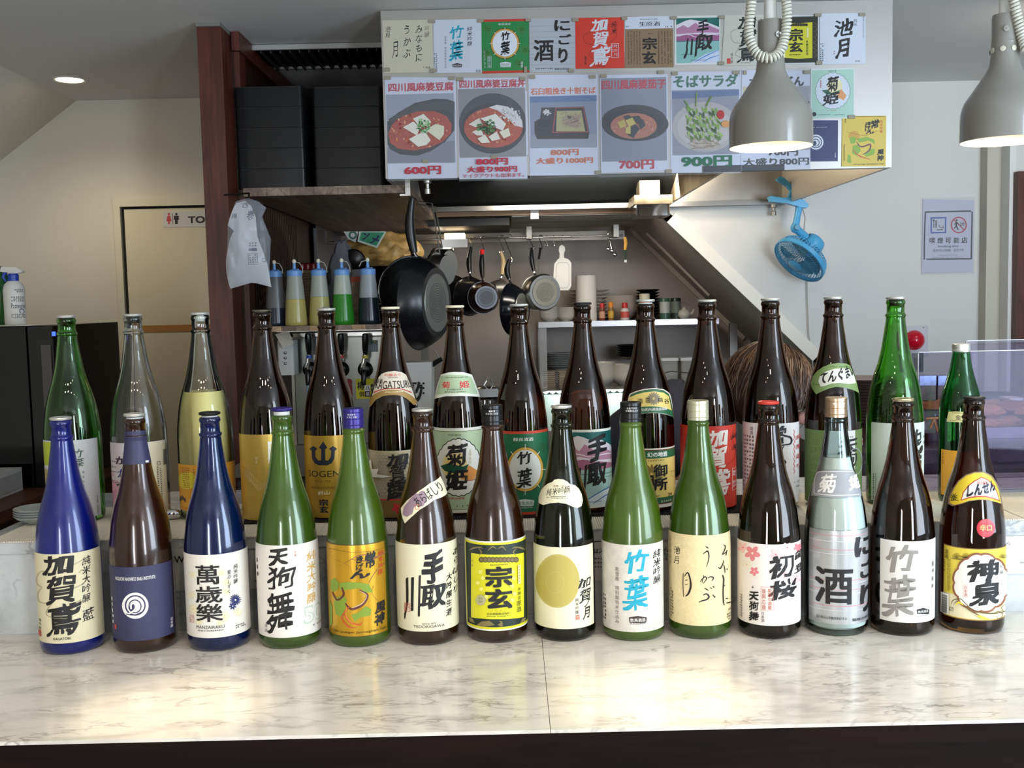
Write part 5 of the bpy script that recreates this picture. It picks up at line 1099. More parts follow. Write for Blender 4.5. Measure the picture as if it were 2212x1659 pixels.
poster('yellow and black framed label print beside the lamp cord', [(1282, 120), (1585, 122), (1580, 514), (1285, 512)], (206, 212, 214), [('B', 1290, 132, 1574, 500, (60, 56, 28)), ('B', 1296, 140, 1568, 494, (34, 34, 22)), ('P', [(1300, 180), (1420, 188), (1530, 176), (1530, 462), (1420, 468), (1300, 460)], (210, 206, 40))] + [('E', 1340 + 20 * i, 198, 14, 12, (50, 44, 24), 10) for i in range(8)] +
    [('L', [(1545 + 14 * sin(i), 180 + i * 40), (1565, 200 + i * 40), (1540, 215 + i * 40)], 3, (110, 100, 50)) for i in range(7)] + [('T', '宗', 1342, 230, 1450, 325, BLK, 'X'), ('T', '玄', 1345, 335, 1448, 415, BLK, 'X'), ('V', '本醸造原酒', 1488, 320, 440, 20, BLK, 'b'), ('B', 1484, 222, 1498, 300, (226, 222, 170)), ('M', 1345, 430, 1440, 445, SOFT, 1), ('E', 1316, 378, 20, 24, (180, 186, 190))], CJ)
poster('plain pale label print of two large brush characters', [(1590, 108), (1955, 102), (1952, 508), (1584, 514)], (200, 208, 220), [('T', '池', 1706, 155, 1852, 285, BLK, 'Xw'), ('T', '月', 1722, 312, 1820, 455, BLK, 'Xw'), ('V', '純米', 1872, 148, 210, 30, (60, 60, 70), ''), ('V', '清酒', 1936, 128, 170, 15, SOFT, ''), ('M', 1930, 175, 1942, 300, (110, 110, 120), 2, True), ('M', 1697, 388, 1713, 436, (170, 90, 80), 1, True), ('M', 1590, 345, 1620, 490, (60, 60, 70), 2, True), ('T', '要冷蔵', 1870, 480, 1908, 494, SOFT, '')], CJ)
poster('mint label print with a scalloped white medallion', [(1516, 545), (1868, 540), (1866, 942), (1514, 946)], (206, 214, 212), [('B', 1524, 556, 1858, 936, (164, 200, 184)), ('M', 1655, 560, 1722, 572, SOFT, 1), ('P', cloud(1692, 724, 142, 148, 24, .05), (110, 130, 120)), ('P', cloud(1692, 724, 138, 144, 24, .05), (204, 212, 224)), ('R', 1692, 724, 120, 126, 2, (190, 200, 206)), ('E', 1710, 690, 60, 70, (222, 214, 170)), ('P', [(1720, 770), (1760, 710), (1800, 760), (1780, 800)], (214, 150, 96)), ('P', [(1602, 720), (1650, 715), (1680, 740), (1760, 715), (1700, 760), (1640, 750)], (24, 84, 60)),
    ('T', '菊', 1645, 612, 1732, 725, BLK, 'Xw'), ('T', '姫', 1620, 740, 1734, 832, BLK, 'Xw'), ('M', 1645, 875, 1722, 884, (190, 60, 60), 1), ('E', 1544, 910, 17, 17, (30, 34, 24)), ('M', 1570, 910, 1675, 918, SOFT, 1), ('M', 1700, 910, 1785, 918, SOFT, 1), ('M', 1590, 640, 1604, 720, (200, 90, 90), 1, True)], CJ)
poster('navy label print with a white coil emblem', [(1400, 958), (1734, 958), (1732, 1284), (1400, 1288)], (36, 44, 92), [('E', 1558, 1132, 60, 60, WB), ('R', 1558, 1132, 48, 48, 7, (36, 44, 92)), ('R', 1556, 1136, 30, 31, 6, (36, 44, 92)), ('E', 1548, 1140, 14, 18, (36, 44, 92)), ('M', 1500, 1010, 1650, 1020, WB, 1), ('V', '日本酒', 1712, 1215, 1255, 11, WB, '')], CJ)
GN2 = (132, 166, 60)
poster('yellow label print of green figures at the hood end', [(1768, 924), (2118, 922), (2114, 1324), (1762, 1326)], (206, 180, 70), [('L', [(1772, 930), (2112, 928)], 4, (130, 100, 30)), ('E', 1862, 1082, 44, 40, (196, 150, 60)), ('P', [(1824, 1105), (1850, 1085), (1880, 1100), (1870, 1140), (1835, 1145)], GN2), ('P', [(1880, 1105), (1960, 1090), (2020, 1110), (2030, 1150), (1980, 1120), (1900, 1135)], GN2), ('P', [(1850, 1160), (1900, 1150), (1915, 1200), (1880, 1240), (1845, 1220)], GN2), ('P', [(1940, 1230), (1985, 1180), (2030, 1190), (2020, 1230), (1960, 1250)], GN2), ('P', [(1812, 1230), (1835, 1240), (1840, 1300), (1805, 1290)], GN2),
    ('L', [(1880, 1130), (1920, 1170), (1990, 1150), (1980, 1200), (1930, 1230)], [5, 10, 12, 10, 4], (110, 56, 80)), ('L', [(1850, 1190), (1900, 1240), (1990, 1270)], [4, 9, 5], (196, 84, 56)), ('L', [(1800, 1050), (1950, 1080), (2050, 1040)], 3, (150, 110, 40)), ('T', '常', 2000, 955, 2058, 1020, BLK, 'Xw'), ('T', 'き', 1952, 970, 1996, 1010, BLK, 'Xw'), ('T', 'げ', 1950, 1005, 1990, 1045, BLK, 'Xw'), ('T', 'ん', 1960, 1030, 2020, 1065, BLK, 'Xw'), ('V', '純米吟醸', 2078, 955, 1060, 24, (196, 70, 50), ''), ('T', '風', 2048, 1190, 2098, 1230, BLK, 'Xw'), ('T', '神', 2044, 1236, 2094, 1280, BLK, 'Xw'), ('T', 'Sake Jyokigen Junmaiginjyo Fujin', 1855, 1300, 2100, 1314, (70, 50, 20), ''), ('M', 1776, 1150, 1790, 1290, SOFT, 2, True), ('V', '清酒', 1792, 945, 980, 14, SOFT, '')], CJ)
# food menus
def specks(n, cx, cy, rx, ry, cols, r0, r1, seed=1):
    rr = random.Random(seed); out = []
    for i in range(n):
        t = rr.random() * 2 * pi; k = sqrt(rr.random()); a = cx + rx * k * cos(t); b_ = cy + ry * k * sin(t); r = r0 + (r1 - r0) * rr.random()
        out.append(('E', a, b_, r, r * (.5 + .5 * rr.random()), cols[i % len(cols)], 6, rr.random() * 3))
    return out
MRD = (186, 44, 62); MOR = (206, 108, 70); MGR = (36, 104, 76); MWH = (206, 212, 226)
BWL = (44, 46, 48); BWI = (62, 62, 62)
poster('menu poster of red tofu stew in a tilted black bowl priced 600 yen', [(42, 578), (650, 582), (662, 1440), (74, 1450)], MWH, [('T', '四川風麻婆豆腐', 76, 626, 628, 698, MRD, 'B'), ('B', 62, 722, 640, 1312, (150, 158, 172)), ('P', [(66, 1180), (640, 1120), (640, 1310), (66, 1310)], (128, 132, 144)),
    ('P', [(66, 960), (160, 880), (300, 800), (460, 765), (580, 768), (640, 790), (640, 1030), (560, 1130), (440, 1210), (320, 1250), (180, 1240), (90, 1195), (66, 1150)], BWL), ('P', [(72, 940), (200, 860), (400, 785), (600, 785), (640, 800), (640, 940), (600, 870), (480, 855), (250, 890), (120, 960)], BWI),
    ('P', [(72, 1060), (110, 980), (200, 910), (330, 870), (470, 870), (570, 910), (615, 980), (610, 1060), (540, 1130), (430, 1180), (300, 1205), (160, 1190), (90, 1140)], (176, 66, 34))] + specks(150, 330, 1040, 250, 150, [(196, 92, 44), (150, 40, 24), (206, 120, 60), (214, 150, 110)], 4, 13, 2) +
    [('P', [(285, 935), (375, 895), (440, 960), (430, 1000), (330, 990)], (220, 218, 206)), ('P', [(200, 1010), (290, 960), (345, 1010), (320, 1080)], (224, 220, 208)), ('P', [(390, 1030), (480, 980), (552, 1000), (550, 1070), (510, 1118)], (216, 214, 190)), ('P', [(250, 1110), (385, 1040), (438, 1120), (400, 1160), (330, 1176)], (226, 222, 210))] + specks(60, 370, 1000, 60, 60, [(60, 116, 66), (110, 160, 96), (170, 200, 160)], 6, 14, 3) + [
    ('T', '600円', 218, 1342, 522, 1410, MRD, 'B')], CI, 'menu_poster', GM, lam=True)
poster('menu poster of tofu stew over rice in a round black bowl', [(660, 584), (1244, 584), (1262, 1445), (680, 1450)], MWH, [('T', '四川風麻婆豆腐丼', 682, 600, 1240, 668, MRD, 'B'), ('B', 674, 674, 1246, 1262, (136, 136, 138)), ('E', 965, 975, 288, 258, BWL), ('B', 1246, 700, 1262, 1240, MWH), ('E', 960, 950, 275, 226, BWI), ('E', 962, 995, 262, 190, (40, 40, 42)), ('E', 970, 1010, 250, 172, (182, 76, 44)),
    ('P', [(930, 838), (1000, 815), (1090, 830), (1170, 880), (1215, 950), (1222, 1010), (1150, 990), (1060, 900), (1000, 860)], (220, 220, 218))] + specks(130, 940, 1010, 220, 150, [(200, 104, 60), (150, 50, 30), (210, 140, 90)], 4, 12, 5) + specks(60, 1110, 900, 90, 60, [(226, 226, 224), (206, 206, 200)], 4, 10, 6) +
    [('P', [(860, 935), (990, 895), (1080, 980), (1050, 1040), (960, 1000)], (222, 220, 214)), ('P', [(760, 985), (850, 930), (880, 990), (820, 1010)], (216, 212, 200)), ('P', [(790, 1050), (860, 1015), (890, 1080), (830, 1080)], (220, 216, 206)), ('P', [(835, 1105), (900, 1072), (945, 1140), (870, 1145)], (222, 218, 206)), ('P', [(930, 1090), (1000, 1045), (1030, 1110), (960, 1128)], (222, 218, 206)), ('P', [(1020, 1050), (1100, 1015), (1118, 1080), (1060, 1106)], (222, 216, 196))] + specks(70, 915, 1010, 80, 64, [(60, 106, 66), (96, 140, 90), (40, 70, 50)], 6, 14, 7) + [
    ('T', '800円', 826, 1275, 1092, 1330, MRD, 'B'), ('T', '大盛り900円', 748, 1342, 1172, 1392, MRD, 'B'), ('T', 'テイクアウトも出来ます。', 712, 1402, 1232, 1438, MRD, 'b')], CI, 'menu_poster', GM, lam=True)
poster('menu poster of cold noodles on a red rimmed tray', [(1268, 560), (1862, 558), (1866, 1412), (1282, 1420)], MWH, [('T', '石臼粗挽き十割そば', 1290, 668, 1842, 724, MOR, 'B'), ('B', 1284, 738, 1852, 1180, (134, 144, 164)), ('B', 1284, 738, 1852, 790, (96, 120, 160)), ('P', [(1284, 1080), (1852, 1060), (1852, 1180), (1284, 1180)], (150, 156, 166)),
    ('P', [(1322, 960), (1370, 930), (1380, 840), (1745, 830), (1790, 1050), (1780, 1105), (1345, 1108), (1322, 1060)], (40, 34, 34)), ('P', [(1500, 838), (1742, 832), (1786, 1050), (1470, 1055)], (150, 64, 60)), ('P', [(1510, 846), (1734, 840), (1774, 1042), (1482, 1046)], (40, 34, 32)), ('P', [(1512, 868), (1722, 864), (1754, 1042), (1506, 1042)], (176, 170, 120)), ('E', 1425, 882, 46, 34, (60, 54, 50)), ('E', 1398, 985, 64, 52, (24, 20, 20)), ('R', 1398, 975, 62, 44, 5, (70, 62, 60))] +
    specks(26, 1430, 880, 32, 22, [(214, 214, 206)], 6, 11, 8) + [('L', [(1540 + (i * 37) % 160, 900 + (i * 23) % 120), (1600 + (i * 53) % 130, 880 + (i * 31) % 130), (1560 + (i * 41) % 150, 960 + (i * 17) % 60)], 5, ((176, 150, 130) if i % 2 else (150, 126, 108))) for i in range(26)] + specks(14, 1620, 920, 16, 16, [(50, 60, 50)], 4, 8, 9) + [
    ('T', '800円', 1462, 1196, 1696, 1246, MOR, 'B'), ('T', '大盛り1000円', 1338, 1266, 1818, 1316, MOR, 'B')], CI, 'menu_poster', GM, lam=True)
cj4 = lambda x, y: (1296 + x, 160 + y)
poster('menu poster of spicy aubergine in a wide black bowl', [(0, 2), (146, 0), (148, 208), (2, 214)], MWH, [('B', 3, 8, 144, 188, (130, 138, 152)), ('T', '四川風麻婆茄子', 4, 12, 142, 32, MRD, 'B'), ('E', 76, 108, 72, 37, (34, 34, 36)), ('E', 74, 100, 70, 34, (44, 44, 46)), ('E', 72, 104, 62, 28, (26, 26, 28)), ('E', 73, 112, 50, 28, (176, 110, 84))] + specks(60, 73, 112, 46, 24, [(196, 140, 110), (160, 90, 66)], 1, 3, 12) +
    [('P', [(50, 92), (62, 88), (70, 96), (60, 106)], (40, 42, 46)), ('P', [(66, 92), (84, 90), (92, 100), (80, 108)], (40, 42, 46)), ('P', [(55, 100), (70, 94), (78, 108), (62, 114)], (196, 180, 90)), ('P', [(38, 104), (52, 98), (58, 112), (44, 118)], (190, 170, 84)), ('P', [(60, 118), (76, 108), (86, 118), (72, 138), (60, 132)], (38, 40, 44)), ('P', [(82, 104), (94, 98), (98, 112), (88, 120)], (40, 42, 46)), ('P', [(56, 116), (66, 112), (66, 130), (56, 128)], (200, 184, 96)), ('T', '700円', 42, 186, 116, 205, MRD, 'B')], cj4, 'menu_poster', GM, lam=True)
poster('menu poster of soba salad topped with green leaves priced 900 yen', [(406, 572), (962, 568), (956, 1372), (400, 1378)], MWH, [('T', 'そばサラダ', 424, 596, 934, 692, MGR, 'B'), ('B', 412, 714, 946, 1232, (140, 144, 156)), ('P', [(412, 730), (946, 714), (946, 760), (412, 790)], (90, 110, 150)), ('E', 676, 1010, 264, 200, (176, 172, 168)), ('E', 676, 1015, 220, 160, (190, 186, 180))] +
    [('L', [(520 + (i * 37) % 260, 1080 + (i * 29) % 90), (560 + (i * 61) % 230, 1120 + (i * 17) % 60), (540 + (i * 47) % 260, 1150 + (i * 13) % 40)], 6, ((190, 176, 158) if i % 2 else (150, 130, 108))) for i in range(34)] +
    [('L', [(520 + (i * 53) % 270, 850 + (i * 31) % 250), (540 + (i * 53) % 270 + 24 * sin(i), 880 + (i * 31) % 250)], [2, 17, 3][:2] if 0 else 12, ((96, 130, 60), (130, 164, 84), (60, 92, 44), (150, 180, 100))[i % 4]) for i in range(110)] + [('L', [(600, 850), (606, 740)], 10, (120, 150, 80)), ('L', [(680, 850), (722, 768)], 12, (96, 130, 60)), ('L', [(560, 880), (510, 800)], 10, (110, 150, 70)), ('E', 797, 915, 30, 36, (176, 50, 56)), ('E', 840, 990, 38, 28, (206, 150, 90)), ('T', '900円', 492, 1244, 882, 1328, MGR, 'B')], CJ, 'menu_poster', GM, lam=True)
poster('menu poster half hidden behind the grey lamp with large portion 800 yen', [(968, 556), (1510, 562), (1512, 1340), (958, 1344)], MWH, [('B', 975, 690, 1508, 1200, (156, 156, 160)), ('P', [(975, 690), (1062, 690), (1040, 800), (975, 830)], (196, 186, 150)), ('P', [(1430, 810), (1506, 805), (1506, 860)], (60, 40, 40)), ('T', 'ざるうどん', 1030, 608, 1460, 688, BLK, 'B'), ('T', '700円', 1180, 1180, 1412, 1240, BLK, 'B'), ('T', '大盛り800円', 980, 1258, 1500, 1316, BLK, 'B')], CJ, 'menu_poster', GM, lam=True)
# small beige magnets
MGL = ['between the cream and turquoise label prints', 'between the turquoise and green label prints', 'between the green and silver label prints', 'between the silver and red label prints', 'between the red and kraft label prints', 'between the kraft and mountain label prints', 'between the mountain and beige label prints', 'between the yellow framed and last label prints', 'at the free upper corner of the last label print of the row',
    'at the lower outer corner of the cream label print', 'at the outer upper corner of the first menu poster', 'at the inner upper corner of the first menu poster', 'at the outer corner of the rice bowl menu', 'at the far upper corner of the rice bowl menu', 'at the near upper corner of the cold noodle menu', 'at the far upper corner of the cold noodle menu', 'at the near upper corner of the aubergine menu', 'below, between the cream and turquoise label prints', 'upright, below the green label print', 'at the lower corner of the silver label print', 'under the photo of the first menu poster', 'under the photo of the rice bowl menu', 'at the lower corner between noodle and aubergine menus',
    'at the far upper corner of the aubergine menu', 'at the near upper corner of the salad menu', 'at the far upper corner of the salad menu', 'upright, at the near corner of the lamp hidden menu', 'at the far upper corner of the lamp hidden menu', 'below the mountain label print', 'below, beside the yellow framed label print', 'at the lower corner of the mint label print', 'at the lower corner between aubergine and salad menus']
mgm = M('magnet_beige', (150, 142, 124), rough=.5); MG = [(420, 88, 475, 116, CI), (835, 84, 888, 112, CI), (1245, 80, 1292, 104, CI), (1645, 76, 1697, 104, CI), (2063, 64, 2114, 92, CI), (400, 130, 450, 154, CJ), (782, 124, 832, 148, CJ), (1548, 108, 1602, 132, CJ), (1902, 104, 1952, 128, CJ),
    (32, 500, 88, 530, CI), (40, 572, 96, 600, CI), (590, 574, 640, 602, CI), (655, 582, 715, 610, CI), (1195, 578, 1244, 604, CI), (1278, 562, 1328, 592, CI), (1790, 562, 1844, 590, CI), (1884, 556, 1938, 584, CI), (430, 506, 486, 538, CI), (1232, 488, 1258, 540, CI), (1610, 508, 1660, 534, CI), (364, 1284, 418, 1312, CI), (952, 1248, 1006, 1274, CI), (1840, 1378, 1892, 1408, CI),
    (298, 562, 348, 590, CJ), (410, 572, 458, 598, CJ), (895, 564, 950, 590, CJ), (980, 562, 1006, 594, CJ), (1460, 560, 1512, 588, CJ), (780, 490, 828, 516, CJ), (1560, 486, 1608, 514, CJ), (1815, 916, 1868, 944, CJ), (362, 1350, 410, 1378, CJ)]
for i, (x0, y0, x1, y1, cr) in enumerate(MG):
    a = PY(*cr(x0, y0), YH - .006); b_ = PY(*cr(x1, y1), YH - .006)
    mb = MB().rbox((-abs(b_.x - a.x) / 2, -abs(b_.z - a.z) / 2, 0), (abs(b_.x - a.x) / 2, abs(b_.z - a.z) / 2, .004), .0015, 2, Matrix.Rotation(pi / 2, 4, 'X'))
    mb.v = [(x + (a.x + b_.x) / 2, y + YH - .0045, z + (a.z + b_.z) / 2) for x, y, z in mb.v]
    o = obj('magnet', mb, mgm, None, loc=((a.x + b_.x) / 2, YH - .0045, (a.z + b_.z) / 2))
    tag(o, 'small beige magnet %s' % MGL[i], 'magnet', 'beige magnets on the hood')
# ------------------------------------------------------------------ left kitchen bay: hanging shelf, lacquer boxes, pans
S0 = PY(700, 402, 3.36); zs = min(S0.z, hb - .001)
s0x = xp1 + .032; s1x = PY(884, 396, 3.36).x
t = thing('hanging_shelf', 'thick laminated wood shelf carrying the black lacquer boxes', 'shelf', ((s0x + s1x) / 2, 3.36, zs))
nb = 7; w_ = (s1x - s0x) / nb
shw = [wood('shelf_wood_%d' % i, c1, c2, 'Y', 8, .45) for i, (c1, c2) in enumerate((((92, 76, 62), (136, 116, 98)), ((104, 88, 74), (150, 130, 110)), ((84, 70, 58), (124, 106, 90))))]
for i in range(nb):
    obj('plank', MB().box((s0x + i * w_ + .0004, 3.36, zs - .026), (s0x + (i + 1) * w_ - .0004, 5.38, zs)), shw[i % 3], t)
obj('bracket', MB().box((s1x - .012, 3.345, zs - .034), (s1x + .004, 3.362, zs + .03)).box((s1x - .03, 3.35, zs - .036), (s1x + .004, 3.37, zs - .03)), steel, t)
# added dark block behind the boxes, stands in for the bay's shade
struct('wall_duct_casing', MB().box((s0x, 4.30, zs + .002), (hx0 - .002, 4.36, ZC - .002)), M('duct_dark', (40, 38, 36), rough=.7))
def lacquer(u0, v0, u1, v1, Y, lab):
    a = PY(u0, v1, Y); b_ = PY(u1, v0, Y)
    return a, b_
# two stacks of five boxes
for si, (ut, ub, wv, Yb, nm) in enumerate(((578, 588, 146, 3.40, 'beside the pillar'), (749, 755, 150, 3.42, 'next to the menus'))):
    zt = PY(ut, 186, Yb).z; hgt = (zt - zs - .0006) / 5
    proto = None
    for k in range(5):
        f = (k + .5) / 5
        u = ub * (1 - f) + ut * f
        cx = PY(u, 400 - 214 * f, Yb).x; wdt = wv / FPX * Yb * (1 - .0 * f)
        z0 = zs + .0006 + k * hgt
        lab = 'black lacquer box %s, %s' % (('lowest of the stack', 'second from the bottom of the stack', 'middle of the stack', 'second from the top of the stack', 'topmost of the stack')[k], nm)
        if proto is None:
            t = thing('lacquer_box', lab, 'box', (cx, Yb, z0), 'black lacquer boxes')
            mb = MB().rbox((cx - wdt / 2, Yb, z0), (cx + wdt / 2, Yb + .23, z0 + hgt - .004), .014, 4)
            obj('body', mb, black_gloss, t, smooth=True, sharp=30)
            obj('rim', MB().rbox((cx - wdt / 2 + .003, Yb + .003, z0 + hgt - .004), (cx + wdt / 2 - .003, Yb + .227, z0 + hgt - .0006), .012, 4), black_matt, t)
            proto = t
        else:
            c = copy_tree(proto, (cx, Yb, z0), lab)

def orient(c, yaw=0, pitch=0, roll=0):
    return Matrix.Translation(c) @ Matrix.Rotation(yaw, 4, 'Z') @ Matrix.Rotation(roll, 4, 'Y') @ Matrix.Rotation(pitch, 4, 'X') @ Matrix.Rotation(pi / 2, 4, 'X')
# after orient the lathe axis (local +z) points to world -Y (towards the viewer), local +y points up
def pan(label, c, R, depth, hl, yaw=0, roll=0, body=None, handle=None, base=None, bottomR=.72, hw=.011, cat='pan', name='frying_pan', ring=True, pitch=0, hole=True, gap=.02, tip=None, group='pans hanging from the rail'):
    t = thing(name, label, cat, tuple(c), group)
    Mx = orient(Vector(c), yaw, pitch, roll)
    bR = R * bottomR
    P = [(R + .002, 0), (R, 0), (R * .97, depth * .25), (bR * 1.1, depth * .85), (bR, depth), (0, depth), (0, depth - .003), (bR * .98, depth - .003), (bR * 1.05, depth * .8), (R * .955, depth * .22), (R - .002, -.0)]
    mb = MB().lathe(P, (0, 0, 0), 48, None); mb.v = [tuple(Mx @ Vector(p)) for p in mb.v]
    obj('pan_body', mb, body or M('pan_black', (16, 16, 17), rough=.3), t, smooth=True, sharp=40)
    if base:
        mb = MB().lathe([(0, depth + .0005), (bR * .62, depth + .0012), (bR * .62, depth + .002), (bR * .82, depth + .002), (bR * .84, depth)], (0, 0, 0), 48); mb.v = [tuple(Mx @ Vector(p)) for p in mb.v]
        o = obj('base_disc', mb, base, t, smooth=True, sharp=30)
        mb = MB()
        for i in range(1, 9):
            r = bR * .60 * i / 8.6
            mb.lathe([(r - .0007, depth + .0012), (r, depth + .0018), (r + .0007, depth + .0012)], (0, 0, 0), 36)
        mb.v = [tuple(Mx @ Vector(p)) for p in mb.v]
        q = obj('grooves', mb, M('groove_dark', (60, 58, 52), rough=.5), o); q['kind'] = 'stuff'
    mb = MB()
    y0 = R + gap
    mb.tube([Vector((0, R * .98, .004)), Vector((0, R + gap * .6, -.004)), Vector((0, y0 + .01, -.006))], [.006, .005, .006], 8)
    mb.v = [tuple(Mx @ Vector(p)) for p in mb.v]
    obj('handle_bracket', mb, chrome, t, smooth=True)
    mb = MB(); pts = []; rs = []
    for i in range(9):
        f = i / 8; pts.append(Vector((0, y0 + hl * f, -.006 - .012 * sin(pi * f) + .004 * f))); rs.append(hw * (.75 + .35 * sin(pi * min(1, f * 1.2)) if f < .95 else .55))
    mb.tube(pts, rs, 12)
    mb.v = [tuple(Mx @ Vector(p)) for p in mb.v]
    obj('handle', mb, handle or M('bakelite', (16, 16, 17), rough=.28), t, smooth=True)
    if tip:
        mb = MB().tube([pts[-2], pts[-1], pts[-1] + Vector((0, .004, 0))], [hw * 1.0, hw * .95, hw * .4], 12); mb.v = [tuple(Mx @ Vector(p)) for p in mb.v]
        obj('handle_tip', mb, tip, t, smooth=True)
    top = Mx @ Vector((0, y0 + hl, -.006))
    return t, top
def hook(label, top, zrail, yrail=None, r=.016, mt=None, name='s_hook', thick=.0018):
    """S hook between a rail point and the handle end"""
    x, y, z = top
    yr = y if yrail is None else yrail
    H = zrail - z
    pts = []
    for i in range(9):
        a = pi * (i / 8.0); pts.append(Vector((x + r * .7 - r * .7 * cos(a) - r * .0, yr, zrail + r * .7 * sin(a) - .0)))
    pts = [Vector((x - r * .7 * cos(pi * i / 8), yr, zrail + r * .7 * sin(pi * i / 8))) for i in range(9)][::-1]
    pts += [Vector((x - r * .7 * (1 - f) + r * .7 * f - (0 if f < 1 else 0), yr * (1 - f) + y * f, zrail - H * f)) for f in (.25, .5, .75)] + [Vector((x + r * .6 * cos(pi * i / 8), y, z - r * .6 * sin(pi * i / 8))) for i in range(9)]
    t = obj(name, MB().tube(pts, thick, 6), mt or chrome, None, loc=(x, yr, zrail), smooth=True)
    tag(t, label, 'hook', 'hooks on the rail')
    return t
SPK = M('speckled_black', (15, 16, 18), rough=.22)
# the big pan in front
cbig = PY(903, 655, 3.30)
speck_m, nt, bb_ = nmat('speckled_coating')
v_ = nt.nodes.new('ShaderNodeTexVoronoi'); v_.inputs['Scale'].default_value = 260
r_ = nt.nodes.new('ShaderNodeValToRGB'); r_.color_ramp.elements[0].position = .06; r_.color_ramp.elements[1].position = .11; r_.color_ramp.elements[0].color = (.45, .47, .5, 1); r_.color_ramp.elements[1].color = (.006, .006, .008, 1)
tc_ = nt.nodes.new('ShaderNodeTexCoord'); nt.links.new(tc_.outputs['Object'], v_.inputs[0]); nt.links.new(v_.outputs[0], r_.inputs[0]); nt.links.new(r_.outputs[0], bb_.inputs['Base Color']); bb_.inputs['Roughness'].default_value = .28
t, top = pan('large speckled black frying pan with a grooved base disc hanging at the shelf edge', cbig + Vector((0, .02, 0)), .148, .065, .17, yaw=radians(69), roll=radians(-3), body=speck_m, base=M('base_alu', (150, 150, 142), rough=.4, metal=.6), hw=.015, group=None, gap=.012, bottomR=.74)
hook('black hook holding the large speckled frying pan', top + Vector((0, 0, -.01)), zs - .05, 3.38, .014, black_matt)
c2 = PY(893, 628, 3.62)
t, top = pan('wide black pan with a bright rim behind the speckled frying pan', c2, .118, .05, .16, yaw=radians(14), body=M('pan_grey', (40, 42, 44), rough=.25), hw=.012, group=None, cat='pan')
obj('rim_ring', MB().tube([orient(c2, radians(14)) @ Vector((.120 * cos(a * pi / 24), .120 * sin(a * pi / 24), 0)) for a in range(48)], .002, 6, close=True), chrome, t, smooth=True)
# nested strainers hanging askew
for k, (du, dv) in enumerate(((0, 0), (-6, 12))):
    c = PY(948 + du, 572 + dv, 3.78 - .13 * k); t = thing('steel_strainer', 'steel strainer bowl hanging askew behind the big pan, %s one' % ('upper', 'lower')[k], 'strainer', tuple(c))
    Mx = orient(c, radians(60), 0, radians(25))
    mb = MB().lathe([(.062, 0), (.060, .004), (.056, .004), (.052, .045), (.050, .048), (0, .048), (0, .046), (.049, .046), (.054, .002)], (0, 0, 0), 32); mb.v = [tuple(Mx @ Vector(p)) for p in mb.v]
    obj('bowl', mb, steel, t, smooth=True)
    mb = MB().tube([Mx @ Vector((.063 * cos(a * pi / 16), .063 * sin(a * pi / 16), -.001)) for a in range(32)], .0022, 6, close=True)
    obj('rim', mb, chrome, t, smooth=True)
    top = Mx @ Vector((0, .063, 0)); obj('handle', MB().tube([top, Vector((top.x - .02, top.y - .03, zs - .034)), Vector((s1x - .012, top.y - .04, zs - .0255))], .0025, 6), steel, t, smooth=True)

# rail with steel channel behind
YR = 4.85; zr = PY(1100, 514, YR).z
rx0 = PY(655, 520, YR).x; rx1 = PY(1345, 507, YR).x
t = thing('hanging_rail', 'long thin steel rail under the shelf that the pans hang from', 'rail', ((rx0 + rx1) / 2, YR, zr))
obj('rod', MB().tube([(rx0, YR, zr), (rx1, YR, zr)], .004, 10), chrome, t, smooth=True)
obj('channel', MB().box((rx0 + .4, YR + .10, zr - .012), (rx1 + .02, YR + .13, zr + .03)), M('channel_steel', (112, 108, 102), rough=.4, metal=.9), t)
for x in (rx0 + .1, PY(1143, 500, YR).x, rx1 - .03):
    obj('bracket', MB().box((x - .012, YR - .005, zr - .006), (x + .012, YR + .1, zr + .05)), steel_dull, t)
# wooden shelf boards above the rail
YF = 4.50; zf = PY(1150, 455, YF).z
t = thing('slatted_shelf', 'pale wooden slatted shelf hanging under the hood', 'shelf', (PY(1160, 460, YF).x, YF, zf))
for i in range(9):
    y = YF + .02 + i * .085
    a = PY(1105, 480, 4.8).x; b_ = PY(1400, 470, 4.8).x
    obj('slat', MB().box((a, y, zf - .022), (b_ + .04, y + .078, zf - .008)), wood('pale_slats', (150, 142, 124), (196, 188, 168), 'X', 8, .5), t)
obj('front_edge', MB().box((max(PY(893, 465, YF).x, s1x + .006), YF - .004, zf - .018), (PY(1380, 452, YF).x, YF + .018, zf + .004)), wood('edge_wood', (140, 106, 76), (176, 140, 104), 'X', 8, .5), t)
obj('bracket', MB().box((PY(1146, 460, YF).x, YF - .012, zf - .036), (PY(1163, 460, YF).x, YF - .004, zf + .02)), steel, t)
t = thing('equipment_casing', 'black boxed casing above the rail at the dark bay', 'casing', (PY(1010, 475, 4.6).x, 4.6, zf - .04))
obj('body', MB().box((PY(925, 480, 4.6).x, 4.55, zf - .055), (PY(1100, 475, 4.6).x, 5.1, zf - .024)), black_matt, t)
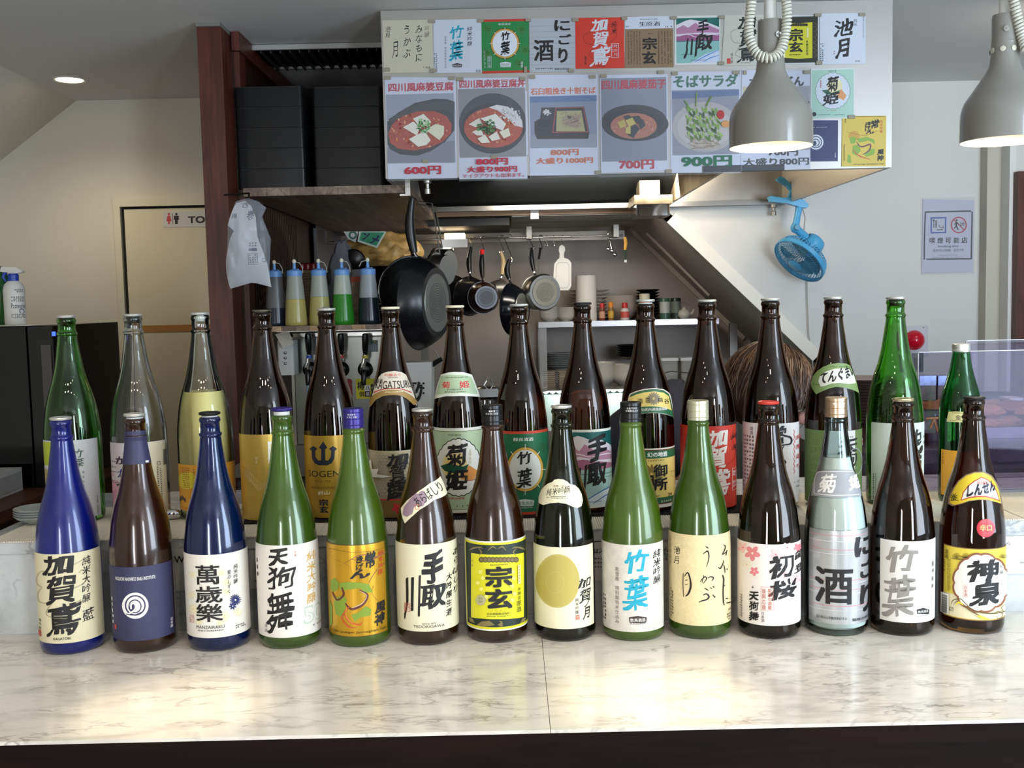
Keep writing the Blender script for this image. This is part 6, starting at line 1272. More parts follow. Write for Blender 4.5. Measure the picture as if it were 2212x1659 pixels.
# bright lamp box at the end of the rail
c = PY(983, 512, 4.80)
t = thing('wall_lamp', 'bright steel lamp box above the black handled turner', 'lamp', tuple(c))
obj('housing', MB().box((c.x - .058, c.y - .05, c.z - .05), (c.x + .058, c.y + .06, c.z - .012)), steel, t)
obj('bulb', MB().box((c.x - .045, c.y - .052, c.z - .012), (c.x + .045, c.y + .05, c.z + .014)), M('lamp_glow', (255, 236, 200), emit=((255, 226, 176), 9)), t)
c = PY(1408, 440, 4.2)
t = hood
obj('lamp_box', MB().box((c.x - .075, 4.15, c.z - .005), (c.x + .075, 4.35, c.z + .03)).box((c.x - .05, 4.18, c.z + .03), (c.x + .03, 4.3, c.z + .09)), M('greasy_steel', (104, 92, 72), rough=.45, metal=.7, var=.3, vscale=30), t)
obj('drip_tray', MB().rbox((c.x - .068, 4.16, c.z - .05), (c.x + .068, 4.34, c.z - .006), .012, 3), chrome, t, smooth=True, sharp=30)

# things on the rail
def rail_pan(label, ub, vb, vh0, vh1, uh, R, depth, Y, **k):
    c = PY(ub, vb, Y); ztop = PY(uh, vh1, Y).z; hl = ztop - c.z - R - .02
    t, top = pan(label, c, R, depth, hl, **k)
    return t, Vector((top.x, top.y, top.z))
bk = M('bakelite', (16, 16, 17), rough=.28)
t, top = rail_pan('black iron pan with a long flat handle, first on the rail', 978, 635, 0, 540, 990, .085, .05, 4.83, yaw=radians(-20), hw=.012)
hook('steel hook of the first black pan on the rail', top, zr, YR, .012)
t, top = rail_pan('black saucepan with a plain black handle, second on the rail', 1014, 640, 0, 532, 1032, .088, .085, 4.74, yaw=radians(38), roll=radians(5), body=M('pan_black2', (24, 24, 26), rough=.2), base=M('base_alu2', (120, 118, 110), rough=.4, metal=.5))
hook('dark hook of the black saucepan', top, zr, YR, .014, steel_dull)
t, top = rail_pan('dark brown pan with a red tipped handle', 1044, 643, 0, 540, 1049, .070, .06, 4.64, yaw=radians(14), body=M('pan_brown', (34, 14, 10), rough=.22), tip=M('tip_red', (190, 36, 34), rough=.35), base=M('base_dark', (30, 20, 18), rough=.3))
hook('white hook of the red tipped pan', top, zr, YR, .016)
t, top = rail_pan('grey ladle strainer with a pale wooden handle', 1083, 625, 0, 542, 1088, .048, .05, 4.86, yaw=radians(-55), body=steel_dull, handle=wood('pale_handle', (190, 160, 110), (216, 190, 140), 'Z', 20, .4), hw=.010, name='ladle_strainer', cat='strainer')
hook('white hook of the wooden handled strainer', top, zr, YR, .018)
t, top = rail_pan('deep black frying pan seen nearly edge on below its large hook', 1104, 668, 0, 560, 1114, .116, .055, 4.70, yaw=radians(64), body=M('pan_blueblack', (12, 14, 20), rough=.16), base=M('base_alu', (150, 150, 142)), hw=.012)
hook('large white hook above the edge on frying pan', top, zr, YR, .026)
t, top = rail_pan('polished steel saucepan with a black handle', 1160, 632, 0, 535, 1146, .079, .085, 4.78, yaw=radians(24), roll=radians(-6), body=steel, base=M('base_steel', (196, 188, 170), rough=.25, metal=.9), hw=.010, bottomR=.96, name='saucepan')
hook('white hook of the polished saucepan', top, zr, YR, .016)
c = PY(1163, 590, 4.88)
t = thing('whisk', 'thin whisk with a black handle beside the polished saucepan', 'utensil', (c.x, c.y, c.z))
a = PY(1168, 535, 4.88); b_ = PY(1164, 560, 4.88); d_ = PY(1160, 625, 4.88)
obj('handle', MB().tube([a, b_], [.006, .005], 8), bk, t, smooth=True); obj('shaft', MB().tube([b_, d_], [.0018, .0015], 6), steel, t, smooth=True)
hook('black hook of the thin whisk', a, zr, YR, .013, black_matt)
for i, u in enumerate((1180, 1195)):
    p = PY(u, 512, YR); hook('spare steel hook with nothing on it, %s the white board' % ('farther from', 'closer to')[i], Vector((p.x, YR, zr - .035)), zr, YR, .010)
# white cutting board
c = PY(1214, 590, 4.9)
t = thing('cutting_board', 'small white cutting board with a round handle hanging on the wall rail', 'cutting board', tuple(c))
def bd_(u, v): p = PY(u, v, 4.9); return (p.x, p.z)
ol = [bd_(*q) for q in ((1197, 570), (1204, 561), (1208, 558), (1209, 548), (1207, 541), (1208, 533), (1213, 529), (1219, 532), (1221, 540), (1218, 548), (1218, 557), (1228, 560), (1234, 568), (1234, 618), (1228, 627), (1202, 627), (1194, 620))]
mb = MB(); n = len(ol); mb.add([Vector((x, 4.895, z)) for x, z in ol] + [Vector((x, 4.91, z)) for x, z in ol], [tuple(range(n)), tuple(range(2 * n - 1, n - 1, -1))] + [(i, (i + 1) % n, n + (i + 1) % n, n + i) for i in range(n)])
obj('board', mb, M('board_white', (226, 222, 210), rough=.35), t)
q_ = [bd_(*q) for q in ((1202, 572), (1208, 567), (1224, 567), (1229, 573), (1229, 616), (1224, 622), (1206, 622), (1200, 616))]
obj('groove', MB().tube([(x, 4.8945, z) for x, z in q_], .0012, 5, close=True), M('groove_grey', (170, 166, 154), rough=.5), t)
p = PY(1214, 535, 4.9); hook('steel hook of the white cutting board', Vector((p.x, 4.9, p.z + .004)), zr, YR, .010)
# measuring spoons and an opener
p = PY(1316, 520, YR)
t = thing('measuring_spoons', 'bunch of small steel measuring spoons hanging from the rail end', 'utensil', (p.x, YR, zr - .02))
for i, (du, dv) in enumerate(((-2, 30), (6, 34), (12, 42))):
    q = PY(1316 + du, 512 + dv - 4, YR - .01 * i); obj('spoon', MB().tube([(p.x, YR, zr - .01), tuple(q)], .0015, 6).sphere(q, (.010, .006, .010), 12, 8), chrome, t, smooth=True)
hook('steel hook of the measuring spoons', Vector((p.x, YR, zr - .012)), zr, YR, .014)
p = PY(1352, 510, 4.7)
t = thing('bottle_opener', 'yellow and black bottle opener hanging by the stair soffit', 'utensil', tuple(p))
a = PY(1350, 512, 4.7); b_ = PY(1350, 540, 4.7); d_ = PY(1351, 561, 4.7)
obj('grip', MB().tube([a, (a + b_) / 2 + Vector((.004, 0, 0)), b_], [.007, .009, .006], 8), M('mustard', (190, 140, 50), rough=.4), t, smooth=True)
obj('shaft', MB().tube([b_, d_], [.006, .004], 8), M('dark_green', (30, 50, 40), rough=.4), t, smooth=True); obj('blade', MB().box((d_.x - .006, 4.697, d_.z - .012), (d_.x + .006, 4.703, d_.z)), chrome, t)

# ------------------------------------------------------------------ steel shelf unit with crockery
YS = 5.08
z1 = PY(1300, 697 - 4, YS).z; z2 = PY(1300, 838 - 2, YS).z
x0 = PY(1163, 700, YS).x; x1 = PY(1553, 690, YS).x
t = thing('steel_shelf_unit', 'two tier stainless steel shelf holding crockery against the kitchen wall', 'shelf', ((x0 + x1) / 2, YS, 0))
obj('upper_shelf', MB().box((x0, YS, z1 - .027), (x1, YK - .01, z1)), steel, t)
obj('lower_shelf', MB().box((x0, YS, z2 - .027), (x1 + .1, YK - .01, z2)), steel, t)
for x, y in ((x0 + .004, YS + .03), (x0 + .004, YK - .05), (x1 + .06, YS + .03)):
    obj('post', MB().box((x, y, 0), (x + .036, y + .03, z1 - .027)), steel_dull, t)
    obj('bolt', MB().lathe([(0, -.003), (.005, -.003), (.005, 0)], (0, 0, 0), 10, Matrix.Translation((x + .018, y, z1 - .08)) @ Matrix.Rotation(pi / 2, 4, 'X')), black_matt, t)
def stack(name, label, cat, u, v_bot_z, Y, R, h, n, mt, prof, group):
    """n separate nested pieces standing on height z"""
    x = PY(u, 690, Y).x; z = v_bot_z; pr = None
    pos = ('bottom', 'top')
    for k in range(n):
        lb = label + ', ' + (ORD[k] + ' from the bottom' if k else 'lowest one') if k < n - 1 else label + ', topmost one'
        if pr is None:
            t = thing(name, lb, cat, (x, Y, z), group)
            obj('body', MB().lathe([(r * R, zz * (R / .078 if prof is bowl else 1)) for r, zz in prof], (x, Y, z), 28), mt, t, smooth=True, sharp=40); pr = t
        else: copy_tree(pr, (x, Y, z + k * h), lb)
PLT = M('crockery_white', (206, 198, 182), rough=.25); PLG = M('crockery_grey', (140, 142, 138), rough=.3); PLB = M('crockery_black', (14, 14, 15), rough=.25)
plate = [(0, .002), (.5, .002), (.52, 0), (.58, 0), (.6, .003), (.98, .014), (1, .016), (.98, .0175), (.6, .006), (0, .005)]
bowl = [(0, .003), (.42, .003), (.44, 0), (.5, 0), (.52, .004), (.78, .016), (.96, .040), (1, .052), (.97, .052), (.92, .040), (.72, .018), (0, .007)]
ZU = z1 + .0004; ZLo = z2 + .0004
stack('small_bowl', 'small white bowl stacked at the shelf end', 'bowl', 1186, ZU, 5.16, .048, .0105, 5, PLT, bowl, 'small white bowls')
stack('small_bowl', 'small white dish stacked beside the little bowls', 'bowl', 1222, ZU, 5.17, .048, .0125, 4, PLT, bowl, 'small white bowls')
stack('white_plate', 'white wavy plate stacked behind the paper roll', 'plate', 1275, ZU, 5.27, .10, .017, 9, PLT, plate, 'white plates')
stack('white_bowl', 'pale wide bowl stacked behind the spice jars', 'bowl', 1342, ZU, 5.26, .092, .012, 6, M('crockery_pink', (170, 156, 144), rough=.3), bowl, 'wide pale bowls')
stack('black_dish', 'black dish in the tall stack on the upper shelf', 'dish', 1400, ZU, 5.22, .060, .0145, 10, PLB, plate, 'black dishes')
stack('grey_plate', 'grey plate stacked on the lower shelf', 'plate', 1208, ZLo + .083, 5.25, .075, .009, 8, PLG, plate, 'grey plates')
stack('white_deep_bowl', 'white rimmed deep bowl on the lower shelf', 'bowl', 1348, ZLo, 5.18, .068, .0115, 6, PLT, bowl, 'deep bowls')
stack('curved_bowl', 'white flared bowl stacked beside the deep bowls', 'bowl', 1300, ZLo, 5.19, .066, .014, 6, PLT, bowl, 'flared bowls')
stack('black_tray', 'black round tray stacked above the deep bowls', 'tray', 1362, ZLo + .125, 5.24, .075, .011, 6, PLB, plate, 'black trays')
for j, u in enumerate((1187, 1219)):
    x = PY(u, 820, 5.14).x; pr = None
    for k in range(8):
        z = ZLo + k * .0102; lb = 'small square beige dish, %s stack, %s from the bottom' % (('post side', 'bowl side')[j], ORD[k])
        if pr is None:
            pr = thing('square_dish', lb, 'dish', (x, 5.14, z), 'square beige dishes'); obj('body', MB().prism([(x - .024, 5.115), (x + .024, 5.115), (x + .024, 5.165), (x - .024, 5.165)], z, z + .0092, top=[(x - .032, 5.108), (x + .032, 5.108), (x + .032, 5.172), (x - .032, 5.172)]), M('dish_beige', (180, 164, 140), rough=.4), pr)
        else: copy_tree(pr, (x, 5.14, z), lb)
for i, u in enumerate((1444, 1486)):
    x = PY(u, 780, 5.2).x; t = thing('food_container', 'clear lidded food container on the lower shelf, %s the person' % ('farther from', 'nearer')[i], 'container', (x, 5.2, ZLo + .0)); 
    obj('tub', MB().rbox((x - .042, 5.15, ZLo), (x + .042, 5.25, ZLo + .115), .01, 3), M('tub_plastic', (176, 172, 160), rough=.3, trans=.4), t)
    obj('lid', MB().rbox((x - .045, 5.147, ZLo + .115), (x + .045, 5.253, ZLo + .130), .01, 3), white_plastic, t)
# paper roll, jars, cans, teapot
x = PY(1267, 690, 5.13).x
t = thing('paper_roll', 'tall white roll of kitchen paper standing on the steel shelf', 'paper roll', (x, 5.13, ZU))
obj('paper', MB().lathe([(.018, 0), (.051, 0), (.051, .222), (.018, .222)], (x, 5.13, ZU), 40, closed=True), M('paper_white', (226, 218, 204), rough=.9, bump=.4, bscale=200), t, smooth=True)
obj('core', MB().lathe([(.0165, .001), (.0178, .001), (.0178, .221), (.0165, .221)], (x, 5.13, ZU), 24, closed=True), M('cardboard', (150, 120, 86), rough=.9), t, smooth=True)
def jar(label, u, r, h, hc, bodym, capm, Y=5.11, name='spice_jar', neck=.8, lab=None):
    x = PY(u, 690, Y).x; c = (x, Y, ZU)
    t = thing(name, label, 'jar', c, 'spice jars' if name == 'spice_jar' else None)
    obj('body', MB().lathe([(0, 0), (r * .95, 0), (r, .003), (r, h * .8), (r * neck, h), (0, h)], c, 24), bodym, t, smooth=True)
    obj('cap', MB().lathe([(0, h), (r * neck * 1.05, h), (r * neck * 1.05, h + hc), (r * neck * .9, h + hc + .003), (0, h + hc + .003)], c, 24), capm, t, smooth=True)
    if lab: obj('label', MB().lathe([(r + .0004, h * .2), (r + .0004, h * .72)], c, 24), lab, t, smooth=True)
rc = M('cap_spice_red', (186, 34, 34), rough=.35)
jar('red capped spice jar next to the paper roll', 1301, .0145, .062, .020, M('spice_red', (120, 60, 40), rough=.3), rc, lab=ink((206, 150, 120)))
jar('orange capped square spice jar between the red capped jars', 1320, .0145, .064, .022, M('spice_mustard', (140, 96, 40), rough=.3), M('cap_orange', (216, 130, 30), rough=.35), lab=ink((206, 160, 60)))
jar('red capped waisted shaker with white granules', 1350, .022, .058, .024, M('granules_white', (206, 196, 184), rough=.4), rc, lab=ink((196, 80, 70)), neck=.62)
jar('cream lidded jar rising behind the bottle cap', 1393, .026, .098, .026, M('jar_orange', (190, 120, 70), rough=.4), M('lid_cream', (220, 206, 176), rough=.4), name='cream_lidded_jar', neck=.95, lab=ink((206, 170, 110)))
for i, u in enumerate((1436, 1460)):
    x = PY(u, 690, 5.14).x; c = (x, 5.14, ZU)
    t = thing('tin_can', ('green and white tin beside the black dishes', 'dark green lettered tin beside the teapot')[i], 'tin', c)
    obj('body', MB().lathe([(0, 0), (.025, 0), (.025, .100), (.0235, .103), (0, .103)], c, 24), M(('tin_green', 'tin_dark')[i], ((60, 96, 76), (34, 44, 38))[i], rough=.35), t, smooth=True)
    obj('label', MB().lathe([(.0254, .03), (.0254, .085)], c, 24), ink(((190, 190, 176), (110, 116, 100))[i]), t, smooth=True)
x = PY(1478, 690, 5.12).x; c = (x, 5.12, ZU)
t = thing('teapot', 'little white teapot at the end of the steel shelf', 'teapot', c)
obj('body', MB().lathe([(0, 0), (.018, 0), (.030, .012), (.032, .025), (.024, .040), (.012, .046), (0, .047)], c, 28), PLT, t, smooth=True)
obj('lid', MB().lathe([(.014, .044), (.010, .052), (.003, .055), (.005, .060), (0, .063)], c, 20), PLT, t, smooth=True)
obj('spout', MB().tube([(x + .026, 5.12, ZU + .018), (x + .042, 5.12, ZU + .030), (x + .048, 5.12, ZU + .046)], [.009, .006, .004], 8), PLT, t, smooth=True)
obj('handle', MB().tube([(x - .02, 5.12, ZU + .04), (x - .036, 5.12, ZU + .06), (x, 5.12, ZU + .082), (x + .03, 5.12, ZU + .06), (x + .02, 5.12, ZU + .04)], .0022, 6), steel_dull, t, smooth=True)
# lit cold cabinet below the shelf
xa = PY(1172, 850, 4.9).x; xb_ = PY(1560, 850, 4.9).x; zt_ = PY(1280, 842, 4.9).z
t = thing('cold_cabinet', 'pale mint lit cold cabinet under the steel shelf with a wavy bright edge', 'cabinet', ((xa + xb_) / 2, 4.9, .9))
obj('body', MB().box((xa, 4.90, .2), (xb_, 5.06, zt_ - .02)), M('mint_panel', (206, 222, 214), rough=.35), t)
obj('counter_edge', MB().box((xa - .01, 4.895, zt_ - .004), (xb_, 5.06, zt_)), steel, t)
mb = MB()
for i in range(int((xb_ - xa) / .032)):
    mb.lathe([(0, -.012), (.014, -.004), (.015, 0)], (xa + .016 + i * .032, 4.905, zt_ - .005), 10)
o = obj('lit_fringe', mb, M('led_fringe', (235, 250, 245), emit=((226, 250, 240), 2.2)), t); o['kind'] = 'stuff'
light('AREA', 'cabinet_light', ((xa + xb_) / 2, 4.84, zt_ - .01), ((xa + xb_) / 2, 4.93, .9), 1.2, (.85, 1, .95), .8, .03)

# ------------------------------------------------------------------ low work top behind the ledge, wok pot, utensil holder
YW = 3.05; zw = 1.10
t = thing('work_top', 'stainless kitchen work top behind the bar ledge', 'counter', (0.1, YW, zw))
obj('top', MB().box((xp1 + .04, YW, zw - .03), (.62, 3.75, zw)), steel_dull, t); obj('base', MB().box((xp1 + .05, YW + .03, 0), (.60, 3.7, zw - .03)), M('base_grey', (70, 70, 70), rough=.5), t)
p = PY(1052, 870, 3.2); c = (p.x, 3.2, zw + .0005); zt_ = PY(1052, 833, 3.2).z
t = thing('stock_pot', 'shiny ribbed steel pot with a wire lid handle behind the bottles', 'pot', c)
hh = zt_ - zw
obj('body', MB().lathe([(0, 0), (.066, 0), (.070, .01), (.070, hh * .55), (.067, hh * .58), (.071, hh * .62), (.067, hh * .68), (.071, hh * .74), (.067, hh * .8), (.069, hh * .86), (.055, hh * .97), (.02, hh), (0, hh)], c, 40), chrome, t, smooth=True)
obj('lid_handle', MB().tube([(p.x - .012, 3.2, zt_ - .005), (p.x + .004, 3.2, zt_ + .022), (p.x + .012, 3.2, zt_ + .024), (p.x + .020, 3.2, zt_ - .006)], .0024, 8), chrome, t, smooth=True)
a = PY(880, 870, 3.35); b_ = PY(930, 782, 3.35)
t = thing('utensil_holder', 'white plastic utensil holder with black lettering beside the neck banded bottle', 'holder', ((a.x + b_.x) / 2, 3.35, zw + .0005))
obj('cup', MB().prism([(a.x + .006, 3.35), (b_.x - .004, 3.35), (b_.x, 3.43), (a.x, 3.43)], zw + .0005, b_.z, top=[(a.x - .004, 3.342), (b_.x + .004, 3.342), (b_.x + .006, 3.436), (a.x - .006, 3.436)]), white_plastic, t)
A = Art(Flat(3.341).q, lambda x, y: (x, y)); F = Flat(3.341)
A.txt('タク', 880, 826, 912, 866, BLK, 'X'); A.rect(885, 826, 900, 830, BLK); A.rect(903, 826, 908, 830, BLK)
for v in (826, 836, 847): A.rect(913, v, 917, v + 4, BLK)
A.build('lettering', F.S, t)
q1 = PY(912, 800, 3.39); q2 = PY(955, 775, 3.39)
t = thing('tongs', 'black handled tongs leaning out of the white utensil holder', 'utensil', (q1.x, 3.39, q1.z))
obj('handle', MB().tube([q1, (q1 + q2) / 2, q2], [.007, .009, .007], 8), bk, t, smooth=True)
q3 = PY(958, 790, 3.4); q4 = PY(938, 755, 3.4); obj('arm', MB().tube([q3, q4], .003, 6), steel, t, smooth=True)
# ------------------------------------------------------------------ squeeze bottle shelf and drinks taps
YQ = 3.22; zq = PY(700, 703, YQ).z
xq0 = PY(578, 706, YQ).x; xq1 = PY(850, 700, YQ).x
t = thing('bottle_shelf', 'narrow wooden shelf of end grain blocks under the squeeze bottles', 'shelf', ((xq0 + xq1) / 2, YQ, zq))
n = 9
for i in range(n):
    xa = xq0 + (xq1 - xq0) * i / n; xb_ = xq0 + (xq1 - xq0) * (i + 1) / n
    obj('block', MB().box((xa + .0004, YQ, zq - .016), (xb_ - .0004, YQ + .30, zq)), shw[(i * 2) % 3] if i % 3 else wood('block_light', (150, 116, 84), (190, 156, 118), 'Y', 8, .5), t)
obj('bracket', MB().box((xq0 + .004, YQ + .1, zq - .02), (xq1, YQ + .12, zq - .016)), steel, t)
SB = M('squeeze_plastic', (205, 208, 200), rough=.25, trans=.55, ior=1.3)
CAPB = M('cap_sky_blue', (104, 150, 206), rough=.4)
NOZ = M('nozzle_tip', (220, 214, 190), rough=.4)
def squeeze(label, u, Y, level, fillc, upper, fan=1, z0=None):
    z0 = zq + .0005 if z0 is None else z0
    x = PY(u, 690, Y).x; c = (x, Y, z0)
    t = thing('squeeze_bottle', label, 'squeeze bottle', c, 'blue capped squeeze bottles')
    H = .150
    def r(f): return .0345 - .0115 * f ** 1.3
    up = M('squeeze_upper_%d' % u, upper, rough=.3)
    lo = M('squeeze_fill_%d' % u, fillc, rough=.22)
    P = [(0, 0), (.032, 0), (.0345, .004)] + [(r(i / 8 * level), .004 + i / 8 * level * H) for i in range(1, 9)] + [(0, .004 + level * H)]
    obj('sauce', MB().lathe(P, c, 36), lo, t, smooth=True, sharp=50)
    P = [(0, .0045 + level * H)] + [(r(level + (1 - level) * i / 8), .0045 + (level + (1 - level) * i / 8) * H) for i in range(9)] + [(0, .0045 + H)]
    obj('bottle_body', MB().lathe(P, c, 36), up, t, smooth=True, sharp=50)
    cp = obj('cap', MB().lathe([(0, H + .004), (.0242, H + .004), (.0242, H + .020), (.0225, H + .022), (.017, H + .024), (.008, H + .026), (.0055, H + .028), (.004, H + .048), (0, H + .048)], c, 32), CAPB, t, smooth=True, sharp=35)
    obj('knob', MB().lathe([(.003, 0), (.003, .005), (0, .006)], (x + .012, Y, z0 + H + .022), 10), CAPB, cp, smooth=True)
    obj('nozzle_cap', MB().sphere((x, Y, z0 + H + .050), (.0062, .0062, .0075), 14, 10), NOZ, t, smooth=True)
    s_ = 1 if fan > 0 else -1
    obj('tether', MB().tube([(x + s_ * .004, Y - .002, z0 + H + .049), (x + s_ * .018, Y - .004, z0 + H + .045), (x + s_ * .026, Y - .006, z0 + H + .030), (x + s_ * .027, Y - .004, z0 + H + .014)][: (4 if fan > 0 else 3)], .0013, 6), M('tether_grey', (180, 178, 168), rough=.5), t, smooth=True)
squeeze('squeeze bottle of dark sauce half hidden by the hanging plastic bag', 597, 3.31, .34, (36, 44, 56), (96, 96, 96))
squeeze('squeeze bottle of pale yellow oil, second from the plastic bag', 640, 3.28, .52, (178, 166, 96), (158, 160, 148))
squeeze('squeezer with cloudy yellow dressing next to the green one', 692, 3.29, .56, (174, 166, 100), (162, 164, 152))
squeeze('green sauce squeeze bottle in the middle of the wooden shelf', 742, 3.29, .60, (44, 130, 34), (172, 178, 164))
squeeze('black sauce squeeze bottle nearest the big frying pan', 798, 3.29, .52, (26, 34, 42), (150, 156, 156), fan=-1)

# dispensing machine with three taps
YT = 3.52
a = PY(636, 980, YT); b_ = PY(838, 716, YT)
t = thing('drink_dispenser', 'steel panelled drinks dispenser with black tap handles', 'dispenser', ((a.x + b_.x) / 2, YT, zw + .0008))
obj('cabinet', MB().box((a.x, YT + .014, zw + .0008), (b_.x, YT + .17, b_.z)), steel_dull, t)
obj('face_panel', MB().box((a.x + .012, YT + .006, zw + .004), (b_.x - .004, YT + .014, b_.z - .018)), M('panel_steel', (150, 150, 144), rough=.3, metal=.8, var=.12, vscale=9), t)
obj('frame', MB().box((a.x, YT + .002, zw + .0008), (a.x + .010, YT + .014, b_.z)).box((a.x, YT + .002, b_.z - .012), (b_.x, YT + .014, b_.z)), steel, t)
for i, (u, du, col) in enumerate(((670, -5, (40, 80, 170)), (738, -2, (190, 40, 40)), (789, 0, (222, 200, 60)))):
    p0 = PY(u, 798, YT); p1 = PY(u, 772, YT - .03); p2 = PY(u + du * .4, 766, YT - .045); p3 = PY(u + du, 722, YT - .05)
    tp = obj('tap', MB().lathe([(0, 0), (.026, 0), (.026, .004), (.018, .010), (.016, .03), (0, .034)], (0, 0, 0), 28, Matrix.Translation(p0 + Vector((0, .006, 0))) @ Matrix.Rotation(pi / 2, 4, 'X')), M('tap_black', (18, 18, 19), rough=.18), t, smooth=True)
    obj('stem', MB().tube([p0 + Vector((0, -.03, 0)), p0 + Vector((-.002, -.045, .012)), p2], [.011, .009, .007], 12), chrome, tp, smooth=True)
    obj('collar', MB().tube([p2 - Vector((0, 0, .012)), p2 - Vector((0, 0, .002))], .0098, 14), ink(col, .35), tp, smooth=True)
    obj('handle', MB().tube([p2, p2 * .7 + p3 * .3, p2 * .2 + p3 * .8, p3, p3 + Vector((0, 0, .003))], [.007, .0105, .0115, .010, .005], 14), M('tap_black', (18, 18, 19)), tp, smooth=True)
    obj('spout', MB().tube([p0 + Vector((0, -.036, 0)), p0 + Vector((0, -.046, -.02)), p0 + Vector((0, -.046, -.050))], [.010, .009, .007], 12), M('tap_black', (18, 18, 19)), tp, smooth=True)
F = Flat(YT + .0055); A = Art(F.q, lambda x, y: (x, y))
for s, u in (('3', 683), ('2', 737)):
    A.rect(u - 6, 766, u + 6, 778, WHT); A.txt(s, u - 3, 768, u + 3, 776, BLK, '')
A.rect(793, 735, 816, 760, (130, 140, 140)); A.ell(795, 739, 2, 2, (120, 230, 140)); A.ell(803, 739, 2, 2, (30, 110, 60)); A.ell(810, 739, 2, 2, (200, 200, 60))
for k in range(4): A.rect(795 + 5 * k, 744, 798 + 5 * k, 757, (176, 190, 200))
A.rect(769, 818, 815, 861, (214, 204, 40)); A.txt('樽', 772, 824, 787, 842, BLK, 'X'); A.rect(788, 832, 800, 845, WHT); A.txt('ハ', 790, 834, 798, 843, BLK, 'B'); A.rect(801, 830, 813, 845, BLK); A.txt('イ', 802, 832, 812, 843, (220, 214, 90), 'B')
A.txt('倶', 776, 846, 787, 857, BLK, 'B'); A.rect(788, 845, 800, 857, BLK); A.txt('楽', 790, 846, 799, 856, WHT, 'b'); A.txt('部', 802, 846, 812, 857, BLK, 'B')
A.poly([(663, 828), (672, 820), (680, 828), (680, 880), (663, 880)], (120, 160, 190)); A.poly([(665, 830), (672, 823), (678, 830), (678, 878), (665, 878)], (176, 200, 214)); A.ell(754, 826, 7, 8, (150, 50, 50)); A.rect(748, 832, 761, 858, (140, 36, 40))
A.build('stickers', F.S, t)
# white receipt printer-like dispenser with a paper flap
YP = 3.42
a = PY(598, 811, YP); b_ = PY(633, 735, YP)
t = thing('paper_dispenser', 'white wall box with a loose paper flap beside the steel taps', 'dispenser', ((a.x + b_.x) / 2, YP, a.z))
obj('body', MB().rbox((a.x + .004, YP, a.z), (b_.x, YP + .08, b_.z), .008, 3), white_plastic, t)
f0 = PY(594, 722, YP - .02); f1 = PY(624, 714, YP - .02); f2 = PY(634, 742, YP - .035); f3 = PY(612, 752, YP - .035)
obj('paper', MB().add([f0, f1, f2, f3, f0 + Vector((0, .0008, 0)), f1 + Vector((0, .0008, 0)), f2 + Vector((0, .0008, 0)), f3 + Vector((0, .0008, 0))], [(0, 1, 2, 3), (7, 6, 5, 4), (0, 4, 5, 1), (1, 5, 6, 2), (2, 6, 7, 3), (3, 7, 4, 0)]), M('paper_white', (226, 218, 204)), t)
F = Flat(YP - .0006); A = Art(F.q, lambda x, y: (x, y))
for v in (760, 771, 783): A.rect(613, v, 619, v + 5, (60, 60, 64)); A.rect(615, v + 1, 618, v + 3, WHT)
A.build('markings', F.S, t)

# goods behind the squeeze bottles, on a dim shelf
YD = 4.0; zd = PY(700, 700, YD).z - .0
t = thing('rear_shelf', 'dim wooden shelf behind the squeeze bottles', 'shelf', (PY(760, 700, YD).x, YD, zd))
xd0 = xp1 + .06; xd1 = PY(905, 700, YD).x
obj('board', MB().box((xd0, YD - .12, zd - .02), (xd1, 4.5, zd)), shw[2], t)
obj('leg', MB().box((xd0, 4.4, 0), (xd0 + .03, 4.44, zd - .02)).box((xd1 - .03, 4.4, 0), (xd1, 4.44, zd - .02)), steel_dull, t)
zz = zd + .0005
x = PY(838, 690, 4.1).x; pr = None; hk = (PY(838, 575, 4.1).z - zz) / 9
for k in range(9):
    lb = 'large black tray in the pile behind the squeeze bottles, %s from the bottom' % ORD[k]
    if pr is None:
        pr = thing('black_platter', lb, 'tray', (x, 4.1, zz), 'pile of large black trays'); obj('body', MB().lathe([(0, 0), (.07, 0), (.085, .004), (.098, hk * .82), (.1, hk * .92), (.096, hk * .92), (.083, .007), (0, .004)], (x, 4.1, zz), 32), PLB, pr, smooth=True)
    else: copy_tree(pr, (x, 4.1, zz + k * hk), lb)
c = PY(764, 565, 3.98)
t = thing('wok_cover', 'round black lid standing on edge among the stored trays', 'lid', (c.x, 3.98, zz))
Mx = orient(Vector((c.x, 3.98, c.z)), radians(-8), radians(8))
mb = MB().lathe([(0, .016), (.02, .015), (.045, .008), (.048, 0), (.044, 0), (.04, .005), (0, .011)], (0, 0, 0), 32); mb.v = [tuple(Mx @ Vector(p)) for p in mb.v]; obj('disc', mb, PLB, t, smooth=True)
obj('stand', MB().box((c.x - .03, 3.97, zz), (c.x + .03, 3.99, c.z - .03)), PLB, t)
# bag of fish flakes with a green label
c = PY(825, 545, 4.3)
t = thing('food_bag', 'clear bag of golden flakes with a green lettered label on top of the trays', 'bag', (c.x, 4.3, c.z - .05))
bag = bmesh.new(); bmesh.ops.create_icosphere(bag, subdivisions=4, radius=1.0)
rr = random.Random(5)
from mathutils import noise as mnoise
vs = [Vector((c.x + v.co.x * .17 * (1 + .08 * mnoise.noise(v.co * 3)), 4.32 + v.co.y * .09 * (1 + .3 * mnoise.noise(v.co * 4)), c.z + v.co.z * .085 * (1 + .2 * mnoise.noise(v.co * 3.5)))) for v in bag.verts]
mb = MB().add(vs, [tuple(v.index for v in f.verts) for f in bag.faces]); bag.free()
obj('bag_body', mb, M('fish_flakes', (206, 164, 96), rough=.35, var=.35, vscale=26, bump=.6, bscale=40), t, smooth=True)
F = Flat(4.205); A = Art(F.q, lambda x, y: (x, y))
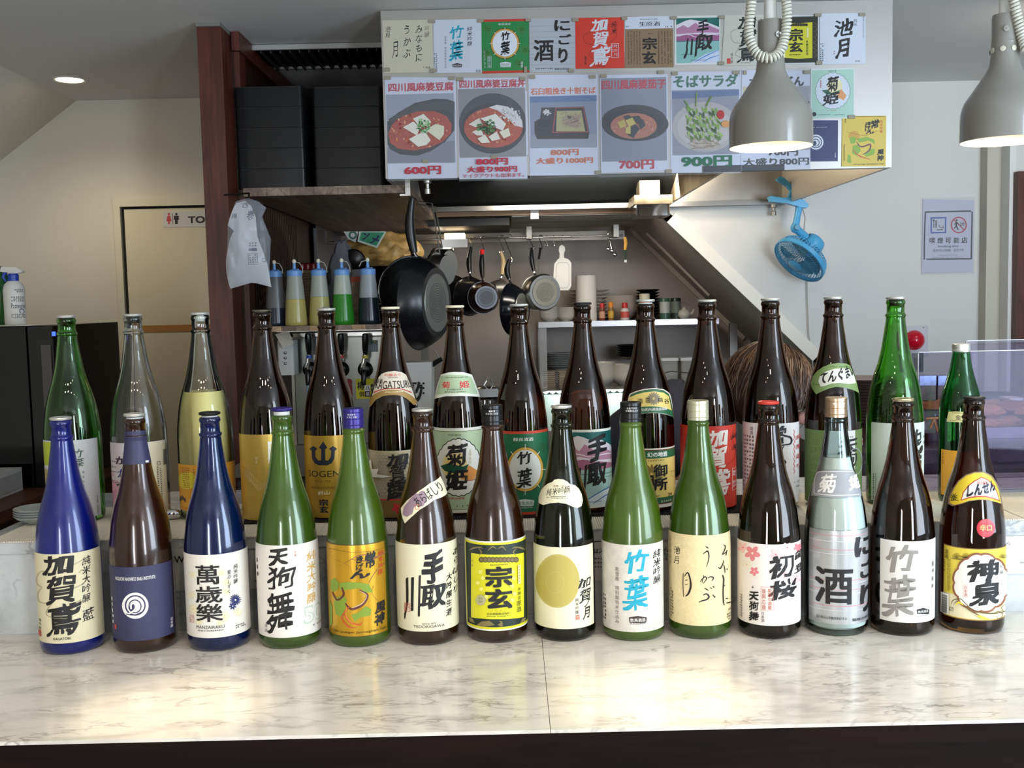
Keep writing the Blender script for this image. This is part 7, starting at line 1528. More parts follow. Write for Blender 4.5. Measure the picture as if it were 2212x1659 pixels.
A.poly([(776, 500), (835, 500), (815, 536), (772, 522)], (214, 226, 214)); A.poly([(780, 502), (830, 502), (813, 531), (776, 519)], (36, 150, 100)); A.txt('メ', 800, 510, 820, 524, (24, 34, 90), 'Xw'); A.txt('ン', 784, 502, 798, 516, (24, 34, 90), 'Xw')
A.poly([(742, 500), (774, 500), (768, 524), (752, 516)], (214, 214, 206)); A.ring(762, 508, 9, 9, 4, (60, 110, 90))
A.build('label', F.S, t)
# grey cloth, red cups, basket
c = PY(728, 548, 3.95)
t = thing('grey_cloth', 'crumpled grey cloth draped over the stored goods', 'cloth', (c.x, 3.95, zz))
bag = bmesh.new(); bmesh.ops.create_icosphere(bag, subdivisions=4, radius=1.0)
vs = [Vector((c.x + v.co.x * .045 * (1 + .5 * mnoise.noise(v.co * 2.5)) - .02 * v.co.z * -1, 3.98 + v.co.y * .04, (c.z + zz) / 2 + .02 + v.co.z * ((c.z - zz) / 2 + .03) * (1 + .12 * mnoise.noise(v.co * 3)))) for v in bag.verts]
mb = MB().add(vs, [tuple(v.index for v in f.verts) for f in bag.faces]); bag.free()
obj('folds', mb, M('cloth_grey', (120, 120, 124), rough=.9, bump=.5, bscale=60), t, smooth=True)
for i, u in enumerate((650, 662, 674)):
    x = PY(u, 570, 3.9).x; z_ = PY(u, 583, 3.9).z
    t = thing('red_cup', 'small dark red cup upside down, %s on the basket' % ('first from the partition', 'middle one', 'third from the partition')[i], 'cup', (x, 3.92, z_), 'dark red cups')
    obj('body', MB().lathe([(.013, 0), (.014, .004), (.012, .022), (.006, .027), (0, .028)], (x, 3.92, z_), 18), M('lacquer_red', (120, 22, 24), rough=.2), t, smooth=True)
x0_ = PY(640, 600, 3.9).x; x1_ = PY(702, 600, 3.9).x; zt_ = PY(660, 584, 3.9).z
t = thing('wicker_basket', 'woven basket behind the yellow squeeze bottles', 'basket', ((x0_ + x1_) / 2, 3.92, zz))
mb = MB()
for k in range(int((zt_ - zz) / .009)):
    mb.tube([(x0_, 3.89, zz + .005 + k * .009), (x1_, 3.89, zz + .005 + k * .009)], .0042, 6)
o = obj('weave', mb, wood('wicker', (80, 66, 46), (130, 112, 80), 'X', 20), t); o['kind'] = 'stuff'
obj('body', MB().box((x0_, 3.892, zz), (x1_, 4.02, zt_ - .001)), wood('wicker', (80, 66, 46), (130, 112, 80), 'X', 20), t)
a = PY(762, 700, 3.86); b_ = PY(778, 600, 3.86)
t = thing('snack_packet', 'orange topped printed packet between the green and black squeeze bottles', 'packet', ((a.x + b_.x) / 2, 3.86, zz))
obj('body', MB().box((a.x, 3.855, zz), (b_.x, 3.88, b_.z)), M('packet_print', (150, 130, 104), rough=.5, var=.6, vscale=40), t)
obj('top_band', MB().box((a.x - .001, 3.853, b_.z - .016), (b_.x + .001, 3.881, b_.z + .004)), M('orange_red', (196, 70, 30), rough=.4), t)
# grey metal cabinet side and cream panel at the back of the bay
t = thing('tall_fridge', 'grey metal cabinet standing against the partition at the back', 'cabinet', (xp1 + .2, 4.6, 0))
obj('body', MB().box((xp1 + .03, 4.62, 0), (PY(683, 560, 4.6).x, 5.3, 1.93)), M('cab_grey', (120, 122, 128), rough=.3, metal=.6), t)
obj('door', MB().box((xp1 + .035, 4.60, .1), (PY(681, 560, 4.6).x - .004, 4.618, 1.91)), M('cab_grey2', (136, 138, 142), rough=.3, metal=.5), t)

# the hanging plastic bag of white paper bags
YG = 3.18
ol = [(512, 436), (536, 428), (560, 436), (577, 449), (570, 470), (580, 498), (586, 516), (585, 560), (584, 576), (586, 620), (556, 612), (545, 611), (498, 624), (489, 584), (489, 565), (494, 545), (496, 500), (495, 488), (503, 462)]
t = thing('plastic_bag', 'clear plastic bag of folded white carrier bags hanging on the partition', 'bag', tuple(PY(536, 430, YG)))
def relief(name, outline, Y, th, mt, seed, k=.012, smooth=True):
    P = [PY(u, v, Y) for u, v in outline]
    xs_ = [p.x for p in P]; zs_ = [p.z for p in P]
    from mathutils.geometry import intersect_point_tri_2d
    # grid cut by the outline
    A = Art(lambda u, v: (PY(u, v, Y).x, PY(u, v, Y).z), lambda x, y: (x, y))
    A.poly(outline, mt)
    cx = (min(xs_) + max(xs_)) / 2; cz = (min(zs_) + max(zs_)) / 2; hx = (max(xs_) - min(xs_)) / 2; hz = (max(zs_) - min(zs_)) / 2
    def S(a, b, off):
        e = max(0, 1 - ((a - cx) / hx) ** 2) * max(0, 1 - ((b - cz) / hz) ** 2)
        n_ = mnoise.noise(Vector((a * 22 + seed, b * 13, seed))) + .5 * mnoise.noise(Vector((a * 60, b * 25 + seed, 3)))
        return Vector((a, Y - off - th * sqrt(e) - k * n_ * e, b))
    return A, S
A, S = relief('paper', [(512, 440), (530, 434), (545, 446), (556, 470), (560, 512), (572, 545), (580, 572), (586, 620), (556, 612), (545, 611), (498, 624), (489, 584), (489, 565), (494, 545), (500, 520), (510, 500), (496, 488), (503, 462)], YG + .01, .03, M('bag_paper', (234, 230, 222), rough=.5, bump=.3, bscale=40), 1.3)
pp = A.build('folded_paper', S, t, (.006, .006)); pp.data.polygons.foreach_set('use_smooth', [True] * len(pp.data.polygons))
B = Art(A.q, lambda x, y: (x, y)); B.layer = 12
NVY = (30, 34, 84)
B.txt('巻', 538, 455, 552, 475, NVY, 'Bw'); B.txt('き', 526, 438, 540, 450, BLK, 'b'); B.micro(542, 524, 560, 534, NVY, 2); B.rect(542, 537, 560, 543, NVY); B.frame(541, 548, 561, 572, 1, (80, 84, 110)); B.micro(543, 550, 560, 570, (90, 90, 110), 4); B.frame(570, 558, 577, 566, 1, (60, 60, 70)); B.txt('梅', 505, 462, 516, 474, NVY, 'bw')
B.build('printing', S, t, (.006, .006))
A, S = relief('film', ol, YG, .035, clearfilm('bag_film', (228, 230, 236), .22, .15), 4.1, .016)
pp = A.build('film', S, t, (.006, .006)); pp.data.polygons.foreach_set('use_smooth', [True] * len(pp.data.polygons))
h0 = PY(537, 428, YG); obj('hook', MB().tube([h0, h0 + Vector((-.01, .05, .02)), Vector((xp1 - .012, 3.302, h0.z + .024))], .003, 6), black_matt, t, smooth=True)

# ------------------------------------------------------------------ corridor end: black cooler, spray bottle, drawer box
xk = -1.29; zk = 1.074
t = thing('side_cabinet', 'dark wooden cabinet at the corridor side carrying the black cooler', 'cabinet', (-1.6, 3.0, 0))
obj('top', MB().box((-2.3, 2.30, zk - .03), (xk, 3.7, zk)), wood('cab_wood', (66, 36, 24), (100, 60, 42), 'Y', 10, .4), t)
obj('body', MB().box((-2.28, 2.32, 0), (xk - .02, 3.68, zk - .03)), darker_wood, t)
xr = PY(125, 800, 2.95).x; zf_ = PY(60, 704, 2.95).z
t = thing('wine_cooler', 'black wine cooler with a small blue light at the corridor side', 'appliance', (-1.6, 2.95, zk + .0005))
obj('body', MB().box((-2.1, 2.97, zk + .0005), (xr, 3.42, zf_)), M('cooler_black', (9, 9, 10), rough=.3), t)
xm_ = PY(60, 800, 2.93).x
d = obj('door', MB().box((-2.1, 2.93, zk + .004), (xm_, 2.968, zf_ - .003)), M('cooler_glass', (5, 5, 6), rough=.08), t)
d2 = obj('door', MB().box((xm_ + .006, 2.93, zk + .004), (xr, 2.968, zf_ - .003)), M('cooler_glass2', (12, 11, 11), rough=.12), t)
a = PY(89, 745, 2.93); b_ = PY(118, 880, 2.93); obj('glass_strip', MB().box((a.x, 2.926, b_.z), (b_.x, 2.93, a.z)), M('strip_grey', (74, 70, 66), rough=.15), d2)
a = PY(117, 721, 2.93); obj('indicator', MB().box((a.x - .004, 2.925, a.z - .006), (a.x + .004, 2.93, a.z + .006)), M('led_blue', (40, 70, 255), emit=((50, 80, 255), 4)), d2)
zc_ = zf_ + .0005
t = thing('paper_mat', 'white paper sheet lying on top of the black cooler', 'paper', (-1.55, 3.1, zc_)); obj('sheet', MB().box((-2.0, 2.96, zc_), (PY(95, 700, 3.05).x, 3.25, zc_ + .001)), M('paper_white', (226, 218, 204)), t)
zc_ += .0015
p = PY(34, 690, 3.10); x = p.x; kz = (PY(34, 575, 3.10).z - zc_)
t = thing('spray_bottle', 'white spray bottle with a blue collar standing on the black cooler', 'spray bottle', (x, 3.1, zc_))
hb_ = PY(34, 607, 3.10).z - zc_
obj('body', MB().lathe([(0, 0), (.028, 0), (.030, .003), (.030, hb_ * .80), (.026, hb_ * .92), (.016, hb_), (0, hb_)], (x, 3.1, zc_), 32), M('spray_white', (214, 210, 202), rough=.35), t, smooth=True)
obj('collar', MB().lathe([(.015, hb_), (.0155, hb_ + .018), (.012, hb_ + .022), (0, hb_ + .022)], (x, 3.1, zc_), 20), M('royal_blue', (30, 60, 160), rough=.35), t, smooth=True)
zz1 = zc_ + hb_ + .02
obj('trigger_head', MB().add([Vector((x + dx, 3.1 + dy, zz1 + dz)) for dy in (-.010, .010) for dx, dz in ((-.034, .008), (.012, .002), (.030, .004), (.031, .010), (.014, .020), (-.030, .022))], [(0, 1, 2, 3, 4, 5), (11, 10, 9, 8, 7, 6)] + [(i, (i + 1) % 6, 6 + (i + 1) % 6, 6 + i) for i in range(6)]), M('spray_white', (214, 210, 202)), t)
obj('trigger', MB().tube([(x - .020, 3.1, zz1 + .010), (x - .030, 3.1, zz1 - .008), (x - .022, 3.1, zz1 - .022)], [.006, .005, .003], 8), M('royal_blue', (30, 60, 160)), t, smooth=True)
def Sb(a, b, off): ph = a / .03; return Vector((x + (.0303 + off) * sin(ph), 3.1 - (.0303 + off) * cos(ph), b))
A = Art(lambda u, v: (PY(u, v, 3.07).x - x, PY(u, v, 3.07).z), lambda a_, b__: (a_, b__))
A.micro(30, 624, 50, 632, SOFT, 2); A.txt('Pasteurise', 24, 655, 56, 666, (20, 24, 50), ''); A.rect(16, 635, 56, 636.2, SOFT); A.micro(24, 640, 54, 652, SOFT, 3); A.poly([(40, 670), (44, 666), (50, 668), (54, 673), (50, 677), (42, 676)], (30, 40, 100)); A.micro(25, 678, 56, 688, SOFT, 3); A.rect(16, 692, 56, 693.2, SOFT)
A.build('printing', Sb, t)
for i, (u, Y_) in enumerate(((3, 3.2), (14, 3.28))):
    xx = PY(u, 690, Y_).x; c = (xx, Y_, zc_ - .001)
    t = thing('green_spirit_bottle', ('small green glass bottle behind the spray bottle, cut by the frame edge', 'darker green bottle close behind the spray bottle')[i], 'bottle', c)
    obj('glass_body', MB().lathe([(0, 0), (.028, 0), (.03, .004), (.03, .10), (.022, .13), (.011, .15), (.010, .17)] + [(.008, .17), (.009, .148), (.02, .128), (.028, .1), (.028, .006), (0, .004)], c, 28), M('dgreen_glass', (20, 90, 30), rough=.1, coat=1), t, smooth=True)
    obj('cap', MB().lathe([(.0112, .165), (.0112, .178), (0, .179)], c, 20), black_matt, t, smooth=True)
# white drawer box
xd = PY(48, 1030, 2.9).x
t = thing('drawer_box', 'small white drawer unit with a metal knob on the dark cabinet', 'drawer unit', (xd - .2, 2.75, zk + .0005))
zt_ = PY(46, 1009, 2.9).z
obj('body', MB().box((xd - .34, 2.52, zk + .0005), (xd, 2.9, zt_)), M('drawer_white', (206, 206, 204), rough=.35), t)
dd = obj('drawer', MB().box((xd, 2.54, zk + .010), (xd + .004, 2.885, zt_ - .010)), M('drawer_grey', (176, 176, 176), rough=.35), t)
obj('knob', MB().sphere((xd + .008, 2.66, (zk + zt_) / 2), .009, 14, 10), steel_dull, dd, smooth=True)
# saucers on the mat end, little steel tool
p = PZ(82, 1128, ZL + .001)
pr = None
for k in range(4):
    lb = 'thin clear glass saucer at the ledge end, %s of the stack' % ('lowest', 'second', 'third', 'topmost')[k]
    if pr is None:
        pr = thing('glass_saucer', lb, 'saucer', (p.x, p.y, ZL + .0004), 'stacked glass saucers'); obj('body', MB().lathe([(0, 0), (.020, 0), (.022, .003), (.040, .012), (.043, .016), (.042, .0165), (.020, .0055), (0, .004)], (p.x, p.y, ZL + .0004), 32), M('saucer_glass', (176, 184, 184), rough=.12, metal=.35), pr, smooth=True)
    else: copy_tree(pr, (p.x, p.y, ZL + .0004 + k * .0045), lb)
p = PZ(372, 1122, ZL)
t = thing('chopstick_rest', 'small shiny metal trinket between the clear bottles on the mat', 'trinket', (p.x, p.y, ZL + .0004))
obj('body', MB().sphere((p.x, p.y, ZL + .0104), (.020, .010, .010), 16, 10), chrome, t, smooth=True)
# ------------------------------------------------------------------ warming lamps on coiled cords
lamp_grey = M('lamp_grey_enamel', (134, 130, 122), rough=.22, coat=.5)
lamp_in = M('lamp_inner_cream', (236, 226, 200), rough=.5)
cord_m = M('cord_ivory', (206, 204, 190), rough=.35)
def lamp(label, uc, vrim, Y, loop, tilt=0.0, power=8.0):
    c = PY(uc, vrim, Y); k = Y / FPX
    t = thing('warming_lamp', label, 'pendant lamp', (c.x, Y, c.z), 'grey warming lamps')
    R = 87 * k
    prof = [(26, 262), (27, 255), (27, 215), (28, 200), (28.5, 180), (31, 158), (38, 143), (47, 130), (56, 117), (64, 105), (73, 93), (79, 84), (84, 72), (86.5, 58), (87, 40), (87.5, 0)]
    P = [(r * k, z * k) for r, z in prof]
    Pi = [(r * k - .0015, z * k) for r, z in prof[::-1]]
    Mt = Matrix.Rotation(tilt, 4, 'Y')
    mb = MB().lathe([(P[0][0] * .5, P[0][1])] + P + [(87.5 * k - .0015, 0)], c, 56, Mt)
    sh = obj('lamp_shade', mb, lamp_grey, t, smooth=True, sharp=35)
    obj('inner_shade', MB().lathe(Pi[:-3] + [(0, Pi[-4][1])], c, 56, Mt), lamp_in, sh, smooth=True)
    for i in range(8):
        a = 2 * pi * i / 8 + .2
        pt = c + Vector((29.3 * k * sin(a), -29.3 * k * cos(a), 188 * k))
        obj('vent_hole', MB().lathe([(0, .0012), (.0045, .0008), (.006, 0)], (0, 0, 0), 12, Matrix.Translation(pt) @ Matrix.Rotation(a, 4, 'Z') @ Matrix.Rotation(pi / 2, 4, 'X')), M('vent_glow', (206, 200, 180), rough=.5), sh)
    obj('collar', MB().lathe([(27.6 * k, 200 * k), (28.2 * k, 203 * k), (27.6 * k, 206 * k)], c, 40), lamp_grey, sh, smooth=True)
    a = .3 if uc < 2000 else -.35
    pt = c + Vector((27 * k * sin(a), -27 * k * cos(a), 228 * k))
    obj('switch', MB().lathe([(0, .012), (.002, .012), (.002, .004), (.006, .004), (.006, 0)], (0, 0, 0), 14, Matrix.Translation(pt) @ Matrix.Rotation(a, 4, 'Z') @ Matrix.Rotation(pi / 2, 4, 'X')), steel, t, smooth=True)
    obj('socket_sleeve', MB().lathe([(0, 310 * k), (13 * k, 310 * k), (13.5 * k, 262 * k), (13.5 * k, 255 * k)], c, 28), white_plastic, t, smooth=True)
    obj('bulb', MB().sphere(c + Vector((0, 0, .085)), (.030, .030, .036), 20, 14), M('bulb_glow', (255, 236, 190), emit=((255, 222, 160), 5)), t, smooth=True)
    # coiled cord along a loop given in the photograph
    pts = [PY(u, v, Y - .03 + dy) for u, v, dy in loop]
    dense = []
    for i in range(len(pts) - 1):
        p0 = pts[max(i - 1, 0)]; p1 = pts[i]; p2 = pts[i + 1]; p3 = pts[min(i + 2, len(pts) - 1)]
        for j in range(24):
            s = j / 24; dense.append(.5 * (2 * p1 + (p2 - p0) * s + (2 * p0 - 5 * p1 + 4 * p2 - p3) * s * s + (3 * p1 - p0 - 3 * p2 + p3) * s ** 3))
    L = [0]
    for i in range(1, len(dense)): L.append(L[-1] + (dense[i] - dense[i - 1]).length)
    turns = L[-1] / .0072; N = int(turns * 14); hx = []
    j = 0; up = Vector((0, 1, 0))
    for i in range(N):
        s = L[-1] * i / N
        while j < len(L) - 2 and L[j + 1] < s: j += 1
        f = (s - L[j]) / max(L[j + 1] - L[j], 1e-9); p_ = dense[j].lerp(dense[j + 1], f)
        d = (dense[min(j + 2, len(dense) - 1)] - dense[max(j - 1, 0)]).normalized()
        n1 = up.cross(d).normalized(); n2 = d.cross(n1)
        a_ = 2 * pi * s / .0072
        hx.append(p_ + (n1 * cos(a_) + n2 * sin(a_)) * .0078)
    obj('coiled_cord', MB().tube(hx, .0031, 6), cord_m, t, smooth=True)
    l = light('SPOT', 'warming_lamp_light', c + Vector((0, 0, .045)), c + Vector((0, 0, -1)), power, WARM, .025, spot=radians(150), blend=.5)
    light('POINT', 'warming_lamp_bulb', c + Vector((0, 0, .04)), c, .22, WARM, .02)
lamp('grey warming lamp hanging in front of the menus with its cord looped over it', 1665, 318, 2.25, [(1624, -60, 0), (1626, -20, 0), (1620, 30, 0), (1618, 75, 0), (1632, 112, -.005), (1660, 126, -.01), (1684, 112, -.005), (1696, 75, 0), (1700, 30, 0), (1696, -20, 0), (1694, -60, 0)])
obj_ = PY(1665, 0, 2.25)
lamp('grey warming lamp cut by the frame edge beside the brown door', 2168, 305, 2.25, [(2184, -40, 0), (2190, 0, .0), (2198, 40, 0), (2208, 80, 0), (2222, 110, -.01), (2245, 90, 0), (2252, 40, 0), (2250, -40, 0)])

# ------------------------------------------------------------------ blue clip fan
BF = M('fan_blue', (84, 172, 220), rough=.35); BF2 = M('fan_blue_dark', (60, 140, 176), rough=.35)
YC_ = 4.30
c = PY(1727, 562, YC_)
t = thing('clip_fan', 'sky blue clip fan clamped to the lower edge of the steel hood', 'fan', tuple(PY(1716, 436, YC_)))
ax = Vector((-.62, -.30, -.64)).normalized()          # the way the fan blows
side = ax.cross(Vector((0, 0, 1))).normalized(); upv = side.cross(ax).normalized()
Mx = Matrix((side, upv, ax)).transposed().to_4x4(); Mx.translation = c
R = .112
def tr(mb): mb.v = [tuple(Mx @ Vector(p)) for p in mb.v]; return mb
obj('guard_rim', tr(MB().lathe([(R, -.012), (R + .004, -.010), (R + .004, .008), (R, .010), (R - .003, .008), (R - .003, -.010)], n=56, closed=True)), BF, t, smooth=True, sharp=40)
mb = MB()
for i in range(56):
    a = 2 * pi * i / 56
    pts = [Vector((r * cos(a + tw), r * sin(a + tw), z)) for r, z, tw in ((.030, .034, 0), (.060, .031, .10), (.085, .024, .2), (.102, .014, .28), (R - .001, .004, .32))]
    mb.tube(pts, .0008, 4, cap=False)
for r, z in ((.05, .0325), (.075, .0275), (.097, .017)):
    mb.tube([Vector((r * cos(2 * pi * i / 40), r * sin(2 * pi * i / 40), z)) for i in range(40)], .0008, 4, close=True)
o = obj('front_guard', tr(mb), BF2, t); o['kind'] = 'stuff'
mb = MB()
for i in range(48):
    a = 2 * pi * i / 48
    mb.tube([Vector((r * cos(a), r * sin(a), z)) for r, z in ((.045, -.050), (.085, -.046), (.105, -.034), (R, -.010))], .0018, 4, cap=False)
o = obj('rear_guard', tr(mb), BF, t); o['kind'] = 'stuff'
obj('hub_badge', tr(MB().lathe([(0, .040), (.020, .039), (.030, .034), (.030, .030)], n=28)), BF, t, smooth=True)
for k in range(4):
    a0 = k * pi / 2; vs = []
    for i in range(7):
        a = a0 + 1.15 * i / 6
        for r in (.018, .05, .080, .094): vs.append(Vector((r * cos(a), r * sin(a), -.012 + .020 * i / 6 - .006)))
    fs = [(i * 4 + j, i * 4 + j + 1, i * 4 + j + 5, i * 4 + j + 4) for i in range(6) for j in range(3)]
    obj('blade', tr(MB().add(vs, fs)), M('blade_blue', (96, 150, 176), rough=.3), t, smooth=True)
obj('motor_housing', tr(MB().lathe([(0, -.125), (.030, -.124), (.042, -.116), (.046, -.100), (.046, -.052), (.040, -.046), (0, -.046)], n=36)), BF, t, smooth=True, sharp=50)
mb = MB()
for i in range(5):
    for j in range(5): mb.box((-.018 + j * .008, .0455, -.105 + i * .009), (-.013 + j * .008, .0468, -.100 + i * .009))
o = obj('vent_slots', tr(mb), M('slot_dark', (24, 46, 60), rough=.6), t); o['kind'] = 'stuff'
j0 = PY(1718, 492, YC_ - .01); j1 = PY(1727, 444, YC_)
obj('joint', MB().sphere(j0, (.020, .018, .022), 20, 12).tube([j0, j0 + (Mx @ Vector((0, .03, -.09)) - j0) * .8], [.016, .018], 14), BF, t, smooth=True)
obj('joint_knob', MB().lathe([(0, -.028), (.010, -.028), (.012, -.018), (0, -.018)], (0, 0, 0), 18, Matrix.Translation(j0) @ Matrix.Rotation(-pi / 2, 4, 'X') @ Matrix.Rotation(pi, 4, 'X') if 0 else Matrix.Translation(j0 + Vector((0, -.004, 0))) @ Matrix.Rotation(-pi / 2, 4, 'X')), BF2, t, smooth=True)
obj('neck', MB().tube([j0, j0.lerp(j1, .5), j1], [.015, .013, .015], 16), BF, t, smooth=True)
def jaw(name, pts, th, mt):
    P = [PY(u, v, YC_) for u, v in pts]; n = len(P)
    vs = [Vector((p.x, YC_ - th, p.z)) for p in P] + [Vector((p.x, YC_ + th, p.z)) for p in P]
    return obj(name, MB().add(vs, [tuple(range(n)), tuple(range(2 * n - 1, n - 1, -1))] + [(i, (i + 1) % n, n + (i + 1) % n, n + i) for i in range(n)]), mt, t)
jaw('lower_jaw', [(1659, 427), (1663, 424), (1690, 428), (1712, 428), (1735, 433), (1745, 443), (1741, 450), (1727, 448), (1700, 440), (1663, 436)], .018, BF)
jaw('upper_jaw', [(1676, 388), (1683, 382), (1692, 385), (1715, 408), (1738, 420), (1739, 428), (1724, 429), (1714, 424), (1706, 430), (1700, 430), (1707, 412), (1699, 402), (1682, 393)], .017, BF2)
obj('pivot_cap', MB().lathe([(0, -.022), (.012, -.022), (.013, -.017), (0, -.017)], (0, 0, 0), 20, Matrix.Translation(PY(1717, 422, YC_)) @ Matrix.Rotation(-pi / 2, 4, 'X')), BF, t, smooth=True)
s_ = PY(1730, 427, YC_); obj('spring', MB().sphere(s_, (.009, .012, .010), 14, 10), chrome, t, smooth=True)
# its flex down the wall
q = [PY(u, v, y) for u, v, y in ((1733, 448, 4.33), (1739, 470, 4.38), (1736, 500, 4.42), (1742, 560, 4.44), (1744, 640, 4.44), (1747, 720, 4.44), (1756, 790, 4.44), (1760, 860, 4.44))]
o = obj('fan_cord', MB().tube(q, .0022, 6), M('flex_grey', (170, 170, 166), rough=.5), t, smooth=True)

# ------------------------------------------------------------------ right wall: notice, alarm lamp, switch plate
YN = YB - .0035
o, A, F = sheet('smoking_notice', 'laminated smoking permitted notice in a black rounded frame on the white wall', 'notice', [(1994, 430), (2104, 432), (2102, 587), (1991, 590)], YN, (196, 200, 214), th=.0008, rough=.12)
A.ops([('L', [(2000, 458), (2098, 456)], 3, (22, 24, 34)), ('L', [(2001, 560), (2097, 559)], 3, (22, 24, 34)), ('L', [(1999, 457), (1997, 510), (1998, 561)][:2] + [(1996.5, 561)], 3, (22, 24, 34)), ('L', [(2100, 457), (2099, 510), (2098, 560)], 3, (22, 24, 34)),
       ('F', 2010, 469, 2044, 504, 3, (50, 84, 160)), ('L', [(2017, 476), (2017, 492)], 1.6, BLK), ('L', [(2015, 476), (2019, 476)], 3, BLK), ('L', [(2022, 476), (2022, 492)], 2.4, BLK), ('B', 2023, 495.5, 2037, 497, BLK), ('L', [(2027, 485), (2031, 491), (2038, 492), (2036, 487)], 1.2, BLK),
       ('R', 2071, 486, 17.5, 18, 3, (176, 70, 84)), ('L', [(2060, 474), (2083, 497)], 2.6, (176, 70, 84)), ('E', 2066.5, 475.5, 1.8, 1.8, BLK, 10), ('L', [(2066, 479), (2066, 488), (2070, 497)], [3, 3, 2], BLK), ('L', [(2066, 487), (2061, 494)], 2, BLK), ('L', [(2066, 480), (2071, 484)], 1.6, BLK), ('L', [(2065, 480), (2061, 486)], 1.6, BLK), ('T', '20', 2073, 480.5, 2083, 488, SOFT, 'b'), ('M', 2074, 477.5, 2083, 479, SOFT, 1),
       ('T', '喫', 2008, 513.5, 2020, 525.5, BLK, 'B'), ('T', '煙', 2025, 513.5, 2037, 525.5, BLK, 'B'), ('T', '可', 2042.5, 513.5, 2054, 525.5, BLK, 'B'), ('T', '能', 2060, 513, 2072, 525, BLK, 'B'), ('T', '店', 2077, 512.5, 2089, 525, BLK, 'B'), ('T', 'Smoking area', 2026, 529.5, 2070, 535, SOFT, 'b'), ('T', '店内可以吸烟', 2015, 538, 2053, 544, (70, 74, 84), ''), ('T', '흡연구역', 2060, 537.5, 2081, 543.5, (70, 74, 84), ''), ('M', 2027, 550.5, 2069, 552.5, (90, 92, 104), 1), ('M', 2015, 555, 2081, 557.2, (90, 92, 104), 1)])
A.build('printing', F.S, o, step=.00003)
a = PY(1990, 428, YN); b_ = PY(2105, 592, YN); rr = random.Random(3); n1, n2 = 9, 12
vs = [Vector((a.x + (b_.x - a.x) * i / n1, YN - .0012 - rr.random() * (.0022 if j > 8 or j < 2 else .0006), b_.z + (a.z - b_.z) * (n2 - j) / n2)) for j in range(n2 + 1) for i in range(n1 + 1)]
obj('laminate_film', MB().add(vs, [(j * (n1 + 1) + i, j * (n1 + 1) + i + 1, (j + 1) * (n1 + 1) + i + 1, (j + 1) * (n1 + 1) + i) for j in range(n2) for i in range(n1)]), clearfilm('laminate', (250, 250, 252), .1), o, smooth=True)
c = PY(1975, 735, YB - .01)
t = thing('alarm_lamp', 'red fire alarm lamp on a pale wall plate', 'alarm lamp', (c.x, YB - .004, c.z))
a = PY(1950, 770, YB); b_ = PY(2004, 703, YB)
obj('plate', MB().rbox((a.x, a.z, 0), (b_.x, b_.z, .006), .004, 3, Matrix.Translation((0, YB - .0004, 0)) @ Matrix.Rotation(pi / 2, 4, 'X')), M('plate_grey', (196, 196, 204), rough=.4), t)
obj('lens', MB().lathe([(.042, 0), (.043, .006), (.038, .022), (.026, .036), (.012, .043), (0, .044)], (0, 0, 0), 36, Matrix.Translation((c.x, YB - .006, c.z)) @ Matrix.Rotation(pi / 2, 4, 'X')), M('alarm_red', (170, 14, 38), rough=.12, emit=((220, 20, 50), .12)), t, smooth=True)
obj('screw', MB().lathe([(0, .002), (.003, .001), (.003, 0)], (0, 0, 0), 10, Matrix.Translation((c.x + .04, YB - .006, b_.z - .008)) @ Matrix.Rotation(pi / 2, 4, 'X')), steel_dull, t)
a = PY(1967, 803, YB); b_ = PY(1993, 762, YB)
t = thing('alarm_button_plate', 'dark grey square plate below the red alarm lamp', 'wall plate', ((a.x + b_.x) / 2, YB - .006, a.z))
obj('plate', MB().box((a.x, YB - .010, a.z), (b_.x, YB - .001, b_.z)), M('plate_dark', (104, 104, 110), rough=.4), t)
obj('button', MB().box((a.x + .012, YB - .013, a.z + .014), (b_.x - .012, YB - .010, b_.z - .02)), M('plate_dark2', (84, 84, 90), rough=.4), t)

# ------------------------------------------------------------------ food counter behind the acrylic screens
t = thing('food_counter', 'dark wood grain food counter behind the acrylic screens', 'counter', (1.3, 2.6, 1.12))
zf2 = 1.215
obj('top', MB().box((.72, 2.34, zf2 - .03), (2.1, 3.4, zf2)), wood('dark_counter', (30, 20, 18), (58, 40, 34), 'Y', 8, .22), t)
obj('base', MB().box((.74, 2.36, 0), (2.08, 3.38, zf2 - .03)), darker_wood, t)
ac = thin_glass('acrylic', (230, 226, 236), .03, 1.22)
for i, (u0, v0, Y_, nm) in enumerate(((1985, 762, 2.10, 'lower clear acrylic screen standing behind the small green bottle'), (2088, 737, 2.24, 'taller clear acrylic screen behind the lower one'))):
    p = PY(u0, v0, Y_); zb_ = ZL - .0028
    t = thing('acrylic_screen', nm, 'screen', (p.x, Y_, zb_))
    obj('sheet', MB().box((p.x, Y_, zb_), (1.56, Y_ + .004, p.z)), ac, t)
    obj('polished_edge', MB().box((p.x, Y_ - .0003, p.z), (1.56, Y_ + .0043, p.z + .0015)).box((p.x - .0012, Y_ - .0003, zb_), (p.x, Y_ + .0043, p.z)), M('acrylic_edge', (196, 192, 208), rough=.2), t)
ZF = zf2 + .0005
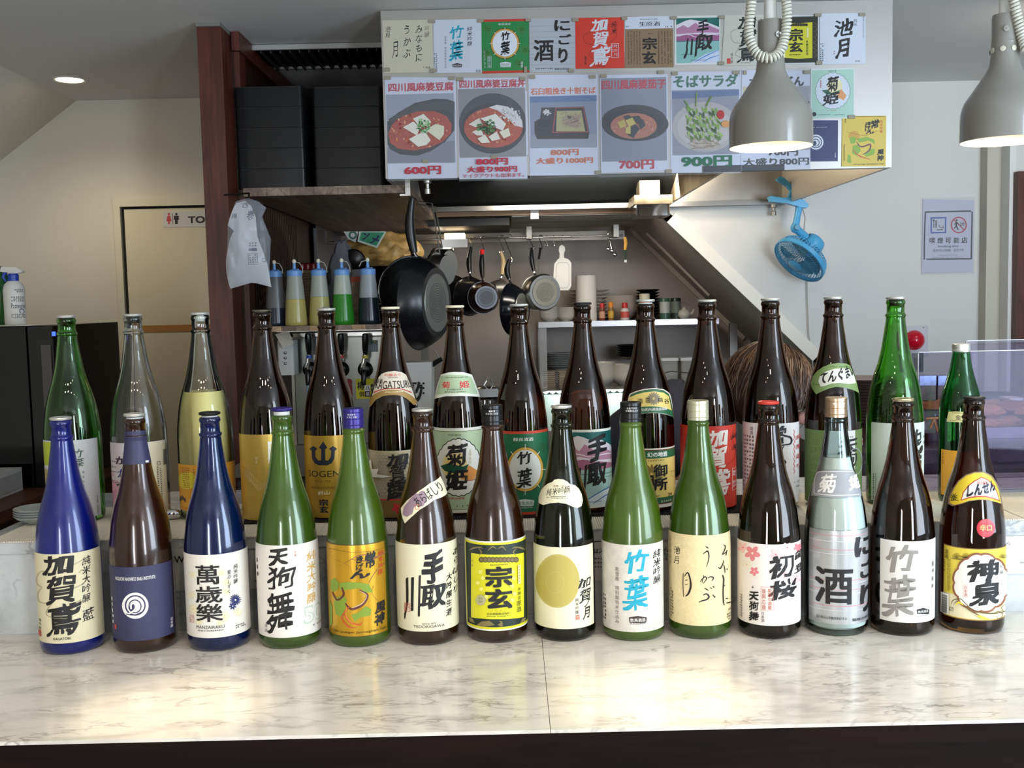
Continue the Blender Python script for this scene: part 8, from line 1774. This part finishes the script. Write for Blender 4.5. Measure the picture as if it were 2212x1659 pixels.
# trays with fried chicken
def tray(label, x0, x1, y0, y1, z):
    t = thing('food_tray', label, 'tray', ((x0 + x1) / 2, (y0 + y1) / 2, z), 'steel food trays')
    mb = MB().box((x0, y0, z), (x1, y1, z + .003))
    for a, b_ in (((x0, y0), (x1, y0 + .003)), ((x0, y1 - .003), (x1, y1)), ((x0, y0 + .003), (x0 + .003, y1 - .003)), ((x1 - .003, y0 + .003), (x1, y1 - .003))): mb.box((a[0], a[1], z + .003), (b_[0], b_[1], z + .024))
    obj('pan', mb, steel_dull, t)
    obj('rim', MB().box((x0 - .006, y0 - .006, z + .024), (x1 + .006, y0 + .002, z + .027)).box((x0 - .006, y1 - .002, z + .024), (x1 + .006, y1 + .006, z + .027)), chrome, t)
fr_m = [M('fried_%d' % i, c_, rough=.6, bump=.8, bscale=90, var=.25, vscale=40) for i, c_ in enumerate(((176, 112, 66), (196, 140, 90), (150, 92, 54)))]
def food(label, x, y, z, r, i):
    bm_ = bmesh.new(); bmesh.ops.create_icosphere(bm_, subdivisions=3, radius=1.0)
    sd = Vector((i * 3.1, i, 0))
    vs = [Vector((x + v.co.x * r[0] * (1 + .25 * mnoise.noise(v.co * 2 + sd)), y + v.co.y * r[1] * (1 + .25 * mnoise.noise(v.co * 2.3 + sd)), z + r[2] + v.co.z * r[2] * (1 + .2 * mnoise.noise(v.co * 3 + sd)))) for v in bm_.verts]
    mn = min(v.z for v in vs); vs = [v - Vector((0, 0, mn - z)) for v in vs]
    mb = MB().add(vs, [tuple(v.index for v in f.verts) for f in bm_.faces]); bm_.free()
    o = obj('fried_chicken', mb, fr_m[i % 3], None, loc=(x, y, z), smooth=True)
    tag(o, label, 'fried food', 'fried pieces on the trays')
YTR = 2.62
xa = PY(2080, 930, YTR).x
tray('long steel tray of fried food nearest the acrylic screens', xa, xa + .52, 2.50, 2.78, ZF)
wd = ['pale', 'golden', 'brown']
ks = [(2108, 925, .05), (2160, 930, .06), (2205, 915, .055), (2245, 925, .05), (2130, 905, .045), (2185, 895, .05), (2235, 898, .05), (2120, 945, .04)]
for i, (u, v, r) in enumerate(ks):
    Y_ = 2.56 + (i % 3) * .07; x = PY(u, v, Y_).x
    z_ = ZF + .0035 + (.030 if i >= 4 and i < 7 else 0)
    food('%s fried piece on the long tray, %s' % (wd[i % 3], ('at its near corner', 'front middle', 'front far side', 'outermost one', 'upper layer near end', 'upper layer middle', 'upper layer far end', 'small one at the rim', 'small one in the middle')[i]), x, Y_, z_, (r, .036, .018), i)
tray('second steel tray of fried pieces behind the green bottles', PY(1985, 900, 2.95).x, PY(1985, 900, 2.95).x + .40, 2.92, 3.16, ZF)
for i, (u, v, r) in enumerate(((2012, 885, .04), (2045, 890, .045), (2150, 870, .05), (2098, 878, .045), (2190, 868, .04))):
    Y_ = 2.98 + (i % 2) * .07
    food('%s fried piece on the rear tray, %s' % (wd[(i + 1) % 3], ('first from the bottles', 'second from the bottles', 'fourth from the bottles', 'third from the bottles', 'last from the bottles')[i]), PY(u, v, Y_).x, Y_, ZF + .0035, (r, .034, .020), i + 20)
# skewers
for i, (u0, v0, u1, v1) in enumerate(((2010, 925, 2018, 905), (2018, 905, 2026, 935), (2000, 905, 2035, 903))):
    a = PY(u0, v0, 2.5); b_ = PY(u1, v1, 2.5)
    o = obj('bamboo_skewer', MB().tube([a, b_], .003, 6), wood('bamboo', (170, 120, 76), (200, 150, 100), 'Z', 20), None, loc=tuple(a), smooth=True)
    tag(o, ('bamboo stick leaning up behind the acrylic screen', 'bamboo stick leaning down behind the acrylic screen', 'bamboo stick lying level across the others')[i], 'skewer', 'bamboo sticks')
a = PY(2000, 938, 2.5)
t = thing('stick_holder', 'low dark block holding the bamboo sticks', 'holder', (a.x + .03, 2.51, ZF)); obj('body', MB().rbox((a.x - .01, 2.47, ZF), (a.x + .07, 2.54, max(a.z + .004, ZF + .02)), .006), darker_wood, t)
# stack of brown plates
x = PY(1866, 880, 2.9).x; zt_ = PY(1868, 808, 2.9).z; n = 14; hk = (zt_ - ZF - .01) / n; pr = None
for k in range(n):
    lb = 'brown plate in the stack behind the tall green bottle, %s from the bottom' % ORD[k]
    if pr is None:
        pr = thing('brown_plate', lb, 'plate', (x, 2.9, ZF), 'stack of brown plates'); obj('body', MB().lathe([(0, .002), (.055, .002), (.057, 0), (.062, 0), (.064, .003), (.092, hk * .9), (.094, hk), (.090, hk), (.06, .006), (0, .005)], (x, 2.9, ZF), 36), M('crockery_brown', (128, 110, 94), rough=.4), pr, smooth=True)
    else: copy_tree(pr, (x, 2.9, ZF + k * hk), lb)
# foil packs and black pan lid, white container
for i, (u, w_) in enumerate(((2004, .052), (2042, .046))):
    Y_ = 3.25; p = PY(u, 830, Y_); z_ = ZF
    t = thing('foil_pack', 'blue and silver food pack behind the acrylic screen, %s one' % ('first', 'second')[i], 'packet', (p.x, Y_, z_))
    zt_ = PY(u, 812, Y_).z
    obj('pouch', MB().box((p.x - w_ / 2, Y_, z_), (p.x + w_ / 2, Y_ + .05, zt_ - .03)), M('pouch_grey', (120, 112, 104), rough=.5, var=.4, vscale=40), t)
    obj('crimped_top', MB().box((p.x - w_ / 2, Y_ - .002, zt_ - .03), (p.x + w_ / 2, Y_ + .052, zt_)), M('foil_blue', (126, 140, 170), rough=.2, metal=.5, var=.3, vscale=60), t)
x = PY(2150, 870, 3.3); c = (x.x, 3.3, ZF)
t = thing('black_wok', 'wide black pan behind the acrylic screens', 'pan', c)
zt_ = PY(2150, 853, 3.3).z - ZF
obj('bowl', MB().lathe([(0, 0), (.06, 0), (.10, zt_ * .55), (.125, zt_ * .9), (.128, zt_), (.122, zt_), (.095, zt_ * .5), (0, .006)], c, 40), M('wok_dark', (30, 32, 36), rough=.35), t, smooth=True)
a = PY(2168, 905, 2.86); b_ = PY(2198, 862, 2.86)
t = thing('white_tub', 'white plastic tub seen through the acrylic screens', 'container', ((a.x + b_.x) / 2, 2.86, ZF)); obj('body', MB().rbox((a.x, 2.83, ZF), (b_.x, 2.89, b_.z), .008), M('tub_grey', (150, 148, 156), rough=.4), t); obj('lid', MB().rbox((a.x - .003, 2.827, b_.z), (b_.x + .003, 2.893, b_.z + .006), .008), white_plastic, t)

# ------------------------------------------------------------------ the person bending behind the ledge
def skin(name, joints, edges, mat, parent, sub=2):
    org = ORG[parent.name]
    me = bpy.data.meshes.new(name); me.from_pydata([tuple(Vector(j[:3]) - org) for j in joints], edges, [])
    o = bpy.data.objects.new(name, me); link(o, parent); ORG[o.name] = org
    md = o.modifiers.new('skin', 'SKIN'); md.use_smooth_shade = True
    for i, j in enumerate(joints): me.skin_vertices[0].data[i].radius = (j[3], j[4] if len(j) > 4 else j[3])
    me.skin_vertices[0].data[0].use_root = True
    s = o.modifiers.new('sub', 'SUBSURF'); s.levels = sub; s.render_levels = sub
    me.materials.append(mat); return o
skin_m = M('skin', (206, 156, 136), rough=.5); shirt_m = M('shirt_navy', (44, 46, 58), rough=.85, bump=.4, bscale=300)
hc = PY(1660, 846, 2.52)
t = thing('person', 'person in a dark navy shirt bending down behind the bottles, brown hair', 'person', (.30, 2.68, 0))
sh = PY(1440, 830, 2.66)
J = [(.27, 2.74, .93, .14, .11), (.30, 2.72, 1.08, .13, .10), (.38, 2.68, 1.22, .14, .11), (.47, 2.64, 1.29, .07, .07), (hc.x - .045, 2.57, 1.315, .05, .05), (hc.x, 2.53, hc.z - .01, .082, .088), (hc.x + .02, 2.50, hc.z - .07, .055, .06),
     (.40, 2.55, 1.27, .055, .05), (.44, 2.50, 1.08, .042, .042), (.53, 2.46, .98, .034, .034), (.56, 2.45, .95, .03, .02),
     (.40, 2.82, 1.24, .055, .05), (.46, 2.86, 1.05, .042, .042), (.56, 2.80, .97, .034, .034), (.60, 2.78, .95, .03, .02),
     (.25, 2.66, .86, .085, .085), (.28, 2.66, .48, .06, .06), (.25, 2.67, .08, .04, .04), (.34, 2.66, .045, .035, .03),
     (.25, 2.84, .86, .085, .085), (.28, 2.84, .48, .06, .06), (.25, 2.85, .08, .04, .04), (.34, 2.84, .045, .035, .03)]
E = [(0, 1), (1, 2), (2, 3), (3, 4), (4, 5), (5, 6), (2, 7), (7, 8), (8, 9), (9, 10), (2, 11), (11, 12), (12, 13), (13, 14), (0, 15), (15, 16), (16, 17), (17, 18), (0, 19), (19, 20), (20, 21), (21, 22)]
body = skin('body', J, E, skin_m, t)
for s_, (bx, by, bz) in ((1, (.56, 2.45, .95)), (-1, (.60, 2.78, .95))):
    for k, L_ in enumerate((.062, .07, .066, .052)):
        yy = by + (k - 1.5) * .018
        skin('finger', [(bx + .015, yy, bz, .010), (bx + .045, yy, bz - .008, .009), (bx + .045 + L_ * .5, yy, bz - .024, .008), (bx + .045 + L_ * .7, yy, bz - .045, .007)], [(0, 1), (1, 2), (2, 3)], skin_m, body, 1)
    skin('thumb', [(bx + .005, by - s_ * .02, bz, .011), (bx + .025, by - s_ * .045, bz - .006, .010), (bx + .05, by - s_ * .052, bz - .02, .008)], [(0, 1), (1, 2)], skin_m, body, 1)
# face: nose, ears, lips, eyes set on the downturned head
hd = Vector((hc.x + .02, 2.50, hc.z - .07)); 
obj('nose', MB().sphere(Vector((hc.x + .075, 2.49, hc.z - .062)), (.018, .012, .016), 12, 8), skin_m, body, smooth=True)
obj('ear', MB().sphere(Vector((hc.x - .005, 2.435, hc.z - .03)), (.016, .008, .026), 12, 8), skin_m, body, smooth=True)
obj('lips', MB().sphere(Vector((hc.x + .058, 2.49, hc.z - .105)), (.012, .020, .007), 12, 8), M('lips', (170, 92, 86), rough=.5), body, smooth=True)
for s_ in (-1, 1): obj('eye', MB().sphere(Vector((hc.x + .072, 2.49 + s_ * .03, hc.z - .028)), .010, 12, 8), M('eye_dark', (30, 22, 20), rough=.2), body, smooth=True)
# shirt over back and upper arms
SJ = [(.25, 2.75, .98, .175, .15), (.285, 2.73, 1.10, .175, .15), (.36, 2.69, 1.235, .172, .15), (.45, 2.655, 1.285, .11, .11), (.40, 2.54, 1.26, .085, .08), (.435, 2.50, 1.12, .07, .07), (.41, 2.83, 1.23, .085, .08), (.46, 2.86, 1.09, .07, .07)]
shirt = skin('shirt', SJ, [(0, 1), (1, 2), (2, 3), (2, 4), (4, 5), (2, 6), (6, 7)], shirt_m, t)
skin('trousers', [(.26, 2.75, .93, .155, .13), (.25, 2.66, .80, .10, .10), (.28, 2.66, .48, .078, .078), (.255, 2.67, .14, .06, .06), (.25, 2.84, .80, .10, .10), (.28, 2.84, .48, .078, .078), (.255, 2.85, .14, .06, .06)], [(0, 1), (1, 2), (2, 3), (0, 4), (4, 5), (5, 6)], M('trousers_black', (22, 22, 26), rough=.8), t)
# hair: a cap of hair with strands combed down over it
hair_m = M('hair_brown', (58, 42, 32), rough=.38, var=.45, vscale=60, stretch=(1, 1, .2)); hair_l = M('hair_light', (104, 80, 60), rough=.35)
bm_ = bmesh.new(); bmesh.ops.create_icosphere(bm_, subdivisions=5, radius=1.0)
hcc = Vector((hc.x, 2.53, hc.z)); RX, RY, RZ = .112, .105, .118
vs = []
for v in bm_.verts:
    d = v.co.copy(); k = 1 + .05 * mnoise.noise(Vector((d.x * 3, d.y * 12, d.z * 2))) + .025 * mnoise.noise(Vector((d.x * 9, d.y * 30, d.z * 4)))
    if d.z < -.25: k *= 1 - .25 * (-.25 - d.z)
    vs.append(hcc + Vector((d.x * RX * k, d.y * RY * k, d.z * RZ * k)))
keep = [f for f in bm_.faces if not (sum(v.co.z for v in f.verts) / 3 < -.35 and sum(v.co.x for v in f.verts) / 3 > .1)]
hair = obj('hair', MB().add(vs, [tuple(v.index for v in f.verts) for f in keep]), hair_m, t, smooth=True, sharp=80); bm_.free()
rr = random.Random(9); mb1 = MB(); mb2 = MB()
crown = Vector((.35, .15, 1)).normalized()
for i in range(900):
    a = rr.uniform(0, 2 * pi); th0 = rr.uniform(.05, .9); th1 = th0 + rr.uniform(.6, 1.3)
    u1 = crown.orthogonal().normalized(); u2 = crown.cross(u1); tw = rr.uniform(-.25, .35)
    pts = []
    off = rr.uniform(1.01, 1.06)
    for j in range(6):
        th = th0 + (th1 - th0) * j / 5; aa = a + tw * j / 5
        d = crown * cos(th) + (u1 * cos(aa) + u2 * sin(aa)) * sin(th)
        pts.append(hcc + Vector((d.x * RX, d.y * RY, d.z * RZ)) * (off + .04 * rr.random() * (j == 5)))
    (mb1 if rr.random() < .45 else mb2).tube(pts, [.0006, .0011, .0012, .0011, .0009, .0004], 4, cap=False)
o = obj('light_strands', mb1, hair_l, hair, smooth=True); o['kind'] = 'stuff'
o = obj('dark_strands', mb2, hair_m, hair, smooth=True); o['kind'] = 'stuff'
o = obj('collar_seam', MB().tube([PY(1432, 806, 2.515), PY(1450, 802, 2.51), PY(1490, 806, 2.51)], .0012, 5), M('seam_black', (16, 16, 20), rough=.8), shirt)
